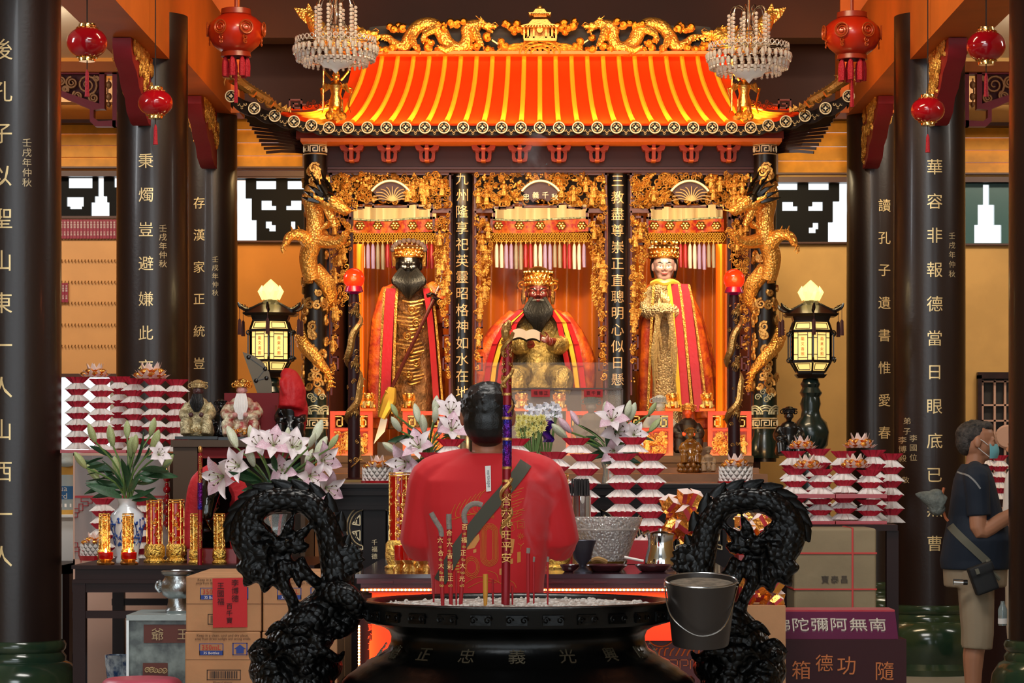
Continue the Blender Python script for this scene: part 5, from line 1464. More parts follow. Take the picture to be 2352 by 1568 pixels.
m.tube(smoothpath([W(985, 655, YS + .02), W(1008, 690, YS - .02), W(1015, 740, YS)], 4), radii((.05, .075, .06), 9), 12)
link('cape', fuse(m, .01, 2, 'cape', [BROCO]), t)
m = MB()
for x0, x1, mi, w in ((898, 884, 0, 22), (912, 902, 1, 6), (884, 870, 1, 5), (978, 1004, 0, 14), (990, 1018, 1, 5)):
    for k in range(8):
        a, c = k / 8, (k + 1) / 8
        y0, y1 = lerp(662, 950, a), lerp(662, 950, c); xa, xb = lerp(x0, x1, a ** .7), lerp(x0, x1, c ** .7)
        m.add([W(xa - w / 2, y0, YS - .18), W(xa + w / 2, y0, YS - .19), W(xb + w / 2, y1, YS - .19), W(xb - w / 2, y1, YS - .18), W(xa - w / 2, y0, YS), W(xa + w / 2, y0, YS), W(xb + w / 2, y1, YS), W(xb - w / 2, y1, YS)], [(0, 3, 2, 1), (0, 4, 7, 3), (1, 2, 6, 5)], mi)
m.build('cape_sash', [REDSATIN, GILT], t)
m = MB(); crown(m, hc + V((0, .02, hsz * .24)), hsz * .44, hsz * .42, 11)
for s in (-1, 1): m.lathe([(.03, 0), (.035, .1), (.02, .2)], hc + V((s * hsz * .42, .08, 0)), 8)
m.ell(hc + V((0, .1, hsz * .25)), (hsz * .5, .02, hsz * .45))
m.build('crown', GOLD, t)
m = MB()
for k in range(11):
    a = pi * k / 10; m.ell(hc + V((hsz * .5 * cos(a), 0, hsz * (.5 + .28 * sin(a)))), .02, 8, 6)
m.build('crown_pompoms', mat('dark_pompom', '#4a3a3a', .8), KIDS[t.name][-1])
m = MB(); beard(m, (939, 632), 33, 54, YS - .14, 30, 3, .07, 1.0)
m.ell(W(939, 646, YS - .1), (S(32, YS), .09, S(22, YS)))
m.build('beard', BEARD, t)
t = thing('polearm', 'long dark red polearm slanting in front of the black-faced statue', 'polearm', W(866, 985, YS - .32))
MB().tube([W(1010, 655, YS - .27), W(995, 690, YS - .3), W(900, 890, YS - .36)], .014, 8).build('pole', mat('dark_red_pole', '#4a1a16', .35), t)
m = MB().tube(smoothpath([W(900, 890, YS - .36), W(893, 920, YS - .37), W(876, 960, YS - .38)], 4), radii((.03, .055, .03), 9), 8)
for k in range(5): m.tube([W(885 + k * 4, 905 + k * 8 - 8, YS - .4), W(905 - k, 915 + k * 8, YS - .4)], .006, 4)
m.build('blade_socket', mat('yellow_gilt', (.75, .5, .08), .4, .6), t)
MB().pp([(1004, 668), (1012, 640), (1018, 600), (1014, 640), (1016, 662)], YS - .27, .012).pp([(876, 955), (868, 985), (858, 1020), (884, 990), (890, 962)], YS - .38, .012).build('blade', mat('dark_steel', (.2, .2, .2), .3, .9), t, False)
# standing, pale face
t = thing('deity_statue', 'standing statue with pale face, gold crown and red cape with yellow ribbon', 'statue', W(1530, 1046, YS), 'great statues in the shrine')
MB().box(X_(1460, YS), X_(1630, YS), YS - .2, YS + .3, 1.49, 1.6).build('pedestal', MAROON, t, False)
b = MB(); hc = W(1525, 612, YS - .02); hsz = S(70, YS)
head(b, hc, hsz, None, .95, False, 1.15)
for s in (-1, 1):
    hand(b, W(1525 + s * 8, 712, YS - .16), (0, -.3, .8), (-s, 0, 0), .09, .3, s)
link('statue_body', fuse(b, .0055, 1, 'statue_body', [FACEW]), t)
face_paint(t, hc, hsz, None, EYED, True, mat('red_lips', '#a8434a', .4))
m = MB(); lofts(m, YS, [(1525, 642, 20), (1525, 660, 38), (1527, 700, 38), (1528, 760, 34), (1530, 840, 36), (1530, 985, 42)], .8, 28, .1, 6)
for s in (-1, 1): m.tube(smoothpath([W(1525 + s * 34, 668, YS), W(1525 + s * 38, 715, YS - .1), W(1525 + s * 6, 712, YS - .2), W(1526, 716, YS - .21)], 4), radii((.05, .06, .06, .05), 13), 10)
link('robe', fuse(m, .009, 2, 'robe', [PALEG]), t)
m = MB()
for s in (-1, 1):
    for k in range(4): m.tube(smoothpath([W(1526 + s * 6, 670 + k * 16, YS - .2), W(1526 + s * (16 + k * 3), 730 + k * 24, YS - .22), W(1528 + s * (8 + k * 5), 800 + k * 36, YS - .2)], 4), radii((.008, .02, .006), 9), 6)
for k in range(4): m.lathe([(.008, 0), (.018, -.03), (.01, -.06), (.0, -.08)], W(1520 + k * 5, 668 + 4 * k, YS - .22), 6)
m.build('robe_folds', IVORYGOLD, t)
m = MB(); lofts(m, YS + .1, [(1527, 645, 26), (1532, 660, 52), (1540, 720, 72), (1550, 800, 86), (1556, 880, 94), (1560, 985, 98)], .42, 40, .03, 13)
m.tube(smoothpath([W(1500, 660, YS), W(1490, 740, YS - .06), W(1484, 850, YS - .06), W(1482, 950, YS - .05)], 4), radii((.03, .055, .055, .05), 13), 12)
m.tube(smoothpath([W(1558, 656, YS), W(1590, 740, YS - .04), W(1612, 850, YS - .05), W(1622, 960, YS - .04)], 4), radii((.04, .08, .085, .08), 13), 12)
link('cape', fuse(m, .01, 2, 'cape', [BROCO]), t)
m = MB()
for x0, x1, mi, w in ((1548, 1576, 0, 18), (1536, 1562, 1, 9), (1570, 1606, 0, 20), (1560, 1590, 2, 6), (1582, 1624, 2, 5), (1502, 1488, 2, 6)):
    for k in range(9):
        a, c = k / 9, (k + 1) / 9
        y0, y1 = lerp(652, 945, a), lerp(652, 945, c); xa, xb = lerp(x0, x1, a ** .8), lerp(x0, x1, c ** .8)
        dz = .22 if mi == 1 else .19
        m.add([W(xa - w / 2, y0, YS - dz), W(xa + w / 2, y0, YS - dz - .01), W(xb + w / 2, y1, YS - dz - .01), W(xb - w / 2, y1, YS - dz), W(xa - w / 2, y0, YS), W(xa + w / 2, y0, YS), W(xb + w / 2, y1, YS), W(xb - w / 2, y1, YS)], [(0, 3, 2, 1), (0, 4, 7, 3), (1, 2, 6, 5)], mi)
m.tube(smoothpath([W(1498, 652, YS - .14), W(1512, 646, YS - .2), W(1526, 650, YS - .22), W(1542, 646, YS - .2), W(1556, 652, YS - .14)], 4), .022, 7, 1)
m.build('cape_sash', [REDSATIN, YELSATIN, GILT], t)
m = MB(); crown(m, hc + V((0, .02, hsz * .26)), hsz * .47, hsz * .5, 11)
for k in range(5):
    a = -pi + pi * k / 4; m.ell(hc + V((hsz * .4 * cos(a), hsz * .3 * sin(a), hsz * .78)), .02, 7, 5)
m.build('crown', GOLD, t)
m = MB()
for s in (-1, 1): m.tube(smoothpath([hc + V((s * hsz * .36, .0, hsz * .3)), hc + V((s * hsz * .41, .02, 0)), hc + V((s * hsz * .35, .04, -hsz * .35))], 4), .012, 6)
m.build('hair', HAIR, t)
# ================================================================ lanterns, chandeliers, lamp stands
LRED = mat('red_glass_lantern', '#a80a18', .12, coat=.5, spec=.6)
BRASS = mat('polished_brass', (.95, .62, .22), .2, 1)
TASM = mat('crimson_tassel', '#b01028', .6, bump=.5, bs=120)
CORD = mat('dark_cord', '#1a100e', .7)
SILKL = mat('orange_red_silk_lantern', '#b3260c', .3, coat=.3)
def lantern(x, y, w, h, Y, ytas0, ytas1, label):
    c = W(x, y, Y); R = S(w / 2, Y); hz = S(h / 2, Y)
    t = thing('red_lantern', label, 'lantern', c, 'small round red lanterns')
    prof = [(R * max(.36, math.sqrt(max(0, 1 - (k / 8) ** 2)) ** .85), hz * .86 * k / 8) for k in range(-8, 9)]
    MB().lathe(prof, c, 32).build('lantern_globe', LRED, t)
    m = MB()
    for s in (-1, 1):
        m.lathe([(R * .40, s * hz * .8), (R * .43, s * hz * .86), (R * .40, s * hz * 1.05), (R * .36, s * hz * 1.05)], c, 20)
        for k in range(12):
            a = k * pi / 6; m.ell(c + V((R * .47 * cos(a), R * .47 * sin(a), s * hz * .8)), (R * .1, R * .1, R * .06), 6, 4)
    m.build('brass_collar', BRASS, t)
    m = MB(); m.tube([c + V((0, 0, hz)), V((c.x, c.y, 4.94 if abs(c.x) > 3 else 6.3))], .004, 5)
    m.tube([c - V((0, 0, hz)), W(x, ytas0, Y)], .003, 5); m.build('lantern_cord', CORD, t)
    m = MB(); m.lathe([(.004, 0), (S(4, Y), -S(8, Y)), (S(5, Y), -S(ytas1 - ytas0 - 8, Y)), (S(6, Y), -S(ytas1 - ytas0, Y))], W(x, ytas0, Y), 10)
    m.build('tassel', TASM, t)
lantern(200, 98, 93, 82, 16.5, 160, 222, 'round red lantern in front of the left aisle near the front column')
lantern(357, 236, 80, 70, 18.3, 286, 332, 'round red lantern in front of the thick left column')
lantern(2265, 106, 90, 82, 16.5, 168, 222, 'round red lantern in the right aisle near the front column')
lantern(2131, 253, 78, 68, 18.3, 308, 350, 'round red lantern in front of the thick right column')
def big_lantern(x, y0, y1, w, Y, yt, label):
    c = W(x, (y0 + y1) / 2, Y); R = S(w / 2, Y); hz = S((y1 - y0) / 2, Y)
    t = thing('palace_lantern', label, 'lantern', c, 'large orange red lanterns by the shrine roof')
    prof = [(R * .52, -hz * .78), (R * .8, -hz * .5), (R * .97, -hz * .12), (R, hz * .1), (R * .92, hz * .38), (R * .7, hz * .62), (R * .52, hz * .74)]
    MB().lathe(prof, c, 36, flute=lambda a, z: 1 + .02 * cos(8 * a)).build('lantern_body', SILKL, t)
    m = MB()
    m.lathe([(R * .5, hz * .72), (R * .54, hz * .76), (R * .52, hz * .98), (R * .46, hz * 1.0)], c, 24)
    m.lathe([(R * .46, -hz * 1.0), (R * .54, -hz * .98), (R * .5, -hz * .74)], c, 24, cap=False)
    m.build('lantern_collar', mat('dull_red_collar', '#8c2a14', .35), t)
    m = MB()
    for k in range(4):
        a = -pi / 2 + (k - 1.5) * .95
        for z, r, n in ((.12, .24, 2.2), (-.3, .1, 1.2), (-.48, .08, 1.2)):
            rr = R * (1.0 if z > 0 else .93); u = V((-sin(a), cos(a), 0))
            m.spiral(c + V((rr * cos(a), rr * sin(a), hz * z)), u, EZV, R * r, n, w=R * .03, n=26, rot=k)
        m.tube([c + V((R * 1.01 * cos(a) + R * .24 * cos(q) * -sin(a), R * 1.01 * sin(a) + R * .24 * cos(q) * cos(a), hz * .12 + R * .24 * sin(q))) for q in [j * pi / 8 for j in range(17)]], R * .025, 5)
    m.build('lantern_medallions', mat('red_relief', '#a8481c', .35, .2), KIDS[t.name][0])
    m = MB(); m.tube([c + V((0, 0, hz * .95)), V((c.x, c.y, 6.3))], .012, 6); m.build('lantern_rod', mat('dull_red_collar', '#8c2a14', .35), t)
    for k in range(7):
        a = k * 2 * pi / 7
        q = c + V((R * .4 * cos(a), R * .4 * sin(a), -hz * .95)); zt = Z_(yt, Y)
        MB().tube([q, q - V((0, 0, .03)), V((q.x, q.y, lerp(q.z, zt, .5))), V((q.x, q.y, zt))], [.004, .018, .022, .02], 7).build('tassel', TASM, t)
    MB().tube([c - V((0, 0, hz)), V((c.x, c.y, Z_(yt + 20, Y))), V((c.x, c.y, Z_(yt + 60, Y)))], [.004, .012, .014], 6).build('tassel', TASM, t)
big_lantern(542, 20, 132, 130, 19.0, 176, 'large orange red lantern hanging left of the shrine roof')
big_lantern(1957, 28, 138, 132, 19.0, 186, 'large orange red lantern hanging right of the shrine roof')
# crystal chandeliers
CRY = mat('crystal', (1, .92, .84), .04, 0, trans=.6, spec=.9, coat=.5)
CRYS = mat('smoky_crystal', (.78, .7, .62), .08, .2, trans=.35, spec=.9, coat=.6)
OPAL = mat('frosted_glass_bowl', '#e9e4dc', .35, emit='#fff4e6', es=.12)
def chandelier(x, yb, yr, w, yc, label):
    """yb bottom of the bowl, yr rim of the basket, yc top of the arms"""
    Y = 18.4; R = S(w / 2, Y); c = W(x, yr, Y)
    t = thing('crystal_chandelier', label, 'chandelier', c, 'crystal chandeliers before the shrine roof')
    hb = S(yb - yr, Y)
    MB().lathe([(.003, -hb - .03), (.02, -hb - .01), (.03, -hb), (R * .3, -hb + .012), (R * .44, -hb + .05), (R * .48, -hb + .075)], c, 28).build('glass_bowl', OPAL, t)
    m = MB(); m.tube([c + V((0, 0, -hb)), V((c.x, c.y, 6.3))], .007, 6)
    for rr, z in ((R * .95, -.0), (R * .9, -hb * .5), (R * .6, -hb * .75), (R * .25, .10)):
        m.tube([c + V((rr * cos(a), rr * sin(a), z)) for a in [k * pi / 16 for k in range(33)]], .004, 5, cap=False)
    for k in range(10):
        a = k * pi / 5
        top = c + V((0, 0, S(yr - yc, Y)))
        m.tube(smoothpath([c + V((.02 * cos(a), .02 * sin(a), .0)), c + V((R * .35 * cos(a), R * .35 * sin(a), .06)), c + V((R * .12 * cos(a), R * .12 * sin(a), .16)), top + V((R * .15 * cos(a), R * .15 * sin(a), -.02)), top + V((R * .38 * cos(a), R * .38 * sin(a), .0)), top + V((R * .48 * cos(a), R * .48 * sin(a), -.06))], 4), .003, 4)
        m.tube([c + V((.02 * cos(a), .02 * sin(a), .02)), c + V((R * .95 * cos(a), R * .95 * sin(a), 0))], .003, 4)
    m.build('chandelier_frame', mat('pale_metal', (.7, .62, .5), .2, 1), t)
    top = c + V((0, 0, S(yr - yc, Y)))
    for k in range(10):
        a = k * pi / 5; m = MB()
        for j in range(8):
            m.ell(top + V((R * .48 * cos(a), R * .48 * sin(a), -.06 - j * .026)), (.0125, .0125, .0125), 6, 4)
        m.ell(top + V((R * .48 * cos(a), R * .48 * sin(a), -.28)), (.008, .008, .024), 6, 4)
        m.build('crystal_strand', CRY, KIDS[t.name][1], False)
    for rr, z, n, s, nm in ((R * .97, .01, 40, .016, 'a'), (R * 1.0, -hb * .28, 34, .024, 'b'), (R * .93, -hb * .52, 34, .026, 'c'), (R * .76, -hb * .74, 30, .022, 'd')):
        m = MB()
        for k in range(n):
            a = k * 2 * pi / n + z * 7; p = c + V((rr * cos(a), rr * sin(a), z))
            if nm == 'a': m.tube([p + V((s * cos(q) * -sin(a), s * cos(q) * cos(a), s * sin(q))) for q in [j * pi / 4 for j in range(9)]], .0035, 4)
            else: m.ell(p, (s * .62, s * .62, s), 6, 4)
            m.ell(p + V((0, 0, -s * 1.15)), s * .42, 6, 4)
        m.build('crystal_ring', CRYS if nm in 'bc' else CRY, t, False)
chandelier(771, 158, 96, 190, -4, 'crystal chandelier before the left end of the shrine roof')
chandelier(1720, 180, 110, 190, 16, 'crystal chandelier before the right end of the shrine roof')
# lantern stands left and right of the shrine
LWOOD = mat('black_brown_lamp_wood', '#140c0a', .3, coat=.3)
PANE = mat('lit_paper_pane', '#ffd988', .6, emit='#ffcf74', es=1.05)
BULB = mat('lit_lotus_glass', '#ffe9a0', .3, emit='#ffdf86', es=1.15)
def stand(cx, dy, label, left):
    Y = 19.2; q = lambda v: S(v, Y); c0 = W(cx, 725 + dy, Y); X = c0.x
    z = lambda y: Z_(y + dy, Y)
    t = thing('lantern_stand', label, 'lantern', (X, Y, 0), 'lantern stands beside the shrine')
    m = MB()
    m.lathe([(q(12), z(688)), (q(20), z(676)), (q(22), z(668)), (q(15), z(655)), (q(5), z(645)), (.002, z(641))], (X, Y, 0), 18, flute=lambda a, zz: 1 + .08 * cos(6 * a))
    for k in range(6):
        a = k * pi / 3; m.tube([V((X + q(14) * cos(a), Y + q(14) * sin(a), z(686))), V((X + q(24) * cos(a), Y + q(24) * sin(a), z(668))), V((X + q(20) * cos(a), Y + q(20) * sin(a), z(655)))], [q(8), q(7), q(1)], 6)
    m.build('lotus_bulb', BULB, t)
    hexp = lambda r, zz, ph=pi / 6: [V((X + q(r) * cos(ph + k * pi / 3), Y + q(r) * sin(ph + k * pi / 3), z(zz))) for k in range(6)]
    def frus(m, r0, z0, r1, z1, mi=None):
        a, b = hexp(r0, z0), hexp(r1, z1)
        m.add(a + b, [tuple(range(6)), tuple(range(6, 12))[::-1]] + [(i, i + 6, (i + 1) % 6 + 6, (i + 1) % 6) for i in range(6)], mi)
    m = MB(); frus(m, 14, 688, 30, 700); frus(m, 30, 700, 72, 720); frus(m, 72, 720, 64, 726); frus(m, 50, 726, 46, 736)
    for k in range(6):
        a = k * pi / 3 + pi / 6
        m.tube(smoothpath([V((X + q(24) * cos(a), Y + q(24) * sin(a), z(697))), V((X + q(56) * cos(a), Y + q(56) * sin(a), z(712))), V((X + q(76) * cos(a), Y + q(76) * sin(a), z(706))), V((X + q(82) * cos(a), Y + q(82) * sin(a), z(696)))], 4), radii((q(3), q(4), q(4.5), q(1.5)), 13), 6)
        for r, zz in ((70, 706), (62, 710), (76, 702)): m.spiral(V((X + q(r) * cos(a), Y + q(r) * sin(a), z(zz))), V((cos(a), sin(a), 0)), EZV, q(5), 1.3, rot=k)
    m.build('lamp_roof', LWOOD, t, False)
    for k in range(6):
        a = k * pi / 3 + pi / 6; e = V((X + q(78) * cos(a), Y + q(78) * sin(a), 0))
        MB().tube([V((e.x, e.y, z(704))), V((e.x, e.y, z(733))), V((e.x, e.y, z(737))), V((e.x, e.y, z(770)))], [.002, .002, q(4), q(5)], 6).build('tassel', mat('dark_red_tassel', '#3a0c10', .7), t)
    m = MB(); g = MB(); rm = MB()
    def side(k, r0, z0, r1, z1, split, bw=4):
        a0, b0, a1, b1 = hexp(r0, z0)[k], hexp(r0, z0)[(k + 1) % 6], hexp(r1, z1)[k], hexp(r1, z1)[(k + 1) % 6]
        P = lambda u, v: a0.lerp(b0, u).lerp(a1.lerp(b1, u), v)
        n = (b0 - a0).cross(a1 - a0).normalized()
        if n.dot(P(.5, .5) - V((X, Y, P(.5, .5).z))) < 0: n = -n
        g.add([P(.05, .04) - n * .004, P(.95, .04) - n * .004, P(.95, .96) - n * .004, P(.05, .96) - n * .004], [(0, 1, 2, 3)])
        for u in (0, 1): m.bar(P(u, 0), P(u, 1), q(bw))
        for v in (0, 1): m.bar(P(0, v), P(1, v), q(bw))
        if split:
            for u in (.26, .74): m.bar(P(u, .12), P(u, .88), q(1.7))
            for v in (.12, .88): m.bar(P(.26, v), P(.74, v), q(1.7))
            for v in (.22, .78):
                m.bar(P(0, v), P(.26, v), q(1.5)); m.bar(P(.74, v), P(1, v), q(1.5))
            for u in (.26, .74):
                m.bar(P(u, 0), P(u, .12), q(1.5)); m.bar(P(u, .88), P(u, 1), q(1.5))
            s4 = ('南來火照', '龍文善照')[k % 2]
            u_ = (P(1, .5) - P(0, .5)).normalized()
            if u_.x < 0: u_ = -u_
            for j, ch in enumerate(s4): rm.text(ch, P(.5, .25 + j * .17) + n * .003, u_, EZV, q(9))
        else:
            for u in (.15, .85): m.bar(P(u, .2), P(u, .8), q(1.5))
            for v in (.2, .8): m.bar(P(.15, v), P(.85, v), q(1.5))
    for k in range(6):
        side(k, 44, 737, 52, 758, False); side(k, 50, 760, 50, 828, True, 5); side(k, 50, 830, 36, 852, False)
    m.build('lamp_frame', LWOOD, t, False); g.build('paper_panes', PANE, t, False)
    rm.build('red_pane_writing', mat('red_pane_ink', '#c2501c', .6), KIDS[t.name][-1], False)
    m = MB()
    for k in range(6):
        a = k * pi / 3 + pi / 6
        for zz in (764, 824):
            m.spiral(V((X + q(56) * cos(a), Y + q(56) * sin(a), z(zz))), V((cos(a), sin(a), 0)), EZV, q(7), 1.4, rot=k, w=q(2.4))
        m.bar(V((X + q(57) * cos(a), Y + q(57) * sin(a), z(766))), V((X + q(57) * cos(a), Y + q(57) * sin(a), z(824))), q(3))
    frus(m, 36, 852, 34, 858); frus(m, 42, 858, 34, 866)
    m.build('lamp_scrolls', LWOOD, t)
    prof = [(26, 1035), (38, 1020), (44, 990), (36, 968), (24, 956), (20, 940), (24, 925), (20, 910), (26, 900), (19, 888), (23, 880), (17, 868), (20, 864)]
    MB().lathe([(q(44), 0), (q(44), z(1060)), (q(34), z(1050))] + [(q(r), z(y)) for r, y in prof], (X, Y, 0), 28, flute=lambda a, zz: 1 + .04 * cos(3 * a + zz * 40)).build('pedestal', DKGREEN, t)
    light('lantern_glow', 'POINT', (X, Y, z(660)), 3.0, (1, .75, .35), .1)
    light('lantern_glow', 'POINT', (X, Y - .02, z(890)), 1.2, (1, .7, .35), .05)
stand(1862, 2, 'dark roofed lantern on a turned black pedestal against the tan wall', False)
stand(622, 0, 'dark roofed lantern rising behind the small seated statues by the orange wall', True)
# red globe lamps on dragon poles
GLOBE = mat('orange_red_globe', '#ff3a10', .15, emit='#ff2a08', es=.85, coat=.5)
def pole_lamp(x, yg, ybase, label, ball):
    Y = 15.0; t = thing('globe_lamp', label, 'lamp', W(x, ybase, Y), 'red globe lamps on dragon poles'); q = lambda v: S(v, Y); X = X_(x, Y); z = lambda y: Z_(y, Y)
    MB().ell((X, Y, z(yg)), q(24.5), 28, 18).build('glass_globe', GLOBE, t)
    MB().lathe([(q(9), z(yg + 36)), (q(15), z(yg + 32)), (q(22), z(yg + 30)), (q(21), z(yg + 26)), (q(17), z(yg + 16))], (X, Y, 0), 20).build('globe_collar', mat('crimson_collar', '#8c0c28', .25, coat=.3, emit='#c01060', es=.12), t)
    MB().lathe([(q(24), z(ybase)), (q(24), z(ybase - 8)), (q(14), z(ybase - 12)), (q(14), z(ybase - 30)), (q(13), z(yg + 60)), (q(11), z(yg + 36))], (X, Y, 0), 22).build('pole', MAROON, t)
    MB().box(X - q(26), X + q(26), Y - q(26), Y + q(26), z(ybase), z(ybase - 7)).build('base_plate', mat('yellow_brown_plate', '#8a6a2a', .4), t, False)
    m = MB(); path = []
    for i in range(70):
        u = i / 69; a = -pi / 2 + 5.5 * 2 * pi * u * .45 + .6 * sin(u * 20); r = q(14.5)
        path.append(V((X + r * cos(a), Y + r * sin(a), lerp(z(ybase - 40), z(yg + 70), u))))
    m.tube(path, radii((.003, .016, .02, .02, .02, .016), 70), 7)
    spines(m, path, lambda i: V((path[i].x - X, path[i].y - Y, 0)), .028, 3)
    for yy in (yg + 70, yg + 190, yg + 300):
        dragon_head(m, (X + q(5), Y - q(17), z(yy)), (.2, -.5, .8), (0, -1, 0), .028)
    rnd = random.Random(int(x))
    for k in range(26):
        a = -pi / 2 + rnd.uniform(-1.3, 1.3); m.spiral((X + q(14.5) * cos(a), Y + q(14.5) * sin(a), z(rnd.uniform(yg + 50, ybase - 45))), V((-sin(a), cos(a), 0)), EZV, q(rnd.uniform(3, 6)), 1.3, rot=k)
    m.build('gilt_dragon', GOLD_DARK, t)
    light('globe_glow', 'POINT', (X, Y - q(40), z(yg)), 1.2, (1, .2, .04), .05)
pole_lamp(813, 640, 1108, 'orange red globe lamp on a dragon pole by the black-faced statue', 0)
pole_lamp(1686, 642, 1108, 'orange red globe lamp on a dragon pole by the pale-faced statue', 1)
# ================================================================ tables, cabinets and offerings
TW = mat('dark_table_wood', '#27120f', .4, spec=.2)
REDTRAY = mat('red_plastic_tray', '#b0101c', .25, coat=.3)
def moulded(m, x0, x1, y0, y1, prof, zt):
    """stacked mouldings below a top edge: (drop, height, setback)"""
    for dz, h, sb in prof: m.box(x0 + sb, x1 - sb, y0 + sb, y1 - sb, zt - dz - h, zt - dz)
    return m
# ---- long black cabinet in front of the shrine
Yc = 13.9; ZC = 1.331; xa, xz = X_(748, Yc), X_(1736, Yc)
t = thing('altar_cabinet', 'long dark altar cabinet with gilt geometric panels below the shrine', 'cabinet', ((xa + xz) / 2, 14.6, 0))
moulded(MB(), xa, xz, Yc, 15.45, ((0, .018, 0), (.018, .016, .012), (.034, .02, .004), (.054, .05, .03), (.104, .02, .012), (.124, .5, .04), (.624, .05, .01), (.674, .65, .04)), ZC).build('cabinet_body', mat('near_black_lacquer', '#150d0c', .4, spec=.2), t, False)
MB().box(xa + .01, xz - .01, Yc + .01, 15.4, ZC, ZC + .004).build('cabinet_top', mat('worn_grey_brown_top', '#6b5a4e', .4), t, False)
GLINE = mat('gilt_line', (.62, .5, .3), .4, .5)
for cxp, sd in ((835, -1), (845, 1), (1660, -1), (1670, 1), (1000, -1), (1010, 1), (1330, -1), (1340, 1), (1500, -1), (1510, 1)):
    m = MB(); w = S(2.4, Yc); Yp = Yc + .032
    if cxp in (845, 1670, 1010, 1340, 1510): cxp += 40
    for k, r in enumerate((50, 41)):
        m.tube([W(cxp + sd * r * .78 * sin(a), 1212 - r * cos(a), Yp) for a in [.06 + j * (pi - .12) / 14 for j in range(15)]], w * .6, 4)
        m.bar(W(cxp + sd * 2, 1212 - r, Yp), W(cxp + sd * 2, 1212 + r, Yp), w)
    for s in (-1, 1):
        for k in (0, 1):
            p = [(8 + k * 8, 6 + k * 3), (8 + k * 8, 30 - k * 7), (26 - k * 5, 9 + k * 4), (8 + k * 8, 6 + k * 3)]
            for a, b_ in zip(p, p[1:]): m.bar(W(cxp + sd * a[0], 1212 + s * a[1], Yp), W(cxp + sd * b_[0], 1212 + s * b_[1], Yp), w)
    m.build('gilt_half_medallion', GLINE, t, False)
m = MB()
for k in range(16):
    x = 1580 + k * 10
    fret(m, [(x, 1152), (x, 1140), (x + 7, 1140), (x + 7, 1148), (x + 3, 1148)], Yc + .02, 1.4)
for k, ch in enumerate('千福德'): m.text(ch, W(860, 1245 + k * 16, Yc + .036), EX, EZV, S(14, Yc), 0)
m.build('gilt_key_frieze', GLINE, t, False)
# ---- front offering table with red light strip
Y0, Y1, ZT1 = 11.3, 13.2, .991; xa, xz = X_(816, Y0), X_(1690, Y0)
t = thing('offering_table', 'red edged offering table with a glowing red light strip under its top', 'table', ((xa + xz) / 2, 12.2, 0))
MB().box(xa, xz, Y0, Y1, ZT1 - .016, ZT1).build('glass_top', mat('smoky_glass_top', '#4a3038', .08, coat=.8, spec=.8), t, False)
m = moulded(MB(), xa, xz, Y0 + .005, Y1, ((.016, .022, .005), (.038, .018, .02), (.056, .02, .05)), ZT1)
for k in range(9): m.box(xa + .1 + k * .17, xa + .15 + k * .17, Y0 + .0, Y0 + .02, ZT1 - .036, ZT1 - .028)
m.build('table_apron', mat('crimson_lacquer', '#5e0d16', .3, coat=.3), t, False)
ORP = mat('orange_board', '#d8541a', .5)
MB().box(xa + .06, xz - .06, Y0 + .10, Y0 + .14, .72, ZT1 - .076).build('orange_rail', ORP, t, False)
MB().box(xa + .05, xa + .17, Y0 + .10, Y0 + .13, .05, .72).build('orange_stile', ORP, t, False)
MB().box(xa + .1, xz - .1, Y0 + .16, Y0 + .2, .05, .8).build('lacquer_panel', mat('dark_red_panel', '#521012', .4), t, False)
MB().box(xa, xz, Y0 + .2, Y1, 0, .9).build('table_body', TW, t, False)
LED = mat('red_led_strip', '#ff4020', .4, emit='#ff5a30', es=6)
LEDD = mat('led_dot', '#fff0d0', .4, emit='#ffd9a0', es=9)
m = MB(); zl = Z_(1354, Y0 + .04)
m.box(xa + .02, xz - .02, Y0 + .035, Y0 + .042, zl - .004, zl + .004, 0)
n = 96
for k in range(n):
    x = lerp(xa + .03, xz - .03, k / (n - 1)); m.ell((x, Y0 + .033, zl), (.0042, .003, .0042), 6, 4, None, 1)
for k in range(30):
    z = Z_(1440, Y0) - k * .0125; m.ell((xa + .01, Y0 + .075, z), (.0045, .003, .0045), 6, 4, None, 1)
m.box(xa + .006, xa + .014, Y0 + .08, Y0 + .086, Z_(1440, Y0) - .37, Z_(1440, Y0), 0)
m.build('light_strip', [LED, LEDD], t, False)
l_ = light('table_led', 'AREA', ((xa + xz) / 2, Y0 + .045, zl - .012), 9, (1, .10, .02), xz - xa - .1, .01, ((xa + xz) / 2, Y0 + .1, 0))
light('table_led', 'AREA', (xa + .03, Y0 + .075, .6), 1.6, (1, .10, .02), .01, .36, (xa + .5, Y0 + .12, .6))
m = MB(); Yp = Y0 + .155; GI = mat('orange_gold_ink', '#c0602a', .5)
m.text('月', W(1518, 1448, Yp), EX, EZV, .075); m.tube([W(1518 + 34 * cos(a), 1450 + 34 * sin(a), Yp) for a in [k * pi / 14 for k in range(29)]], .003, 4)
for k, ch in enumerate('寶心上'.replace('上', '正')): m.text(ch, W(853, 1440 + k * 22, Yp - .02), EX, EZV, .032)
for k in range(7): m.tube(smoothpath([W(868, 1510, Yp), W(872 + 3 * k, 1480 - 3 * k, Yp), W(874 + 5 * k, 1455 - 4 * k, Yp)], 4), .0022, 4)
for k in range(5): fret(m, [(1490 + k * 24, 1535), (1490 + k * 24, 1515), (1508 + k * 24, 1515), (1508 + k * 24, 1528), (1498 + k * 24, 1528)], Yp, 2)
for k in range(9): m.tube(smoothpath([W(1500 + k * 13, 1506, Yp), W(1503 + k * 13, 1496 - 6 * sin(k), Yp), W(1510 + k * 13, 1488, Yp)], 3), .003, 4)
m.build('gold_drawing', GI, t)
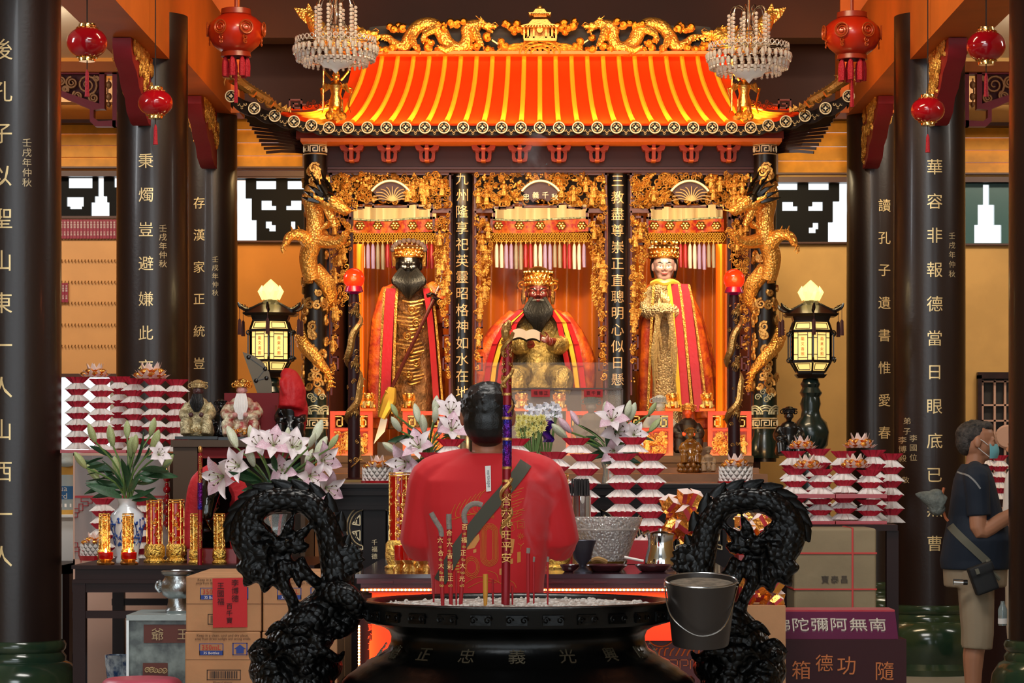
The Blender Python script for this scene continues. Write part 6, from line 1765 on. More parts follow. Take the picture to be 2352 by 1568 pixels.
# ---- pleated paper towers
R1, H1 = 1.0, 1.0
def paper_mesh(seed):
    m = MB(); rnd = random.Random(seed); n = 13
    jit = [rnd.uniform(-.03, .03) for _ in range(n * 2)]
    def ringz(prof, mi):
        vs, fs = [], []
        for r, z, k in prof:
            for j in range(n * 2):
                a = pi * j / n; q = r * (1 + (k if j % 2 else -k) + jit[j] * (1 if k > .05 else .3))
                vs.append((q * cos(a), q * sin(a), z + (jit[j] * .5 if k > .05 else 0)))
        N = n * 2
        for i in range(len(prof) - 1):
            for j in range(N): fs.append((i * N + j, i * N + (j + 1) % N, (i + 1) * N + (j + 1) % N, (i + 1) * N + j))
        m.add(vs, fs, mi)
    ringz([(.46, .5, .03), (.56, .56, .08), (.78, .78, .11), (1.0, 1.0, .13), (.90, 1.0, .13), (.55, .8, .02)], 0)
    ringz([(.47, .54, .03), (.58, .42, .13), (.80, .2, .2), (1.0, .0, .24), (.86, .04, .24), (.5, .3, .03)], 1)
    m.lathe([(.42, .3), (.42, .8)], (0, 0, 0), 16, 0)
    return m.mesh('paper_tier', [PINKRED, WHITE], False)
TIERS = [paper_mesh(s) for s in (1, 2, 3)]
def tower(x, ytop, Y, n, pitch, w, label, group):
    t = thing('pleated_paper_tower', label, 'paper tower', W(x, ytop + n * pitch, Y), group)
    ytop += (int(x * 7) % 5 - 2) * 1.3
    for k in range(n):
        o = link('paper_tier', TIERS[(k + int(x)) % 3], t)
        o.location = W(x + ((k * 37 + int(x)) % 5 - 2) * .5, ytop + (k + 1) * pitch, Y); h = S(pitch * 1.03, Y); o.scale = (S(w * .42, Y), S(w * .42, Y), h)
        o.rotation_euler = (0, 0, k * 1.3 + x)
    return t
GFOIL = mat('orange_gold_foil', (1.0, .42, .08), .22, .85, bump=.3, bs=60)
PAPTIP = mat('pink_white_paper', '#f3d9cf', .7)
def lotus(x, y, w, Y, label, group, ring=False, seed=0):
    """folded paper lotus: gold foil heart, pointed pale petals; y is the base"""
    rnd = random.Random(seed + int(x)); b = W(x, y, Y); R = S(w / 2, Y)
    t = thing('paper_lotus', label, 'paper lotus', b, group)
    zb = 0
    if ring:
        m = MB(); hh = R * .95
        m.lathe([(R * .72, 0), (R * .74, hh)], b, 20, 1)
        for row in range(4):
            for k in range(16):
                a = (k + .5 * (row % 2)) * 2 * pi / 16; c = b + V((R * .8 * cos(a), R * .8 * sin(a), hh * (.12 + row * .22))); u = V((-sin(a), cos(a), 0)); n = V((cos(a), sin(a), 0))
                m.add([c - u * R * .15, c + n * R * .06 - EZV * hh * .1, c + u * R * .15, c + n * R * .14 + EZV * hh * .22, c + n * R * .12], [(0, 1, 4), (1, 2, 4), (2, 3, 4), (3, 0, 4)], 0)
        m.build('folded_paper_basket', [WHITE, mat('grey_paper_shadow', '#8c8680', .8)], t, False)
        MB().lathe([(R * .95, -.012), (R * 1.02, .012), (R * .95, .012)], b, 24).build('red_dish', REDTRAY, t)
        zb = hh * .85
    m = MB()
    for row, (n, r, h, til) in enumerate(((11, 1.0, .10, .95), (9, .82, .26, .7), (7, .55, .55, .3))):
        if ring: r *= .9
        for k in range(n):
            a = (k + .5 * (row % 2)) * 2 * pi / n + rnd.uniform(-.1, .1)
            u = V((-sin(a), cos(a), 0)); o = V((cos(a), sin(a), 0))
            p0 = b + V((0, 0, zb + R * h * .25)) + o * R * r * .35
            tip = b + V((0, 0, zb + R * (h + .28 * (1 - til) + .12))) + o * R * r * 1.0
            mid = p0.lerp(tip, .55) - V((0, 0, R * .08)); w_ = R * .2
            m.add([p0, mid - u * w_, tip, mid + u * w_, mid - V((0, 0, R * .05))], [(0, 1, 4), (0, 4, 3)], 1)
            m.add([mid - u * w_, tip, mid + u * w_, mid - V((0, 0, R * .05)) + o * .001], [(0, 1, 3), (1, 2, 3)], 0)
        
    m.build('paper_petals', [PAPTIP, GFOIL], t, False)
    m = MB()
    for k in range(9):
        a = k * 2 * pi / 9; r = R * (.62 if k % 2 else .4)
        m.ell(b + V((r * cos(a), r * sin(a), zb + R * (.2 if k % 2 else .38))), (R * .28, R * .2, R * .15), 7, 5, Euler((0, 0, a)).to_matrix())
    m.build('foil_ingots', GFOIL, t)
def tray(x0, x1, y0, y1, Y, d, label, name='red_tray'):
    t = tag(MB().box(X_(x0, Y), X_(x1, Y), Y - d / 2, Y + d / 2, Z_(y1, Y), Z_(y0, Y)).build(name, REDTRAY, None, False), label, 'tray', 'red trays under the paper towers')
    return t
YL = 15.6
NAMES = {178: 'at the left end of the left shelf', 232: 'second from the left on the left shelf', 275: 'half hidden third in the rear on the left shelf', 308: 'fourth on the left shelf, under the right lotus', 356: 'fifth on the left shelf, directly above the lily buds', 404: 'at the right end of the left shelf beside the gilt figure'}
for x, d in ((178, .05), (232, -.07), (275, .2), (308, .06), (356, -.08), (404, .1)):
    tower(x, 868 + (3 if x > 300 else 0), YL + d, 6, 27.4, 60 if x != 275 else 54, 'pleated paper tower ' + NAMES[x], 'pleated paper towers on the left shelf')
lotus(218, 866, 76, YL, 'paper lotus with gold foil on the leftmost paper towers', 'paper lotuses on the towers')
lotus(347, 870, 92, YL - .02, 'paper lotus with gold foil on the towers by the gilt figure', 'paper lotuses on the towers')
tray(150, 300, 1033, 1040, YL, .34, 'shallow red tray under the left pair of paper towers'); tray(304, 388, 1033, 1040, YL, .34, 'shallow red tray under the right pair of towers on the left shelf')
YM = 12.6
for x, yt, n, d, l in ((996, 1040, 5, 0, 'left of the person in scarlet'), (1047, 1040, 5, .04, 'partly hidden by the left shoulder of the person in scarlet'), (1200, 1041, 5, 0, 'just right of the strap on the scarlet T-shirt'), (1275, 1041, 6, .05, 'behind the tin of brushes'), (1342, 1041, 6, .03, 'third from the right end in the middle group'), (1429, 1041, 6, -.06, 'second from the right end in the middle group'), (1494, 1041, 6, -.04, 'at the right end of the middle group')):
    tower(x, yt, YM + d, n, 33, 74, 'tall pleated paper tower ' + l, 'pleated paper towers on the offering table')
for x, l in ((1034, 'left of the head of the person in scarlet'), (1186, 'right of the tall dragon stick'), (1323, 'before the lily buds in the middle'), (1455, 'at the right, below the white lilies')):
    tower(x, 1008, YM + .06, 1, 33, 72, 'single pleated paper cup on top ' + l, 'single pleated cups on the towers')
zt = 1070 + (EZ - ZT1) * F / YM
tray(955, 1090, 1206, zt, YM, .3, 'red glossy box under the paper towers left of the person in scarlet', 'red_box'); tray(1165, 1380, 1239, zt, YM + .05, .3, 'red glossy box behind the crystal bowl', 'red_box'); tray(1386, 1530, 1239, zt, YM - .05, .28, 'red glossy box behind the steel pitcher', 'red_box')
YRr = 14.7
for x, yt, n, d, l in ((1822, 1034, 5, .28, 'rear row, left end on the right table'), (1880, 1034, 5, .3, 'rear row, second on the right table'), (1937, 1034, 5, .28, 'rear row, third on the right table'), (2006, 1034, 5, .3, 'rear row, right end on the right table'), (2046, 1042, 5, .62, 'shaded, behind the rear row beside the thick column')):
    tower(x, yt, YRr + d, n, 31.5, 64, 'pleated paper tower ' + l, 'pleated paper towers on the right table')
for x, l in ((1826, 'left front'), (1884, 'second front'), (1940, 'third front'), (1997, 'right front')):
    tower(x, 1077, YRr, 2, 28, 64, 'short pleated paper tower on the upper red tray, ' + l, 'short paper towers on the upper trays')
    tower(x, 1145, YRr, 2, 25, 64, 'short pleated paper tower below the red tray, ' + l, 'short paper towers below the trays')
for a, b_, y, l in ((1795, 1912, 1134, 'left upper'), (1914, 2030, 1134, 'right upper'), (1795, 1912, 1195, 'left lower'), (1914, 2030, 1195, 'right lower')): tray(a, b_, y, y + 9, YRr, .26, l + ' red tray among the paper towers on the right table')
lotus(1843, 1031, 74, YRr + .28, 'paper lotus on the rear left towers of the right table', 'paper lotuses on the towers'); lotus(1975, 1029, 84, YRr + .28, 'paper lotus on the rear right towers of the right table', 'paper lotuses on the towers')
lotus(1855, 1077, 80, YRr - .02, 'lower paper lotus on the front left towers of the right table', 'paper lotuses on the towers'); lotus(1964, 1075, 80, YRr - .02, 'lower paper lotus on the front right towers of the right table', 'paper lotuses on the towers')
for x, l in ((2268, 'left'), (2296, 'right')): tower(x, 1046, 18.6, 4, 25, 44, 'distant pleated paper tower behind the man in navy, ' + l + ' of two', 'distant pleated paper towers')
zd = Z_(1146, 18.6)
tag(MB().box(X_(2235, 18.6), X_(2330, 18.6), 18.4, 18.9, 0, zd).build('side_cabinet', TW, None, False), 'dark cabinet behind the man in navy holding paper towers', 'cabinet')
Y = 14.3
lotus(868, 1109, 78, Y, 'white folded paper basket with lotus beside the left globe lamp', 'folded paper baskets with lotus', True); lotus(1690, 1110, 84, Y, 'white folded paper basket with lotus before the right globe lamp', 'folded paper baskets with lotus', True)
# ---- right table, bales, donation box
zt = Z_(1205, 14.4)
t = thing('side_table', 'dark side table under the paper towers before the thick right column', 'table', (X_(1940, 14.7), 14.7, 0))
MB().box(X_(1790, 14.4), X_(2062, 14.4), 14.4, 15.7, zt - .03, zt).build('table_top', TW, t, False)
m = MB()
for x in (1800, 2052):
    for y in (14.46, 15.6): MB().box(X_(x, 14.4) - .03, X_(x, 14.4) + .03, y - .03, y + .03, 0, zt - .03).build('leg', TW, t, False)
MB().box(X_(1800, 14.4), X_(2052, 14.4), 15.5, 15.55, .1, zt - .05).build('table_back', BLACKLAC, t, False)
Yb = 13.75; z1 = Z_(1213, Yb); ROPE = mat('red_plastic_string', '#c23a34', .6)
KRAFT = mat('khaki_wrapping_paper', '#8b7b5e', .8, bump=.4, bs=7, var=.08, vs=4)
for k in (0, 1):
    za, zb = (z1 - .415, z1) if k == 0 else (z1 - .83, z1 - .417)
    t = thing('paper_bale', ['paper wrapped bale tied with red string under the right table', 'lower paper wrapped bale behind the maroon donation box'][k], 'bale', (X_(1920, Yb), Yb + .2, za), 'wrapped paper bales')
    m = MB().box(X_(1824, Yb), X_(2013, Yb), Yb, Yb + .42, za, zb); o = m.build('bale_body', KRAFT, t, False)
    bv = o.modifiers.new('b', 'BEVEL'); bv.width = .012; bv.segments = 3
    m = MB()
    for y in (.29, .71): m.box(X_(1823, Yb), X_(2014, Yb), Yb - .004, Yb + .424, lerp(zb, za, y) - .004, lerp(zb, za, y) + .004)
    m.box(X_(1956, Yb), X_(1960, Yb), Yb - .005, Yb + .425, za - .002, zb + .003); m.build('string', ROPE, t, False)
    if k == 0:
        m = MB()
        for j, ch in enumerate('寶泰昌'): m.text(ch, W(1895 + j * 22, 1330, Yb - .003), EX, EZV, S(19, Yb))
        m.build('ink_stamp', mat('grey_ink', '#4a4038', .8), o if False else KIDS[t.name][0], False)
tag(MB().box(X_(1815, Yb), X_(2022, Yb), Yb - .02, Yb + .5, 0, z1 - .832).build('pallet', DARKWOOD, None, False), 'low wooden pallet under the wrapped bales', 'pallet')
Yd = 12.9; dbm = mat('maroon_donation_box', '#34090f', .4, spec=.2)
t = thing('donation_box', 'maroon donation box with sloping lid and gold characters at the lower right', 'donation box', (X_(1930, Yd), Yd + .2, 0))
x0, x1 = X_(1700, Yd), X_(2082, Yd); zf, zk = Z_(1468, Yd), Z_(1405, Yd + .12)
MB().box(x0, x1, Yd, Yd + .46, 0, zf).build('box_body', dbm, t, False)
a0, a1 = X_(1700, Yd + .05), X_(2062, Yd + .05)
MB().prism([(0, zf), (.36, zf), (.36, zk), (.12, zk)], (a0, Yd + .03, 0), (0, 1, 0), (0, 0, 1), (a1 - a0, 0, 0)).build('sloping_lid', mat('purple_glossy_lid', '#5a2440', .22, coat=.6), t, False)
MB().box(a0, a1, Yd + .16, Yd + .38, zk - .004, zk + .008).build('red_cloth_edge', REDSATIN, t, False)
sl = V((0, .12, zk - zf)).normalized(); m = MB()
for k, ch in enumerate('南無阿彌陀佛'):
    m.text(ch, V((X_(2012 - k * 44, Yd + .15), Yd + .03, zf)) + sl * .085 + EX.cross(sl) * .003, EX, sl, .085)
m.build('lid_characters', mat('silver_gold_character', (.8, .74, .62), .3, .6), KIDS[t.name][1], False)
m = MB()
for ch, x, y, s_ in (('隨', 2032, 1540, 46), ('功', 1944, 1528, 46), ('德', 1893, 1522, 42), ('箱', 1840, 1538, 46)): m.text(ch, W(x, y, Yd - .003), EX, EZV, S(s_, Yd))
m.build('front_characters', mat('orange_gold_character', '#b8642c', .45, .2), KIDS[t.name][0], False)
# ---- folded gold paper bundles
def joss(x, y, w, h, Y, n, label, seed):
    rnd = random.Random(seed); t = thing('gold_paper_bundle', label, 'paper bundle', W(x, y + h / 2, Y), 'bundles of folded gold paper')
    m = MB()
    for k in range(n):
        c = W(x + rnd.uniform(-.5, .5) * w, y + rnd.uniform(-.5, .5) * h, Y + rnd.uniform(-.05, .05)); s = S(rnd.uniform(13, 20), Y)
        R = Euler((rnd.uniform(-.6, .6), rnd.uniform(-.9, .9), rnd.uniform(-.5, .5))).to_matrix()
        P = lambda a, b_, d: c + R @ V((a * s, b_ * s, d * s))
        m.add([P(-1, 0, -.9), P(-.25, -.5, -.7), P(.3, -.45, -.8), P(1, 0, -.6), P(1.1, .1, .8), P(.35, -.6, .9), P(-.2, -.55, .75), P(-1.1, 0, 1)], [(0, 1, 6, 7), (2, 3, 4, 5)], 0)
        m.add([P(-.25, -.5, -.7), P(.3, -.45, -.8), P(.35, -.6, .9), P(-.2, -.55, .75)], [(0, 1, 2, 3)], 1)
        m.add([P(-1.1, 0, 1), P(-.2, -.55, .75), P(.35, -.6, .9), P(1.1, .1, .8), P(.2, .1, 1.3)], [(0, 1, 4), (1, 2, 4), (2, 3, 4)], 2)
    m.build('folded_sheets', [GFOIL, mat('crimson_print_paper', '#b0282c', .5), PAPTIP], t, False)
    return t
joss(1574, 1190, 70, 105, 12.5, 34, 'cluster of folded gold and red paper behind the steel pitcher', 1)
joss(1722, 1232, 76, 80, 12.8, 26, 'cluster of folded gold and red paper seen through the right dragon loop', 2)
joss(1752, 1358, 76, 64, 12.4, 22, 'cluster of folded gold paper low beside the right dragon', 3)
tag(MB().box(X_(1690, 12.4), X_(1800, 12.4), 12.3, 12.6, 0, Z_(1388, 12.4)).build('pale_box', CARD, None, False), 'pale box carrying folded gold paper beside the right dragon', 'box')
tag(MB().box(X_(1692, 12.8), X_(1770, 12.8), 12.66, 12.95, 0, Z_(1272, 12.8)).build('red_stand', REDLAC, None, False), 'red stand carrying gold paper seen through the right dragon loop', 'stand')
# ---- vessels on the offering table
def onT(Y): return 1070 + (EZ - ZT1) * F / Y
def lathe_px(name, m_, par, x, Y, prof, n=36, flute=None, ybase=None):
    yb = onT(Y) if ybase is None else ybase
    return MB().lathe([(S(r, Y), S(h, Y)) for r, h in prof], W(x, yb, Y), n, flute=flute).build(name, m_, par)
Y = 11.9
t = thing('crystal_bowl', 'large cut crystal bowl right of the person in scarlet', 'bowl', W(1388, onT(Y), Y))
lathe_px('bowl_body', mat('cut_crystal', (.86, .82, .78), .08, .15, trans=.55, bump=.55, bs=75, kind='voronoi', spec=.8, coat=.6), t, 1388, Y, ((44, 0), (48, 6), (52, 20), (66, 60), (78, 90), (86, 112), (86, 118), (82, 116), (74, 92), (60, 56), (46, 22), (20, 12)), 48, lambda a, z: 1 + .012 * cos(24 * a))
lathe_px('bowl_rings', mat('crystal', '#fff', .1), t, 1388, Y, ((79, 88), (81, 91), (79, 94)), 48); lathe_px('bowl_foot', mat('amber_glass', '#7a5a1c', .15, trans=.4), t, 1388, Y, ((44, 0), (50, 8), (54, 18), (40, 18)), 30)
Y = 11.75
t = thing('steel_pitcher', 'polished steel pitcher with lid right of the crystal bowl', 'pitcher', W(1517, onT(Y), Y))
lathe_px('pitcher_body', CHROME, t, 1517, Y, ((34, 0), (36, 4), (37, 14), (35, 30), (29, 52), (29, 68), (31, 80)), 36); lathe_px('pitcher_lid', CHROME, t, 1517, Y, ((32, 80), (31, 84), (18, 89), (5, 90), (5, 95), (2, 96)), 30)
MB().tube(smoothpath([W(1490, 1220, Y - .05), W(1478, 1226, Y - .07), W(1482, 1232, Y - .07)], 3), S(4, Y), 8).build('pitcher_spout', CHROME, t)
Y = 11.55; BRD = mat('brown_lacquer_dish', '#4a2226', .2, coat=.4)
for x, w, l in ((1392, 50, 'brown dish in front of the crystal bowl'), (1500, 42, 'brown dish in front of the steel pitcher'), (1312, 26, 'small brown dish behind the dark goblet')):
    t = thing('brown_dish', l, 'dish', W(x, onT(Y), Y), 'brown dishes on the offering table'); lathe_px('dish_body', BRD, t, x, Y, ((w * .6, 0), (w * .72, 2), (w, 15), (w * .98, 17), (w * .9, 14), (w * .6, 5)), 36)
o = MB().tube(smoothpath([W(1362, 1287, Y), W(1375, 1283, Y - .02), W(1392, 1290, Y)], 4), S(6, Y), 8).build('ginger_root', mat('pale_brown_root', '#b08850', .7), None); tag(o, 'pale brown root lying in the dish before the crystal bowl', 'root')
o = MB().tube([W(1434, 1279, Y - .03), W(1478, 1288, Y - .03)], S(3, Y), 8).build('white_stick', WHITE, None); tag(o, 'short white stick leaning between the two brown dishes', 'stick')
Y = 11.45
t = thing('dark_goblet', 'dark metal goblet at the right elbow of the person in scarlet', 'goblet', W(1338, onT(Y), Y))
lathe_px('goblet_body', mat('dark_pewter', (.06, .06, .08), .35, .6), t, 1338, Y, ((22, 0), (22, 3), (14, 8), (8, 14), (9, 20), (20, 32), (25, 56), (32, 74), (31, 75), (22, 54), (10, 30)), 32)
Y = 12.2
t = thing('brush_tin', 'steel tin packed with dark brush sticks behind the crystal bowl', 'tin', W(1334, onT(Y), Y))
m = MB(); rnd = random.Random(2)
lathe_px('tin_body', CHROME, t, 1334, Y, ((23, 0), (23, 160), (24, 162), (22, 162)), 30, lambda a, z: 1 + .01 * cos(30 * a))
for k in range(60): 
    a = rnd.random() * 6.28; r = S(21, Y) * math.sqrt(rnd.random()); p = W(1334, onT(Y) - 150, Y) + V((r * cos(a), r * sin(a), 0)); m.tube([p, p + V((rnd.uniform(-.004, .004), 0, S(48 + rnd.uniform(-3, 3), Y)))], .0035, 5)
m.build('dark_sticks', mat('dark_stick', '#1c1211', .6), t)
# gold candle lamps and votive cups
REDGL = mat('red_votive_glass', '#b00e0c', .1, trans=.35, emit='#ff2408', es=.06, coat=.5)
FLAME = mat('candle_flame', '#ffe0a0', .5, emit='#ffcf80', es=14)
GREL = mat('gold_relief', (.95, .62, .14), .25, .95, bump=.9, bs=70)
def candle_lamp(x, y0, yb, w, Y, label, group, gl=True, seed=1):
    q = lambda v: S(v, Y); t = thing('gold_candle_lamp', label, 'candle lamp', W(x, yb, Y), group); X = X_(x, Y); z = lambda y: Z_(y, Y); H_ = yb - y0
    MB().lathe([(q(w * .62), z(yb)), (q(w * .66), z(yb - 4)), (q(w * .5), z(yb - 10)), (q(w * .62), z(yb - H_ * .12)), (q(w * .6), z(yb - H_ * .26)), (q(w * .48), z(yb - H_ * .3))], (X, Y, 0), 28, flute=lambda a, zz: 1 + .03 * cos(12 * a)).build('gold_base', GREL, t)
    MB().lathe([(q(w * .42), z(yb - H_ * .28)), (q(w * .43), z(y0 + 4)), (q(w * .4), z(y0 + 4))], (X, Y, 0), 24).build('red_glass', REDGL if gl else GREL, t)
    m = MB(); rnd = random.Random(seed)
    for y in (y0, y0 + 6): m.tube([V((X + q(w * .47) * cos(a), Y + q(w * .47) * sin(a), z(y))) for a in [k * pi / 12 for k in range(25)]], q(1.6), 4, cap=False)
    for k in range(6):
        a = k * pi / 3 + .2; m.bar(V((X + q(w * .46) * cos(a), Y + q(w * .46) * sin(a), z(y0))), V((X + q(w * .46) * cos(a), Y + q(w * .46) * sin(a), z(yb - H_ * .28))), q(1.8))
    for k in range(int(H_ * .38)):
        a = -pi / 2 + rnd.uniform(-1.7, 1.7); y = rnd.uniform(y0 + 8, yb - H_ * .3)
        if gl and abs(sin(a * 1.5)) < .35: continue
        m.spiral((X + q(w * .45) * cos(a), Y + q(w * .45) * sin(a), z(y)), V((-sin(a), cos(a), 0)), EZV, q(rnd.uniform(3, 6)), 1.3, rot=k, w=q(1.3))
    m.build('gold_filigree', GOLD, KIDS[t.name][1])
    return t
for x, y0, w, Y, l in ((918, 1086, 52, 11.9, 'tall red and gold candle lamp left of the person in scarlet'), (943, 1132, 40, 11.7, 'shorter openwork gold candle lamp beside the left elbow of the person in scarlet'), (1284, 1088, 46, 11.9, 'tall red and gold candle lamp behind the right elbow of the person in scarlet')):
    candle_lamp(x, y0, onT(Y), w, Y, l, 'gold candle lamps on the offering table', True, int(x))
def votive(x, y0, w, Y, label, yb, flame=True):
    q = lambda v: S(v, Y); t = thing('votive_cup', label, 'votive candle', W(x, yb, Y), 'votive cups with flames'); h = yb - y0
    MB().lathe([(q(w * .45), 0), (q(w * .5), q(h * .12)), (q(w * .3), q(h * .3)), (q(w * .46), q(h * .45))], W(x, yb, Y), 24, flute=lambda a, z: 1 + .08 * cos(8 * a)).build('gold_lotus_foot', GOLD, t)
    MB().lathe([(q(w * .36), q(h * .38)), (q(w * .42), q(h * .5)), (q(w * .44), q(h)), (q(w * .41), q(h)), (q(w * .36), q(h * .8))], W(x, yb, Y), 24).build('red_cup', REDGL, t)
    if flame:
        MB().lathe([(q(.8), 0), (q(2.6), q(4)), (q(2), q(8)), (.0002, q(14))], W(x, y0 + 3, Y), 10).build('flame', FLAME, KIDS[t.name][1])
        light('candle_light', 'POINT', W(x, y0 - 6, Y), .5, (1, .5, .18), .01)
Y = 11.5
votive(920, 1252, 34, Y, 'red votive cup in a gold lotus foot, leftmost before the gold lamps', onT(Y), False); votive(941, 1250, 36, Y - .05, 'lit red votive cup in a gold lotus foot beside the left elbow', onT(Y - .05)); votive(972, 1254, 32, Y, 'red votive cup in a gold lotus foot nearest the scarlet shirt', onT(Y), False)
# ---- left table and its vessels
Yl = 13.6; ZL = Z_(1298, Yl); x0, x1 = X_(164, Yl), X_(722, Yl)
t = thing('wooden_table', 'dark wooden table carrying the blue and white vase', 'table', ((x0 + x1) / 2, 14.4, 0))
moulded(MB(), x0, x1, Yl, 14.95, ((0, .018, 0), (.018, .05, .015), (.068, .018, .004)), ZL).build('table_top', TW, t, False)
m = MB()
for x in (x0 + .035, x1 - .035):
    for y in (Yl + .04, 14.9): MB().box(x - .03, x + .03, y - .03, y + .03, 0, ZL - .08).build('leg', TW, t, False)
zr = Z_(1408, Yl)
for y in (Yl + .04, 14.9): m.box(x0, x1, y - .02, y + .02, zr - .025, zr + .01).box(x0, x1, y - .02, y + .02, ZL - .13, ZL - .08)
m.box(X_(330, Yl), X_(346, Yl), 14.88, 14.92, zr, ZL - .1); m.build('stretcher', TW, t, False)
MB().box(x0 + .03, x1 - .03, Yl + .05, 14.88, .28, .30).build('table_shelf', TW, t, False)
t = thing('low_cupboard', 'dark low cupboard behind the left front column', 'cupboard', (X_(120, 16.2), 16.5, 0))
zz = Z_(1296, 16.2); MB().box(X_(40, 16.2), X_(166, 16.2), 16.1, 16.85, zz - .05, zz).box(X_(40, 16.2), X_(52, 16.2), 16.1, 16.85, 0, zz).box(X_(150, 16.2), X_(166, 16.2), 16.1, 16.85, 0, zz).box(X_(40, 16.2), X_(166, 16.2), 16.2, 16.8, 0, .35).build('cupboard_body', TW, t, False)
BW = mat('blue_white_porcelain', '#e8ecf0', .12, coat=.5, col2='#e8ecf0'); 
def porcelain(name, blue):
    m = mat(name, '#e6eaee', .12, coat=.5, col2=blue, vs=16); return m
Y = 14.0; zv = 1070 + (EZ - ZL) * F / Y
t = thing('porcelain_vase', 'blue and white porcelain vase holding green lily buds', 'vase', W(293, zv, Y))
MB().lathe([(S(r, Y), S(h, Y)) for r, h in ((26, 0), (27, 6), (24, 14), (30, 50), (40, 90), (37, 112), (22, 126), (20, 134), (23, 144), (26, 147), (22, 146))], W(293, zv, Y), 40).build('vase_body', porcelain('white_glaze', '#dfe6ee'), t)
m = MB(); rnd = random.Random(6)
for k in range(70):
    a = rnd.uniform(-pi, 0); hq = rnd.choice((rnd.uniform(40, 70), rnd.uniform(75, 105), rnd.uniform(45, 100))); r = 30 + (hq - 50) * .25 if hq < 90 else 40 - (hq - 90) * .13
    c = W(293, zv - hq, Y) + V((S(r + .6, Y) * cos(a), S(r + .6, Y) * sin(a), 0))
    if abs(a + pi / 2) < .35 and rnd.random() < .7: continue
    m.ell(c, (S(rnd.uniform(2, 5), Y), .004, S(rnd.uniform(2, 4), Y)), 7, 4, Euler((0, 0, a + pi / 2)).to_matrix())
for k in range(7):
    a0 = -pi / 2 + (k - 3) * .42 + .2; pts = []
    for j in range(5):
        hq = 38 + j * 15 + 4 * sin(k * 3); r = 30.6 + (hq - 50) * .25 if hq < 90 else 40.4 - (hq - 90) * .13; a = a0 + .16 * sin(j * 1.7 + k)
        pts.append(W(293, zv - hq, Y) + V((S(r, Y) * cos(a), S(r, Y) * sin(a), 0)))
    m.tube(smoothpath(pts, 3), S(1.3, Y), 5)
m.build('blue_painting', mat('cobalt_glaze', '#1d4a9a', .15, coat=.5), t)
for x, w, Y, l in ((355, 38, 14.0, 'wide red and gold cylindrical candle lamp right of the blue vase'), (405, 38, 14.05, 'wide red and gold cylindrical candle lamp, second right of the blue vase')): candle_lamp(x, 1148, 1070 + (EZ - ZL) * F / Y, w, Y, l, 'gold candle lamps on the left table', True, int(x))
for x, l in ((240, 'slim gold cylinder lamp left of the blue vase'), (294, 'slim gold cylinder lamp standing before the blue vase'), (450, 'slim gold cylinder lamp beside the thin tall incense stick'), (504, 'slim gold cylinder lamp nearest the left bronze dragon')):
    Y = 13.8; candle_lamp(x, 1180, 1070 + (EZ - ZL) * F / Y, 26, Y, l, 'gold candle lamps on the left table', False, int(x))
for x, l in ((243, 'amber oil cup with flame left of the blue vase'), (297, 'amber oil cup with flame before the blue vase')):
    Y = 13.72; votive(x, 1268, 40, Y, l, 1070 + (EZ - ZL) * F / Y)
Y = 13.66; t = thing('dragon_incense', 'thin tall red incense stick with purple foil on the left table', 'incense', W(458, 1296, Y))
MB().tube([W(459, 1298, Y), W(460, 1040, Y)], S(5.5, Y), 10).build('stick', mat('crimson_foil', '#8c0a1c', .35, .3), t)
MB().tube([W(459.5, 1170, Y), W(459.8, 1108, Y)], S(6, Y), 10).build('purple_foil', mat('purple_foil', '#6a1470', .25, .8, bump=.5, bs=90, col2='#2a2a90', vs=30), t)
m = MB()
for k in range(30): m.spiral(W(460, 1050 + k * 4 + (90 if k > 14 else 0), Y - .012), EX, EZV, S(3.6, Y), 1.2, rot=k)
m.ell(W(460, 1032, Y), (S(5, Y), S(5, Y), S(9, Y))); m.build('gold_wrapping', GOLD_DARK, t)
lotus(218, 1070 + (EZ - ZL) * F / 14.5 - 3, 72, 14.5, 'white folded paper basket with lotus behind the slim gold lamp', 'folded paper baskets with lotus', True)
tower(236, 1145, 14.7, 5, 28, 62, 'crimson and white pleated paper tower behind the blue vase, left', 'pleated paper towers behind the blue vase'); tower(330, 1150, 14.7, 5, 28, 60, 'crimson and white pleated paper tower behind the blue vase, right', 'pleated paper towers behind the blue vase')
# glass cabinet that carries the left towers
Yg = 15.3; q = lambda a, b_, c, d: (X_(a, Yg), X_(b_, Yg), Z_(d, Yg), Z_(c, Yg))
t = thing('display_case', 'pale display case with red fretwork corners behind the blue vase', 'display case', W(278, 1290, 15.6))
PKW = mat('pale_pink_board', '#c7a090', .55)
MB().box(X_(168, Yg), X_(390, Yg), 15.9, 15.93, 0, Z_(1042, Yg)).build('case_back', PKW, t, False)
m = MB()
for a, b_, c, d in ((168, 390, 1040, 1046), (168, 172, 1040, 1300), (386, 390, 1040, 1300)): m.box(X_(a, Yg), X_(b_, Yg), Yg, 15.95, Z_(d, Yg), Z_(c, Yg))
m.box(X_(168, Yg), X_(390, Yg), Yg, 15.95, 0, .92); m.build('case_frame', PALEW, t, False)
MB().box(X_(172, Yg), X_(386, Yg), Yg, Yg + .004, Z_(1296, Yg), Z_(1046, Yg)).build('case_pane', mat('clear_pane', '#ffffff', .03, alpha=.10, spec=.6), t, False)
m = MB(); RF = mat('red_fret_paint', '#a8242a', .5)
m.pp([(172, 1138), (386, 1138), (386, 1143), (172, 1143)], Yg - .006, .004)
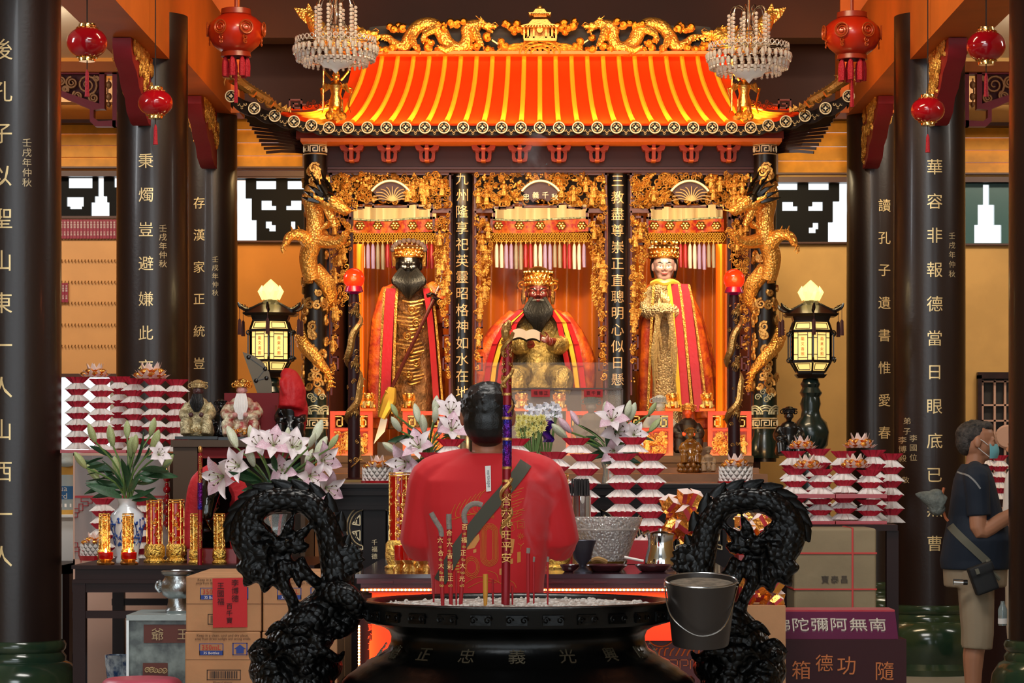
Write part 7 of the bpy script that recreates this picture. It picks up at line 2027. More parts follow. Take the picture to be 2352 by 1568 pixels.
for ox, oy, sx, sy in ((172, 1143, 1, 1), (172, 1290, 1, -1), (386, 1143, -1, 1)):
    for pts in ([(0, 34), (9, 34), (9, 24), (0, 24)], [(9, 29), (18, 29), (18, 14), (9, 14), (9, 24)], [(18, 18), (30, 18), (30, 8), (14, 8), (14, 0)], [(30, 12), (40, 12), (40, 0)], [(0, 44), (6, 44), (6, 34)]):
        fret(m, [(ox + sx * a, oy + sy * b_) for a, b_ in pts], Yg - .008, 1.6)
m.build('red_fretwork', RF, t, False)
t = thing('gourd_string', 'string of glossy red gourd charms hanging behind the display case corner', 'charm string', W(383, 1100, 15.27))
m = MB()
for k in range(5): m.ell(W(383, 1098 + k * 26, 15.27), (S(9, 15), S(9, 15), S(9, 15))); m.ell(W(383, 1098 + k * 26 - 11, 15.27), S(5, 15))
m.build('red_gourds', LRED, t); MB().tube([W(384, 1041, 15.3), W(383, 1060, 15.27), W(383, 1215, 15.27)], .004, 5).build('gold_cord', GOLD, t)
# canister and white counter by the doorway
t = thing('white_counter', 'white counter by the bright doorway', 'counter', (X_(120, 17), 17.2, 0))
MB().box(X_(60, 17), X_(250, 17), 16.95, 17.6, 0, Z_(1187, 17)).build('counter_body', mat('white_laminate', '#e9e6e0', .5), t, False)
MB().box(X_(58, 17), X_(252, 17), 16.92, 17.62, Z_(1187, 17), Z_(1182, 17)).build('counter_top', mat('white_laminate', '#e9e6e0', .5), t, False)
t = thing('water_canister', 'amber and blue printed canister under a grey cloth by the doorway', 'canister', W(138, 1182, 17.2))
Y = 17.2; X = X_(138, Y); R = S(32, Y); z = lambda y: Z_(y, Y)
for nm, y0, y1, c in (('amber_band', 1058, 1090, '#b98a3c'), ('grey_band', 1090, 1116, '#9aa6ac'), ('blue_band', 1116, 1146, '#2a5c8e'), ('building_band', 1146, 1170, '#8f9ca2'), ('yellow_band', 1170, 1183, '#c79a48')):
    MB().lathe([(R, z(y1)), (R, z(y0))], (X, Y, 0), 28).build(nm, mat(nm, c, .4), t)
m = MB()
def onc(x0, zc):
    return lambda x, zz, e: V((X + x0 + x, Y - math.sqrt(max(R * R - (x0 + x) ** 2, 1e-6)) - .003, zc + zz))
m.text('qua', V((0, 0, 0)), EX, EZV, S(19, Y), place=onc(.02, z(1125))); m.text('ard', V((0, 0, 0)), EX, EZV, S(19, Y), place=onc(.022, z(1138)))
for k in range(5): m.bar(V((X - .03 + k * .025, Y - math.sqrt(R * R - (-.03 + k * .025) ** 2) - .002, z(1156))), V((X - .03 + k * .025, Y - math.sqrt(R * R - (-.03 + k * .025) ** 2) - .002, z(1164))), .012, .004)
m.build('canister_lettering', WHITE, t, False)
link('grey_cloth', fuse(MB().ell((X, Y, z(1050)), (R * 1.2, R * 1.2, .05)).ell((X + .03, Y - .05, z(1062)), (R * .9, R * .7, .03)), .012, 2, 'grey_cloth', [mat('grey_cloth', '#9fa6a4', .85, bump=.5, bs=20)]), t)
# pewter censer, donation cabinet, pots, stool
Yq = 13.0
t = thing('metal_glass_cabinet', 'worn metal and glass cabinet with painted panels under the pewter censer', 'cabinet', (X_(365, Yq), Yq + .25, 0))
zt = Z_(1412, Yq); x0, x1 = X_(290, Yq), X_(445, Yq)
MB().box(x0, x1, Yq, Yq + .5, zt - .025, zt).build('cabinet_top', mat('dusty_glass_top', '#9aa5a4', .3, bump=.1, bs=30), t, False)
m = MB()
for x in (x0 + .006, x1 - .006):
    for y in (Yq + .006, Yq + .494): m.box(x - .006, x + .006, y - .006, y + .006, 0, zt - .025)
m.build('steel_frame', mat('worn_steel', (.6, .6, .58), .3, .9), t, False)
MB().box(x0 + .01, x1 - .01, Yq + .02, Yq + .48, 0, zt - .025).build('cabinet_body', mat('mottled_grey_panel', '#4a5252', .35, col2='#7e8a86', vs=14), t, False)
m = MB().pp([(330, 1434), (432, 1434), (432, 1476), (330, 1476)], Yq + .012, .004).pp([(328, 1522), (385, 1522), (385, 1556), (328, 1556)], Yq + .012, .004); m.build('painted_panel', mat('brown_red_panel', '#5c2414', .5), t, False)
m = MB(); m.text('爺', W(362, 1456, Yq + .008), EX, EZV, S(30, Yq)); m.text('王', W(420, 1456, Yq + .008), EX, EZV, S(28, Yq))
for k in range(5): m.spiral(W(338 + k * 10, 1539, Yq + .008), EX, EZV, S(7, Yq), 1.5, rot=k)
m.build('painted_characters', mat('pale_gold_paint', '#b49a72', .5), t, False)
t = thing('pewter_censer', 'round pewter censer with lion handles beside the cardboard boxes', 'censer', W(404, 1410, Yq + .2))
Y = Yq + .18; yb = 1070 + (EZ - zt) * F / Y
MB().lathe([(S(r, Y), S(h, Y)) for r, h in ((26, 0), (28, 6), (24, 14), (22, 26), (22, 34), (34, 42), (40, 56), (38, 68), (30, 80), (30, 86), (37, 90), (38, 96), (32, 98), (28, 92))], W(408, yb, Y), 40).build('censer_bowl', PEWTER, t)
m = MB()
for s in (-1, 1):
    m.ell(W(408 + s * 40, yb - 64, Y), (S(10, Y), .02, S(11, Y)))
    for k in range(5): m.spiral(W(408 + s * 42, yb - 72 + k * 5, Y - .02), EX, EZV, S(4, Y), 1.2, rot=k)
    m.tube(smoothpath([W(408 + s * 44, yb - 72, Y), W(408 + s * 50, yb - 60, Y), W(408 + s * 40, yb - 48, Y)], 4), S(3.5, Y), 7)
m.build('lion_handle', PEWTER, t)
for x, l, c in ((268, 'small blue and white pot on the lower shelf, left', 0), (300, 'small blue and white pot on the lower shelf, right', 1)):
    Y = 14.2; yb = 1070 + (EZ - .30) * F / Y; t = thing('porcelain_pot', l, 'pot', W(x, yb, Y), 'blue and white pots under the left table')
    MB().lathe([(S(r, Y), S(h, Y)) for r, h in ((14, 0), (20, 12), (26, 60), (27, 82), (24, 82), (18, 20))], W(x, yb, Y), 24).build('pot_body', mat('blue_white_glaze', '#c8d4dc', .15, col2='#2a4a78', vs=30), t)
t = thing('pink_stool', 'rose pink padded stool at the bottom left edge', 'stool', (X_(326, 12.3), 12.3, 0))
zs = Z_(1556, 12.3); link('cushion', fuse(MB().lathe([(.13, zs - .05), (.172, zs - .04), (.175, zs - .02), (.15, zs)], (X_(326, 12.3), 12.3, 0), 32), .01, 3, 'cushion', [mat('rose_pink_vinyl', '#b5475c', .4)]), t)
for k in range(4):
    a = pi / 4 + k * pi / 2; MB().tube([(X_(326, 12.3) + .11 * cos(a), 12.3 + .11 * sin(a), zs - .045), (X_(326, 12.3) + .14 * cos(a), 12.3 + .14 * sin(a), 0)], .014, 10).build('leg', mat('worn_steel', (.6, .6, .58), .3, .9), t)
# ---- cardboard water cartons
Yx = 12.15; w = S(173, Yx); hx = .2375
BLUEI = mat('blue_carton_ink', '#28408a', .7); REDI = mat('red_carton_ink', '#b8322c', .7); BRI = mat('brown_carton_ink', '#6a4630', .8)
def carton(x, zb, Y, label, full=True):
    x0 = X_(x, Yx); t = thing('water_carton', label, 'carton', (x0 + w / 2, Y + .2, zb), 'cardboard water cartons')
    o = MB().box(x0, x0 + w, Y, Y + .44, zb, zb + hx).build('carton_body', CARD, t, False); bv = o.modifiers.new('b', 'BEVEL'); bv.width = .006; bv.segments = 2
    if not full: return t
    P = lambda u, v, d=.002: V((x0 + u * w, Y - d, zb + v * hx))
    MB().box(x0, x0 + w, Y - .0012, Y, zb + hx * .5, zb + hx * .506).build('flap_seam', BRI, o, False)
    m = MB()
    m.text('Keep in a clean, cool and dry place,', P(.5, .93), EX, EZV, .0155, 2); m.text('away from direct sunlight and strong smells', P(.5, .87), EX, EZV, .0135, 2)
    for u0, u1, v0, v1, mi in ((.19, .51, .58, .66, 0), (.19, .51, .78, .79, 0), (.19, .2, .58, .79, 0), (.5, .51, .58, .79, 0), (.63, .645, .58, .8, 0), (.815, .83, .58, .8, 0), (.63, .83, .58, .592, 0), (.63, .83, .788, .8, 0), (.29, .3, .13, .32, 3), (.73, .74, .13, .32, 3), (.29, .74, .13, .145, 3), (.29, .74, .305, .32, 3)):
        m.add([P(u0, v0), P(u1, v0), P(u1, v1), P(u0, v1)], [(0, 1, 2, 3)], mi)
    m.add([P(.68, .61), P(.78, .61), P(.78, .69), P(.81, .69), P(.73, .77), P(.65, .69), P(.68, .69)], [(0, 1, 2, 3, 4, 5, 6)], 0)
    m.text('350mL', P(.35, .72, .003), EX, EZV, .030, 1); m.text('35 Bottles', P(.35, .62, .004), EX, EZV, .0165, 4); m.text('Mineral Water', P(.5, .09), EX, EZV, .014, 2)
    rnd = random.Random(3); u = .33
    while u < .70:
        d = rnd.choice((.006, .01, .016)); m.add([P(u, .16), P(u + d, .16), P(u + d, .29), P(u, .29)], [(0, 1, 2, 3)], 3); u += d + rnd.choice((.007, .011))
    m.build('carton_print', [BLUEI, REDI, BRI, mat('black_carton_ink', '#3a2c26', .8), mat('white_carton_ink', '#e8e0d8', .7)], o, False)
    return t
for i, x in enumerate((425, 602)):
    for k in range(4):
        carton(x + (2 if k % 2 else 0), k * hx, Yx, 'cardboard water carton, ' + ['left', 'right'][i] + ' front stack, ' + ['bottom one', 'second from the bottom', 'third from the bottom, arrow print visible', 'topmost'][k], k > 1)
    for k in range(4): carton(x, k * hx, Yx + .47, 'cardboard water carton, ' + ['left', 'right'][i] + ' rear stack, ' + ['bottom one', 'second from the bottom', 'third from the bottom', 'topmost'][k], False)
t = thing('red_paper_notice', 'red paper strip with black writing stuck on the top left carton', 'notice', W(527, 1441, Yx - .006))
MB().pp([(488, 1328), (567, 1326), (568, 1440), (489, 1441)], Yx - .008, .002).build('paper', mat('vermilion_paper', '#c01c22', .7), t, False)
t = KIDS[t.name][0]; m = MB()
for k, ch in enumerate('王國福'): m.text(ch, W(507, 1345 + k * 18, Yx - .0095), EX, EZV, S(17, Yx))
for k, ch in enumerate('李博德'): m.text(ch, W(540, 1338 + k * 18, Yx - .0095), EX, EZV, S(17, Yx))
for k, ch in enumerate('百千寶'): m.text(ch, W(527, 1392 + k * 16, Yx - .0095), EX, EZV, S(15, Yx))
m.build('ink_writing', mat('black_ink', '#2a1012', .8), t, False)
# ================================================================ incense burner, its dragons, bucket, incense
YBU = 8.9
XB = X_(1190, YBU); sB = F / YBU
b = thing('incense_burner', 'large round black bronze incense burner in the foreground', 'incense burner', (XB, YBU, 0))
pz = lambda y: EZ - (y - CY) / sB
prof = [(.20, 0), (.30, .03), (.34, .1), (.30, .2), (.42, .28), (.52, .36), (.565, .46)]
for rpx, y in ((408, 1575), (403, 1562), (390, 1548), (372, 1536), (368, 1530), (352, 1522), (348, 1516), (330, 1508), (322, 1502), (300, 1488), (292, 1472), (291, 1459), (296, 1446), (312, 1436), (336, 1429), (350, 1425), (353, 1420), (354, 1392), (357, 1386), (357, 1379), (352, 1376), (338, 1376), (330, 1382), (318, 1400)): prof.append((rpx / sB, pz(y)))
prof += [(.0, pz(1402))]
MB().lathe(prof, (XB, YBU, 0), 96, cap=False).build('burner_bowl', mat('burner_black_bronze', '#050505', .28, .2, spec=.35, bump=.06, bs=30), b)
MB().lathe([(.001, pz(1388)), (330 / sB, pz(1388.5))], (XB, YBU, 0), 48, cap=False).build('ash_bed', mat('pale_ash', '#a89c92', .95, bump=.8, bs=60, var=.3, vs=30), b)
m = MB(); rnd = random.Random(8)
for k in range(420):
    a = rnd.random() * 2 * pi; r = math.sqrt(rnd.random()) * 318 / sB
    m.ell((XB + r * cos(a), YBU + r * sin(a), pz(1388)), (rnd.uniform(.004, .012), rnd.uniform(.004, .012), rnd.uniform(.003, .008)), 5, 4)
o = m.build('ash_crumbs', mat('white_ash', '#cfc6bd', .9), b); o['kind'] = 'stuff'
m = MB()
for k in range(28):
    a = k * 2 * pi / 28; r = 354 / sB
    c = V((XB + r * cos(a), YBU + r * sin(a), pz(1406))); u = V((-sin(a), cos(a), 0)); n = V((cos(a), sin(a), 0))
    R = Matrix((u, n, EZV)).transposed()
    m.obox(c, (.062, .006, .03), R)
    for s in (-1, 1): m.spiral(c + u * s * .022 + n * .004, u, EZV, .012, 1.3, w=.003); m.bar(c + n * .004 - u * .02 + EZV * s * .009, c + n * .004 + u * .02 + EZV * s * .009, .004)
m.build('rim_relief', BRONZE, b)
m = MB(); rnd = random.Random(12)
for k in range(9):
    a = -pi / 2 + (k - 4) * .36; r = 308 / sB + .006; c = V((XB + r * cos(a), YBU + r * sin(a), pz(1487))); u = V((-sin(a), cos(a), 0)); n = V((cos(a), sin(a), 0))
    m.text('福德正忠義光興旺平'[k], c, u, (EZV * .8 - n * .6), .055)
m.build('cast_characters', mat('worn_brass_character', (.10, .08, .05), .4, .7), b)
m = MB()
for k in range(13):
    a = -pi / 2 + (k - 6) * .3; r = 404 / sB
    c = V((XB + r * cos(a), YBU + r * sin(a), pz(1567))); u = V((-sin(a), cos(a), 0)); n = V((cos(a), sin(a), 0))
    m.add([c - u * .08 - EZV * .03, c + u * .08 - EZV * .03, c + u * .05 + EZV * .005 + n * .01, c + EZV * .012 + n * .014, c - u * .05 + EZV * .005 + n * .01, c - EZV * .05 + n * .012], [(0, 5, 1, 2, 3, 4)])
m.build('lotus_petal_relief', mat('mossy_bronze', '#2c2c1c', .4, .4), b)
def handle_dragon(s, label):
    mx = (lambda x: x) if s < 0 else (lambda x: 2378 - x)
    P = lambda x, y, d=0: W(mx(x), y, YBU + d)
    t = thing('bronze_dragon', label, 'dragon sculpture', W(mx(680), 1568, YBU), 'bronze dragons flanking the incense burner')
    t.location = (X_(mx(680), YBU), YBU, 0)
    m = MB()
    base = W(mx(672), 1500, YBU)
    m.lathe([(.17, 0), (.19, .2), (.15, .4), (.14, .66)], (base.x, YBU, 0), 20)
    for x, y, r, d in ((625, 1540, 55, 0), (700, 1500, 60, -.03), (660, 1470, 46, .0), (740, 1530, 48, .02), (735, 1465, 34, -.02), (600, 1500, 30, .03), (640, 1568, 60, -.04), (710, 1568, 60, -.02)): m.ell(P(x, y, d), (r / sB, .11, r * .85 / sB), 12, 8)
    body = smoothpath([P(660, 1540), P(668, 1490, -.02), P(702, 1438, -.03), P(750, 1390), P(774, 1336), P(766, 1274), P(750, 1208), P(714, 1160), P(665, 1148), P(612, 1154), P(575, 1182), P(560, 1222), P(578, 1262), P(618, 1270)], 7)
    m.tube(body, radii((.10, .085, .072, .062, .054, .046, .041, .04, .04, .041, .043, .046, .05, .055), len(body)), 16)
    cl = P(658, 1238)
    hd = P(640, 1256, -.01)
    dragon_head(m, hd, (-s * 1, -.1, -.12), (0, 0, 1), .066, beard=False, mane=False, open_=.9)
    for a, c, e, r in (((604, 1240), (572, 1270), (540, 1258), .03), ((604, 1262), (566, 1300), (542, 1300), .032), ((606, 1276), (580, 1318), (560, 1346), .032), ((618, 1284), (612, 1330), (606, 1362), .03), ((634, 1286), (640, 1330), (642, 1356), .026), ((598, 1226), (566, 1236), (546, 1222), .028), ((616, 1226), (590, 1210), (566, 1206), .024)):
        m.tube(smoothpath([P(*a), P(*c, -.02), P(*e, -.01)], 4), radii((r, r * 1.05, .004), 9), 8)
    for a, c, e, r in (((655, 1236), (664, 1208), (676, 1182), .02), ((668, 1240), (694, 1226), (722, 1196), .02)): m.tube(smoothpath([P(*a), P(*c, -.02), P(*e, -.01)], 4), radii((r, r * .9, .004), 9), 8)
    # long beard and whisker down to the neck below
    m.tube(smoothpath([P(650, 1288, -.03), P(652, 1340, -.05), P(672, 1380, -.05), P(678, 1420, -.03)], 6), radii((.022, .022, .02, .02), 19), 8)
    m.tube(smoothpath([P(690, 1280, -.04), P(706, 1318, -.05), P(738, 1346, -.03)], 6), radii((.014, .02, .02), 13), 8)
    m.tube(smoothpath([P(668, 1290, -.04), P(684, 1330, -.06), P(688, 1352, -.05)], 6), radii((.014, .015, .003), 13), 8)
    # flame fins, forelegs and claws
    for x, y in ((836, 1268), (842, 1284), (838, 1302), (826, 1258)): m.tube(smoothpath([P(768, 1305), P((780 + x) / 2, y + 4, -.02), P(x, y, -.02)], 4), radii((.03, .02, .003), 9), 7)
    leg = smoothpath([P(760, 1360, -.03), P(800, 1372, -.06), P(828, 1400, -.05), P(826, 1386, -.02)], 5); m.tube(leg, radii((.05, .042, .034, .03), len(leg)), 10)
    claw(m, P(836, 1388, -.01), (-s * .9, .1, -.1), .04)
    leg = smoothpath([P(776, 1340, .02), P(800, 1420, .0), P(770, 1450, -.05)], 5); m.tube(leg, radii((.045, .04, .03), len(leg)), 10)
    claw(m, P(764, 1452, -.07), (s * .6, -.4, -.6), .04)
    for x, y in ((600, 1480), (640, 1440), (690, 1450), (740, 1500), (620, 1530), (700, 1545), (660, 1500)): m.tube(smoothpath([P(x - 30, y + 18, -.09), P(x, y - 6, -.12), P(x + 34, y + 12, -.09), P(x + 52, y - 6, -.07)], 4), radii((.006, .016, .016, .004), 13), 7)
    link('dragon_body', fuse(m, .006, 1, 'dragon_body', [SCALE]), t)
    m = MB()
    for i in range(30, len(body) - 10, 4):
        p = body[i]; o = V((p.x - cl.x, 0, p.z - cl.z)).normalized(); tn = (body[i + 1] - p).normalized()
        m.tube(smoothpath([p + o * .03 - tn * .025, p + o * .046, p + o * .064 + tn * .03], 3), radii((.025, .02, .003), 7), 8, flat=.45)
        m.tube(smoothpath([p + o * .024, p + o * .042 + tn * .012, p + o * .054 + tn * .026], 3), radii((.016, .012, .002), 7), 6)
    m.build('dorsal_fins', BRONZE, t)
    m = MB()
    for k in (-1, 1): m.ell(hd + V((-s * .03, k * .03 - .01, .022)), .008, 8, 6)
    m.build('dragon_eyes', mat('glossy_black', '#050505', .05, coat=1), t)
handle_dragon(-1, 'black bronze dragon looping upward at the left side of the incense burner')
handle_dragon(1, 'black bronze dragon looping upward at the right, behind the hanging metal bucket')
# bucket on the right handle
Yk = 8.5; sk = F / Yk
t = thing('metal_bucket', 'dark metal bucket hanging before the right bronze dragon', 'bucket', W(1609, 1480, Yk))
xb = X_(1609, Yk); zz = lambda y: Z_(y, Yk)
MB().lathe([(.001, zz(1478)), (64 / sk, zz(1478)), (66 / sk, zz(1470)), (80 / sk, zz(1340)), (82 / sk, zz(1332)), (82 / sk, zz(1328)), (79 / sk, zz(1329)), (77 / sk, zz(1345)), (62 / sk, zz(1466)), (.001, zz(1466))], (xb, Yk, 0), 48, cap=False).build('bucket_body', mat('smoked_steel', (.06, .05, .045), .36, .7, bump=.05, bs=20), t)
MB().lathe([(.001, zz(1338)), (77 / sk, zz(1338.5))], (xb, Yk, 0), 40, cap=False).build('bucket_ash', mat('grey_brown_ash', '#6f6252', .95, var=.3, vs=40, bump=.4, bs=60), t)
m = MB(); m.tube([V((xb + 82 / sk * cos(a), Yk + 82 / sk * sin(a), zz(1329))) for a in [k * pi / 24 for k in range(49)]], .003, 6, cap=False)
m.tube(smoothpath([V((xb - 83 / sk, Yk, zz(1345))), V((xb - 70 / sk, Yk - .08, zz(1400))), V((xb - 10 / sk, Yk - .105, zz(1440))), V((xb + 50 / sk, Yk - .09, zz(1420))), V((xb + 83 / sk, Yk, zz(1345)))], 6), .0025, 6)
m.build('bucket_handle', mat('worn_steel_wire', (.5, .48, .45), .25, 1), t)
m = MB()
for s in (-1, 1): m.tube(smoothpath([V((xb + s * 82 / sk, Yk, zz(1345))), V((xb + s * 60 / sk, Yk + .13, zz(1350))), V((X_(1690, 8.8), 8.72, Z_(1360, 8.8)))], 5), .004, 6)
m.build('bucket_hook', mat('worn_steel_wire', (.5, .48, .45), .25, 1), t)
t.rotation_euler = (.17, 0, .0)
# incense
INR = mat('red_incense', '#a3101a', .6)
INASH = mat('burnt_grey_incense', '#8d8076', .9, bump=.5, bs=80)
INY = mat('yellow_incense', '#c98a2a', .6)
GLYG = mat('gold_incense_letter', (.8, .5, .15), .4, .5)
def incense(x, ytop, rpx, label, Yo=0.0, ash=None, letters='', mt=INR, lean=0, curl=None, group='incense sticks in the burner', yb=1388):
    Y = YBU + Yo; q = lambda v: S(v, Y); t = thing('incense_stick', label, 'incense', W(x, yb, Y), group)
    ya = ash[0] if ash else ytop
    pts = [W(x, yb + 6, Y), W(x + lean * .5, (yb + ya) / 2, Y), W(x + lean, ya, Y)]
    MB().tube(pts, [q(rpx * .7), q(rpx), q(rpx)], 10).build('stick', mt, t)
    if ash:
        MB().tube(smoothpath([W(a, c, Y) for a, c in ash[1]], 4), q(rpx * 1.05), 10).build('burnt_tip', INASH, t)
    if letters:
        m = MB()
        for k, ch in enumerate(letters):
            y = lerp(ya + 10, yb - 60, k / max(1, len(letters) - 1)); f = (yb - y) / (yb - ya)
            m.text(ch, W(x + lean * f, y, Y) + V((0, -q(rpx) * 1.02, 0)), EX, EZV, q(rpx * 2.3))
            for s in (-1, 1): m.spiral(W(x + lean * f + s * rpx * .3, y + 16, Y) + V((0, -q(rpx) * .95, 0)), EX, EZV, q(rpx * .5), 1.2, w=q(.9), rot=s + k)
        m.build('gold_letters', GLYG, t)
    return t
incense(1017, 1240, 6, 'thick incense stick with bent grey tip, leftmost of the lettered sticks', -.05, (1230, [(1014, 1232), (1012, 1215), (1000, 1195), (990, 1177)]), '六合大吉', lean=-6)
incense(1036, 1215, 6.2, 'thick incense stick with short straight grey tip, middle of the lettered sticks', -.02, (1213, [(1032, 1215), (1031, 1200), (1031, 1180)]), '合六吉利正', lean=-4)
incense(1058, 1200, 6.2, 'thick incense stick whose grey tip curls over to the right', -.04, (1200, [(1069, 1202), (1066, 1180), (1076, 1163), (1092, 1156), (1108, 1160)]), '百福正大光', lean=10)
incense(1115, 1318, 6, 'yellow incense stick in the middle of the burner', -.06, mt=INY)
for x, y, lb in ((996, 1320, 'thin red incense stick at the left edge of the group'), (1048, 1310, 'thin red incense stick between the lettered sticks'), (1132, 1330, 'short thin red incense stick right of the yellow stick'), (1177, 1345, 'short thin red incense stick right of the tall dragon stick'), (1213, 1270, 'thin red incense stick with pale tip before the shirt hem'), (1226, 1290, 'second thin red incense stick before the shirt hem'), (1258, 1290, 'thin red incense stick before the right sleeve edge')):
    incense(x, y, 2.6 if x != 1213 else 4.5, lb, random.Random(x).uniform(-.08, .1), (y, [(x, y), (x + 1, y - 12)]) if x > 1200 else None)
# tall wrapped dragon stick
t = thing('dragon_incense', 'tall red incense pole wrapped with gold dragons and purple foil in the burner', 'incense', W(1163, 1388, YBU - .03))
Yd = YBU - .03; q = lambda v: S(v, Yd)
MB().tube([W(1161, 1396, Yd), W(1163, 1200, Yd), W(1166, 780, Yd)], [q(10), q(10.5), q(10)], 14).build('pole', mat('crimson_foil', '#8c0a1c', .35, .3, bump=.3, bs=60), t)
MB().tube([W(1164.5, 1075, Yd), W(1165, 1000, Yd), W(1165.5, 930, Yd)], q(11), 14).build('purple_foil', mat('purple_foil', '#6a1470', .25, .8, bump=.5, bs=90, col2='#2a2a90', vs=30), t)
m = MB(); path = []
for i in range(90):
    u = i / 89; a = u * 2 * pi * 6; path.append(W(lerp(1162, 1166, u), lerp(1260, 765, u), Yd) + V((q(11.5) * cos(a), q(11.5) * sin(a), 0)))
m.tube(path[:30], radii((.003, .007, .007), 30), 6); m.tube(path[56:], radii((.004, .007, .007), 34), 6)
for y, ch in zip(range(1150, 1290, 26), '合六興旺平安'): m.text(ch, W(1163, y, Yd) + V((0, -q(11.5), 0)), EX, EZV, q(24))
rnd = random.Random(4)
for k in range(60):
    y = rnd.choice((rnd.uniform(750, 905), rnd.uniform(1100, 1290), rnd.uniform(745, 900))); a = -pi / 2 + rnd.uniform(-1.2, 1.2)
    m.spiral(W(1164, y, Yd) + V((q(11.5) * cos(a), q(11.5) * sin(a), 0)), V((-sin(a), cos(a), 0)), EZV, q(rnd.uniform(4, 7)), 1.2, rot=k)
for y in (905, 1008, 1074, 1104, 960): m.tube([W(1164.5, y - 3, Yd), W(1164.5, y + 3, Yd)], q(11.8), 14)
dragon_head(m, W(1166, 765, Yd - .01), (.2, -.5, .8), (0, -1, 0), .014)
m.build('gold_dragons', GOLD_DARK, t)
m = MB(); m.tube(smoothpath([W(1166, 782, Yd), W(1160, 760, Yd - .02), W(1168, 742, Yd), W(1166, 735, Yd)], 4), radii((.012, .014, .01, .003), 13), 7); m.build('dragon_finial', GOLD_DARK, t)
# ================================================================ lilies, small figures, glass case
STEM = mat('stem_green', '#5d7a3a', .55)
def petal_mesh(name, ms, flower):
    m = MB()
    if flower:                                                  # open trumpet of six recurved petals, +z forward
        for k in range(6):
            a = k * pi / 3; u = V((cos(a), sin(a), 0)); w = V((-sin(a), cos(a), 0)); wd = .36 if k % 2 else .28
            def fn(s, t, u=u, w=w, wd=wd):
                r = .06 + 1.0 * s ** 1.35; z = .75 * s ** .7 - .55 * max(0, s - .6) ** 1.2
                return u * r + w * (wd * (t - .5) * 2 * sin(pi * min(1, s * .88 + .12)) ) + V((0, 0, z - .10 * (1 - (2 * t - 1) ** 2) * s))
            m.grid(fn, 7, 4, 0 if k % 2 else 1)
        for k in range(6):
            a = k * pi / 3 + .5; p = V((.3 * cos(a), .3 * sin(a), .75)); m.tube([(0, 0, .05), p * .6, p], .018, 4, 2); m.ell(p, (.09, .035, .035), 6, 4, Euler((0, 0, a + 1.5)).to_matrix(), 3)
        m.lathe([(.02, -.5), (.06, -.2), (.1, .06)], (0, 0, 0), 8, 2)
    else:
        m.lathe([(.03, -.02), (.10, .05), (.17, .3), (.19, .5), (.16, .72), (.08, .92), (.01, 1)], (0, 0, 0), 12, 0, flute=lambda a, z: 1 + .10 * cos(3 * a))
    return m.mesh(name, ms)
STAM = mat('dark_anther', '#4a2418', .7)
FL_W = petal_mesh('lily_flower', [PETAL, PETAL, GREENP, STAM], True); FL_P = petal_mesh('lily_flower', [PETALP, PETAL, GREENP, STAM], True)
BD_W = petal_mesh('lily_bud', [mat('white_green_bud', '#dfe0cf', .5, col2='#c3cda4', vs=30)], False); BD_G = petal_mesh('lily_bud', [GREENP], False); BD_P = petal_mesh('lily_bud', [PETALP], False)
def leafmesh():
    m = MB(); m.grid(lambda s, t: V(((t - .5) * .26 * sin(pi * (s * .93 + .05)) ** .8, .25 * s * s - .05 * abs(t - .5), s)), 8, 4, thick=.0)
    return m.mesh('leaf', [GREEN])
LEAF = leafmesh()
def aim(o, p, d, s, roll=0):
    o.location = p; o.scale = (s, s, s) if not hasattr(s, '__len__') else s
    q = V(d).to_track_quat('Z', 'Y').to_matrix() @ Matrix.Rotation(roll, 3, 'Z'); o.rotation_euler = q.to_euler()
def bouquet(label, Y, foot, buds, flowers, nleaf, spread, vase=None, seed=1, leaf_px=48):
    """buds (x, y, length, kind) tips pointing away from the foot; flowers (x, y, size, kind, facing)"""
    rnd = random.Random(seed); t = thing('lily_bouquet', label, 'flowers', W(foot[0], foot[1], Y), 'lily bouquets'); f = W(foot[0], foot[1] - 6, Y)
    ms = MB()
    def stem(p):
        ms.tube(smoothpath([f + V((rnd.uniform(-.02, .02), 0, 0)), f.lerp(p, .5) + V(((f.x - p.x) * .22, rnd.uniform(-.03, .03), .02)), p], 4), S(2.2, Y), 5)
    for x, y, L, k in buds:
        dp = rnd.uniform(-.14, .12); p = W(x, y, Y) + V((0, dp, 0)); d = (p - f).normalized() + V((0, rnd.uniform(-.2, .1), .25)); d.normalize()
        s = S(L, Y); b0 = p - d * s * .5
        aim(link('lily_bud', {'w': BD_W, 'g': BD_G, 'p': BD_P}[k], t), b0, d, s, rnd.random() * 3); stem(b0)
    for x, y, s, k, fx, fz in flowers:
        p = W(x, y, Y) + V((0, rnd.uniform(-.16, -.02), 0)); d = V((fx, -.8, fz)).normalized()
        aim(link('lily_flower', FL_P if k == 'p' else FL_W, t), p, d, S(s * 1.18, Y), rnd.random()); stem(p - d * S(s, Y) * .4)
    ms.build('stems', STEM, t)
    for k in range(nleaf):
        a = rnd.uniform(-1.5, 1.5) if k % 3 else rnd.choice((-1, 1)) * rnd.uniform(1.2, 2.2); h = rnd.uniform(.08, .75)
        p = f + V((sin(a) * spread * h * .45, rnd.uniform(-.12, .1), abs(spread) * h * .9))
        d = V((sin(a) * 1.1, rnd.uniform(-.6, .3), cos(a) * .8 - .1))
        aim(link('leaf', LEAF, t), p, d, S(leaf_px * rnd.uniform(.8, 1.5), Y), rnd.random() * 6)
    if vase:
        MB().lathe([(S(r, Y), S(h, Y)) for r, h in vase[0]], W(foot[0], vase[1], Y), 28).build('flower_vase', vase[2], t)
    return t
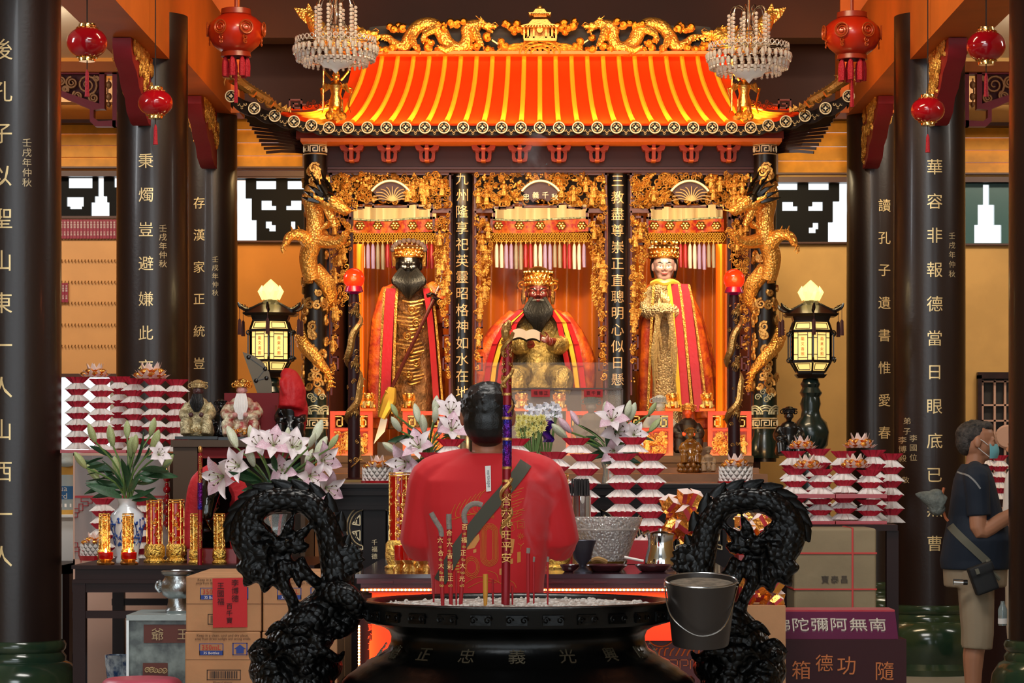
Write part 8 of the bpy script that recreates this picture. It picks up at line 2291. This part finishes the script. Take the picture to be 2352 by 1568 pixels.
bouquet('green lily buds with dark leaves in the blue and white vase', 14.0, (293, 1165), [(219, 994, 46, 'g'), (257, 1000, 50, 'g'), (287, 985, 42, 'g'), (347, 979, 44, 'g'), (366, 1010, 52, 'g'), (304, 1025, 48, 'g'), (316, 1018, 44, 'g'), (194, 1056, 46, 'g'), (204, 1084, 52, 'g'), (264, 1068, 46, 'g'), (390, 1060, 42, 'g'), (300, 1056, 34, 'g')],
        [(372, 1045, 24, 'w', .4, .3)], 34, .36, None, 1, 58)
gv = mat('clear_glass_vase', '#d8e4e4', .05, trans=.8)
V1 = ([(24, 0), (26, 4), (20, 60), (30, 110), (28, 110)], 1290, gv)
bouquet('large bunch of white and pink lilies above the left bronze dragon', 13.75, (630, 1180), [(527, 1002, 58, 'w'), (577, 1000, 52, 'w'), (659, 1000, 40, 'w'), (725, 988, 58, 'w'), (722, 1010, 40, 'w'), (734, 1026, 58, 'w'), (688, 1028, 40, 'w'), (580, 1046, 52, 'w'), (708, 1048, 40, 'w'), (770, 1014, 40, 'g')],
        [(556, 1070, 36, 'w', -.5, .1), (522, 1092, 42, 'p', -.6, -.2), (600, 1026, 34, 'w', -.1, .5), (634, 1024, 36, 'p', .1, .4), (672, 1028, 36, 'w', .3, .4), (738, 1058, 36, 'p', .7, .1), (748, 1118, 36, 'p', .8, -.3), (714, 1092, 34, 'p', .4, -.1), (650, 1080, 30, 'p', .1, .1)], 26, .30, V1, 2)
V2 = ([(16, 0), (18, 4), (14, 30), (20, 52), (18, 52)], 1111, gv)
bouquet('lily buds and pink lilies left of the head of the person in scarlet', 14.1, (985, 1070), [(907, 942, 34, 'g'), (912, 974, 44, 'w'), (954, 946, 46, 'w'), (974, 974, 48, 'w'), (1001, 930, 46, 'w'), (1002, 952, 40, 'w'), (1014, 976, 46, 'p'), (892, 1027, 46, 'w')],
        [(1034, 950, 34, 'w', .1, .6), (1038, 990, 34, 'p', .2, .5), (966, 1030, 36, 'p', -.3, .5), (940, 1062, 40, 'p', -.5, -.1), (960, 1080, 30, 'p', -.2, -.5)], 18, .22, V2, 3)
bouquet('lily buds and white pink lilies right of the white orchids', 14.1, (1400, 1070), [(1391, 942, 42, 'w'), (1442, 938, 40, 'w'), (1452, 945, 46, 'w'), (1320, 958, 40, 'p'), (1297, 976, 46, 'p'), (1284, 990, 50, 'w'), (1498, 938, 34, 'g'), (1504, 976, 40, 'g'), (1462, 988, 46, 'w')],
        [(1404, 968, 34, 'p', .0, .5), (1416, 992, 36, 'w', .1, .1), (1452, 1000, 26, 'w', .4, .2), (1408, 1034, 28, 'p', -.1, -.3)], 22, .22, V2, 4)
def blooms(name, part, label, Y, pts, size, mt, n, foot):
    t = thing(name, label, 'flowers', W(foot[0], foot[1], Y)); st = MB(); f = W(*foot, Y)
    for x, y in pts:
        p = W(x, y, Y) + V((0, -.03 + .06 * ((x * 7) % 5) / 5, 0)); m = MB(); s = S(size, Y)
        for k in range(n):
            a = k * 2.4; e = (k / n) ** .6; u = V((cos(a) * e, -.7 * (1.1 - e), sin(a) * e)); q = V((-sin(a), 0, cos(a)))
            w = s * (.12 if n > 8 else .42)
            m.add([p, p + u * s * .6 + q * w, p + u * s, p + u * s * .6 - q * w], [(0, 1, 2, 3)])
        m.build(part, mt, t); st.tube([f, f.lerp(p, .5), p], .004, 5)
    st.build('stems', STEM, t); return t
rnd = random.Random(7)
blooms('chrysanthemum_bunch', 'chrysanthemum_bloom', 'pale yellow chrysanthemums right of the tall dragon stick', 14.2, [(1192 + (k % 6) * 11 + rnd.uniform(-3, 3), 962 + (k // 6) * 12 + rnd.uniform(-3, 3)) for k in range(22)], 13, mat('pale_yellow_petal', '#e9de86', .6), 30, (1225, 1090))
ORCH = blooms('white_orchids', 'orchid_bloom', 'white orchids behind the yellow chrysanthemums', 14.5, [(1218 + (k % 5) * 15 + rnd.uniform(-4, 4), 934 + (k // 5) * 16 + rnd.uniform(-4, 4)) for k in range(14)], 17, mat('white_orchid_petal', '#eceaf0', .6), 6, (1255, 1090))
MB().grid(lambda u, v: W(1244 + 24 * u + 6 * sin(v * 9), 965 + 50 * v, 14.3 - .02 * sin(u * 6)), 4, 8, thick=.01).build('purple_ribbon', mat('purple_satin', '#4a2080', .4), ORCH)
# ---- small figures
def seated(label, x, yb, h, Y, robe, face, crownm, name='seated_figurine', beardm=None, base=None, group=None, wd=.85, bl=.3):
    """small seated deity of height h px with throne base"""
    s = S(h, Y); b = W(x, yb, Y); P = lambda a, c, z: b + V((a * s, c * s, z * s)); t = thing(name, label, 'figurine', b, group)
    if base: MB().box(b.x - s * .36, b.x + s * .36, Y - s * .26, Y + s * .26, b.z, b.z + s * .05).build('plinth', base, t, False)
    m = MB(); m.lathe([(s * .30, s * .05), (s * .33, s * .12), (s * .3, s * .24), (s * .24, s * .34), (s * .2, s * .45), (s * .22, s * .6), (s * .16, s * .68), (s * .08, s * .72)], b, 20, sx=wd, sy=.75)
    for k in (-1, 1):
        m.tube([P(k * .13 * wd, -.1, .28), P(k * .22 * wd, -.26, .26), P(k * .2 * wd, -.3, .08)], [s * .1, s * .1, s * .09], 10)
        m.tube(smoothpath([P(k * .18 * wd, 0, .6), P(k * .27 * wd, -.04, .45), P(k * .2, -.22, .38), P(k * .1, -.24, .4)], 3), radii((s * .075, s * .09, s * .08, s * .05), 10), 9)
    link('robe', fuse(m, s * .018, 1, 'robe', [robe]), t)
    m = MB(); head(m, P(0, -.02, .82), s * .22)
    for k in (-1, 1): m.ell(P(k * .09, -.27, .41), (s * .05, s * .04, s * .045))
    link('face', fuse(m, s * .012, 1, 'face', [face]), t)
    m = MB(); crown(m, P(0, -.01, .87), s * .11, s * .14, 7)
    for k in (-1, 1): m.spiral(P(k * .13, 0, .9), EX, EZV, s * .06, 1.4, rot=k)
    m.build('crown', crownm, t)
    m = MB()
    for k in range(7): m.spiral(P(-.2 + k * .066, -.3 + .02 * abs(k - 3), .14 + .03 * (k % 2)), EX, EZV, s * .05, 1.4, rot=k)
    m.build('gilt_trim', crownm, t)
    if beardm:
        m = MB()
        for k in range(7): m.tube(smoothpath([P(-.06 + k * .02, -.12, .76), P((-.09 + k * .03), -.2, .76 - bl * .5), P((-.03 + k * .01), -.22, .76 - bl)], 3), radii((s * .02, s * .035, s * .006), 7), 6)
        m.build('beard', beardm, t)
    return t, P, s
Ysh = 15.15
zs = Z_(1010, 15.0)
t = thing('altar_shelf', 'brown shelf cabinet carrying the small seated statues', 'cabinet', (X_(545, 15), 15.3, 0))
x0, x1 = X_(392, 15), X_(700, 15)
BRS = mat('grey_brown_lacquer', '#54402f', .45, spec=.3)
MB().box(x0, x1, 15.0, 15.7, zs - S(16, 15), zs).build('shelf_top', BRS, t, False)
m = MB().box(x0 + .01, X_(452, 15), 15.02, 15.68, 0, zs - S(16, 15)).box(X_(690, 15), x1, 15.02, 15.68, 0, zs - S(16, 15)).box(x0, x1, 15.62, 15.68, 0, zs - S(16, 15)); m.build('shelf_sides', BRS, t, False)
MB().box(X_(455, 15), X_(690, 15), 15.05, 15.07, Z_(1052, 15), Z_(1027, 15)).build('red_banner', mat('dark_red_cloth', '#8a1014', .7), t, False)
seated('gilt seated figure with dark face and black beard on the shelf', 455, 1009, 136, Ysh, mat('worn_pale_gilt', (.5, .42, .24), .4, .55, bump=.7, bs=60, var=.3, vs=30), mat('purple_brown_face', '#4a2a2a', .4), IVORYGOLD, beardm=BEARD, base=BLACKLAC, group='small statues on the shelf')
seated('seated figure with long white beard and gilt crown on the shelf', 556, 1011, 140, Ysh - .03, mat('painted_robe', '#d8cfae', .4, .2, bump=.5, bs=50, col2='#a03434', vs=26), mat('pink_face', '#c98c86', .4), GOLD, beardm=mat('white_beard', '#eeeae6', .7, bump=.2, bs=60), base=BLACKLAC, group='small statues on the shelf', bl=.42, wd=1)
seated('small black figure between the two seated statues on the shelf', 507, 1009, 92, Ysh + .2, BLACKLAC, BLACKLAC, BLACKLAC, group='small statues on the shelf')
t, P, s_ = seated('black statue draped in crimson cloth at the right end of the shelf', 668, 1010, 120, Ysh, BLACKLAC, BLACKLAC, BLACKLAC, base=BLACKLAC, group='small statues on the shelf')
m = MB()
m.tube(smoothpath([W(655, 870, Ysh - .05), W(662, 862, Ysh), W(672, 900, Ysh - .02), W(668, 940, Ysh - .04)], 4), radii((.02, .05, .075, .07), 13), 10); m.tube(smoothpath([W(680, 890, Ysh), W(688, 940, Ysh), W(684, 1004, Ysh)], 4), radii((.03, .05, .03), 9), 10); m.tube([W(650, 872, Ysh - .06), W(648, 880, Ysh - .08), W(654, 905, Ysh - .09)], [.02, .02, .01], 7)
link('crimson_drape', fuse(m, .01, 2, 'drape', [mat('crimson_cloth', '#c00e18', .6, bump=.6, bs=16)]), t)
t = thing('carved_throne', 'dark red throne behind the white bearded figure', 'chair', W(612, 1010, Ysh + .3)); m = MB().pp([(515, 902), (600, 902), (640, 902), (640, 1010), (515, 1010)], Ysh + .26, .05).pp([(600, 935), (632, 930), (636, 1010), (600, 1010)], Ysh + .1, .1)
m.build('back_panel', mat('dark_red_velvet', '#7a0e18', .7), t, False)
t = thing('ceremonial_fan', 'grey brown quarter fan with dotted star lines behind the white bearded figure', 'fan', W(600, 900, Ysh + .38))
YF2 = Ysh + .4; m = MB().pp([(557, 808), (582, 816), (604, 832), (618, 854), (624, 880), (624, 905), (592, 905), (576, 862)], YF2, .015); m.build('fan_leaf', mat('dark_bronze_fan', '#6e6350', .5, .2), t, False)
m = MB(); st = [(571, 820), (609, 847), (588, 874), (612, 868)]
for a, b_ in zip(st, st[1:]): m.bar(W(*a, YF2 - .003), W(*b_, YF2 - .003), .003)
for p in st: m.ell(W(*p, YF2 - .003), (.012, .004, .012), 8, 5)
m.build('star_lines', BLACKLAC, t); MB().tube([W(606, 904, YF2), W(604, 1010, YF2)], .012, 8).build('fan_handle', BLACKLAC, t)
# black horse with red drape
Yh = 14.1; t = thing('horse_statue', 'glossy black horse statue with red cloth between the shelf and the lilies', 'statue', W(490, 1290, Yh))
m = MB()
m.tube(smoothpath([W(500, 1215, Yh + .25), W(498, 1170, Yh + .15), W(492, 1120, Yh), W(488, 1098, Yh - .02)], 4), radii((.14, .12, .08, .07), 13), 14)
m.tube(smoothpath([W(490, 1098, Yh - .03), W(480, 1130, Yh - .12), W(474, 1172, Yh - .16), W(472, 1192, Yh - .16)], 4), radii((.055, .058, .04, .036), 13), 12)
for x in (476, 502): m.tube([W(x, 1098, Yh - .02), W(x + (-4 if x < 490 else 4), 1078, Yh - .03)], [.022, .004], 6)
m.ell(W(500, 1205, Yh + .4), (.15, .34, .15))
for dx in (-.12, .12):
    for dy in (.18, .6): m.tube([W(500, 1225, Yh + dy) + V((dx, 0, 0)), V((W(500, 0, Yh).x + dx, Yh + dy, ZL))], [.05, .03], 8)
link('horse_body', fuse(m, .009, 1, 'horse', [mat('glossy_black', '#050505', .05, coat=1)]), t)
m = MB()
for k in range(16): m.tube(smoothpath([W(498, 1090 + k * 5, Yh - .02), W(478 + (k % 3) * 4, 1100 + k * 6, Yh - .11), W(470 + k * 1.6, 1124 + k * 7, Yh - .1)], 3), radii((.012, .014, .003), 7), 6)
m.build('horse_mane', mat('glossy_black', '#050505', .05), t); m = MB()
for k in (-1, 1): m.ell(W(478 + k * 12, 1122, Yh - .135), .01, 7, 5)
m.build('horse_eyes', EYEW, t)
m = MB(); m.tube(smoothpath([W(505, 1078, Yh + .05), W(462, 1110, Yh + .04), W(445, 1180, Yh + .06), W(436, 1262, Yh + .05)], 4), radii((.05, .06, .05, .04), 13), 10, flat=.5); m.tube(smoothpath([W(512, 1085, Yh + .06), W(545, 1140, Yh + .1), W(560, 1260, Yh + .1)], 4), radii((.05, .07, .07), 9), 10, flat=.5)
link('red_drape', fuse(m, .009, 2, 'drape', [mat('coral_red_cloth', '#c9242c', .6, bump=.5, bs=14)]), t)
tag(MB().box(X_(432, 13.9), X_(545, 13.9), 13.86, 14.05, ZL, ZL + .07).build('red_ribbon_box', REDLAC, None, False), 'shallow red lacquer box before the black horse statue', 'box')
# amber seated figure, its companions
AMB = mat('amber_resin', '#b9792a', .12, trans=.35, coat=.6, col2='#8a4c14', vs=20)
t, P, s_ = seated('amber coloured seated figurine on a lotus base at the right of the shrine step', 1586, 1070, 88, 17.35, AMB, AMB, AMB, group='figurines on the shrine step')
m = MB(); b = W(1586, 1086, 17.35)
for row in range(2):
    for k in range(12):
        a = k * pi / 6 + row * .26; m.ell(b + V((.066 * cos(a), .066 * sin(a), .02 + .026 * row)), (.02, .02, .018), 7, 5)
m.lathe([(.062, 0), (.07, .01), (.06, .045)], b, 20); m.build('lotus_base', AMB, t)
t, P, s_ = seated('dark robed figurine with orange face behind the amber one', 1580, 1046, 120, 20.15, mat('black_robe', '#141010', .5), mat('orange_face', '#c2502a', .4), GOLD_DARK, group='figurines on the shrine step')
seated('white draped standing figurine before the pale-faced statue', 1515, 1040, 132, 20.3, mat('grey_white_stone', '#a9b2b4', .5), mat('grey_white_stone', '#a9b2b4', .5), mat('grey_white_stone', '#a9b2b4', .5), group='figurines on the shrine step')
seated('tiny pale brown figurine right of the amber one', 1627, 1087, 62, 17.3, mat('pale_brown_stone', '#9a7a5a', .5), mat('pale_brown_stone', '#9a7a5a', .5), mat('pale_brown_stone', '#9a7a5a', .5), group='figurines on the shrine step')
seated('grey seated stone figure inside the glass case', 1358, 1046, 136, 19.3, mat('grey_stone', '#8a8078', .6), mat('grey_stone', '#8a8078', .6), mat('grey_green_stone', '#5f6b62', .6))
# glass case
Yg2 = 18.9; t = thing('glass_case', 'glass case with red labels in front of the seated red-faced statue', 'glass case', W(1260, 1075, Yg2)); m = MB()
for a, b_, c, d in ((1090, 1430, 891, 895), (1427, 1431, 893, 1075), (1090, 1094, 893, 1075)): m.box(X_(a, Yg2), X_(b_, Yg2), Yg2 - .02, Yg2 + .02, Z_(d, Yg2), Z_(c, Yg2))
m.build('case_frame', mat('thin_brown_frame', '#4a3a30', .4), t, False)
MB().box(X_(1092, Yg2), X_(1429, Yg2), Yg2, Yg2 + .005, Z_(1074, Yg2), Z_(894, Yg2)).build('case_pane', mat('hazy_glass', '#d8cfc4', .06, alpha=.2, spec=.3), t, False)
MB().box(X_(1092, Yg2), X_(1429, Yg2), Yg2, Yg2 + .004, Z_(893, Yg2), Z_(832, Yg2)).build('upper_pane', mat('clear_glass', '#ffffff', .03, alpha=.04, spec=.3), t, False)
m = MB()
for x in (1220, 1341): m.box(X_(x, Yg2), X_(x + 43, Yg2), Yg2 - .024, Yg2 - .021, Z_(911, Yg2), Z_(894, Yg2))
m.build('red_label', mat('red_label_paper', '#a01420', .6), t, False)
m = MB()
for j, x in enumerate((1220, 1341)):
    for k in range(3): m.text('福德正百千寶'[j * 3 + k], W(x + 10 + k * 12, 902, Yg2 - .026), EX, EZV, S(10, Yg2))
m.build('label_writing', mat('dark_label_ink', '#4a0a0e', .7), t, False)
seated('small black figure beside the turned pedestal of the right lantern stand', 1812, 1052, 118, 18.95, BLACKLAC, BLACKLAC, BLACKLAC, group='figurines on the shrine step')
# ================================================================ thin incense smoke
def smoke(label, pts, rad, dens, seed):
    m = bpy.data.materials.new('incense_smoke'); m.use_nodes = True; nt = m.node_tree; nt.nodes.clear()
    out = nt.nodes.new('ShaderNodeOutputMaterial'); sc = nt.nodes.new('ShaderNodeVolumeScatter'); tc = nt.nodes.new('ShaderNodeTexCoord'); ns = nt.nodes.new('ShaderNodeTexNoise'); rp = nt.nodes.new('ShaderNodeMapRange')
    ns.inputs['Scale'].default_value = 9; ns.inputs['Detail'].default_value = 3; ns.inputs['Distortion'].default_value = 1.5
    rp.inputs['From Min'].default_value = .5; rp.inputs['From Max'].default_value = .75; rp.inputs['To Max'].default_value = dens
    sc.inputs['Color'].default_value = (.9, .92, .96, 1); sc.inputs['Anisotropy'].default_value = .2
    nt.links.new(tc.outputs['Object'], ns.inputs['Vector']); nt.links.new(ns.outputs['Fac'], rp.inputs['Value']); nt.links.new(rp.outputs['Result'], sc.inputs['Density']); nt.links.new(sc.outputs[0], out.inputs['Volume'])
    p = smoothpath(pts, 5)
    o = MB().tube(p, radii(rad, len(p)), 12).build('incense_smoke', m); tag(o, label, 'smoke', None, 'stuff')
smoke('thin smoke curling up from the incense sticks past the right sleeve of the scarlet shirt', [W(1213, 1268, 9.0), W(1235, 1240, 9.0), W(1228, 1190, 8.95), W(1250, 1120, 8.95), W(1235, 1050, 9)], (.015, .05, .045, .06, .04), 3.2, 1)
smoke('thin grey smoke drifting before the lintel of the shrine', [W(1200, 480, 10.5), W(1225, 420, 10.5), W(1215, 370, 10.5), W(1245, 310, 10.5)], (.03, .06, .07, .03), 3, 2)
smoke('thin pale smoke drifting beside the seated red-faced statue', [W(1175, 740, 10), W(1190, 680, 10), W(1172, 620, 10), W(1205, 560, 10)], (.02, .04, .05, .02), 3, 3)
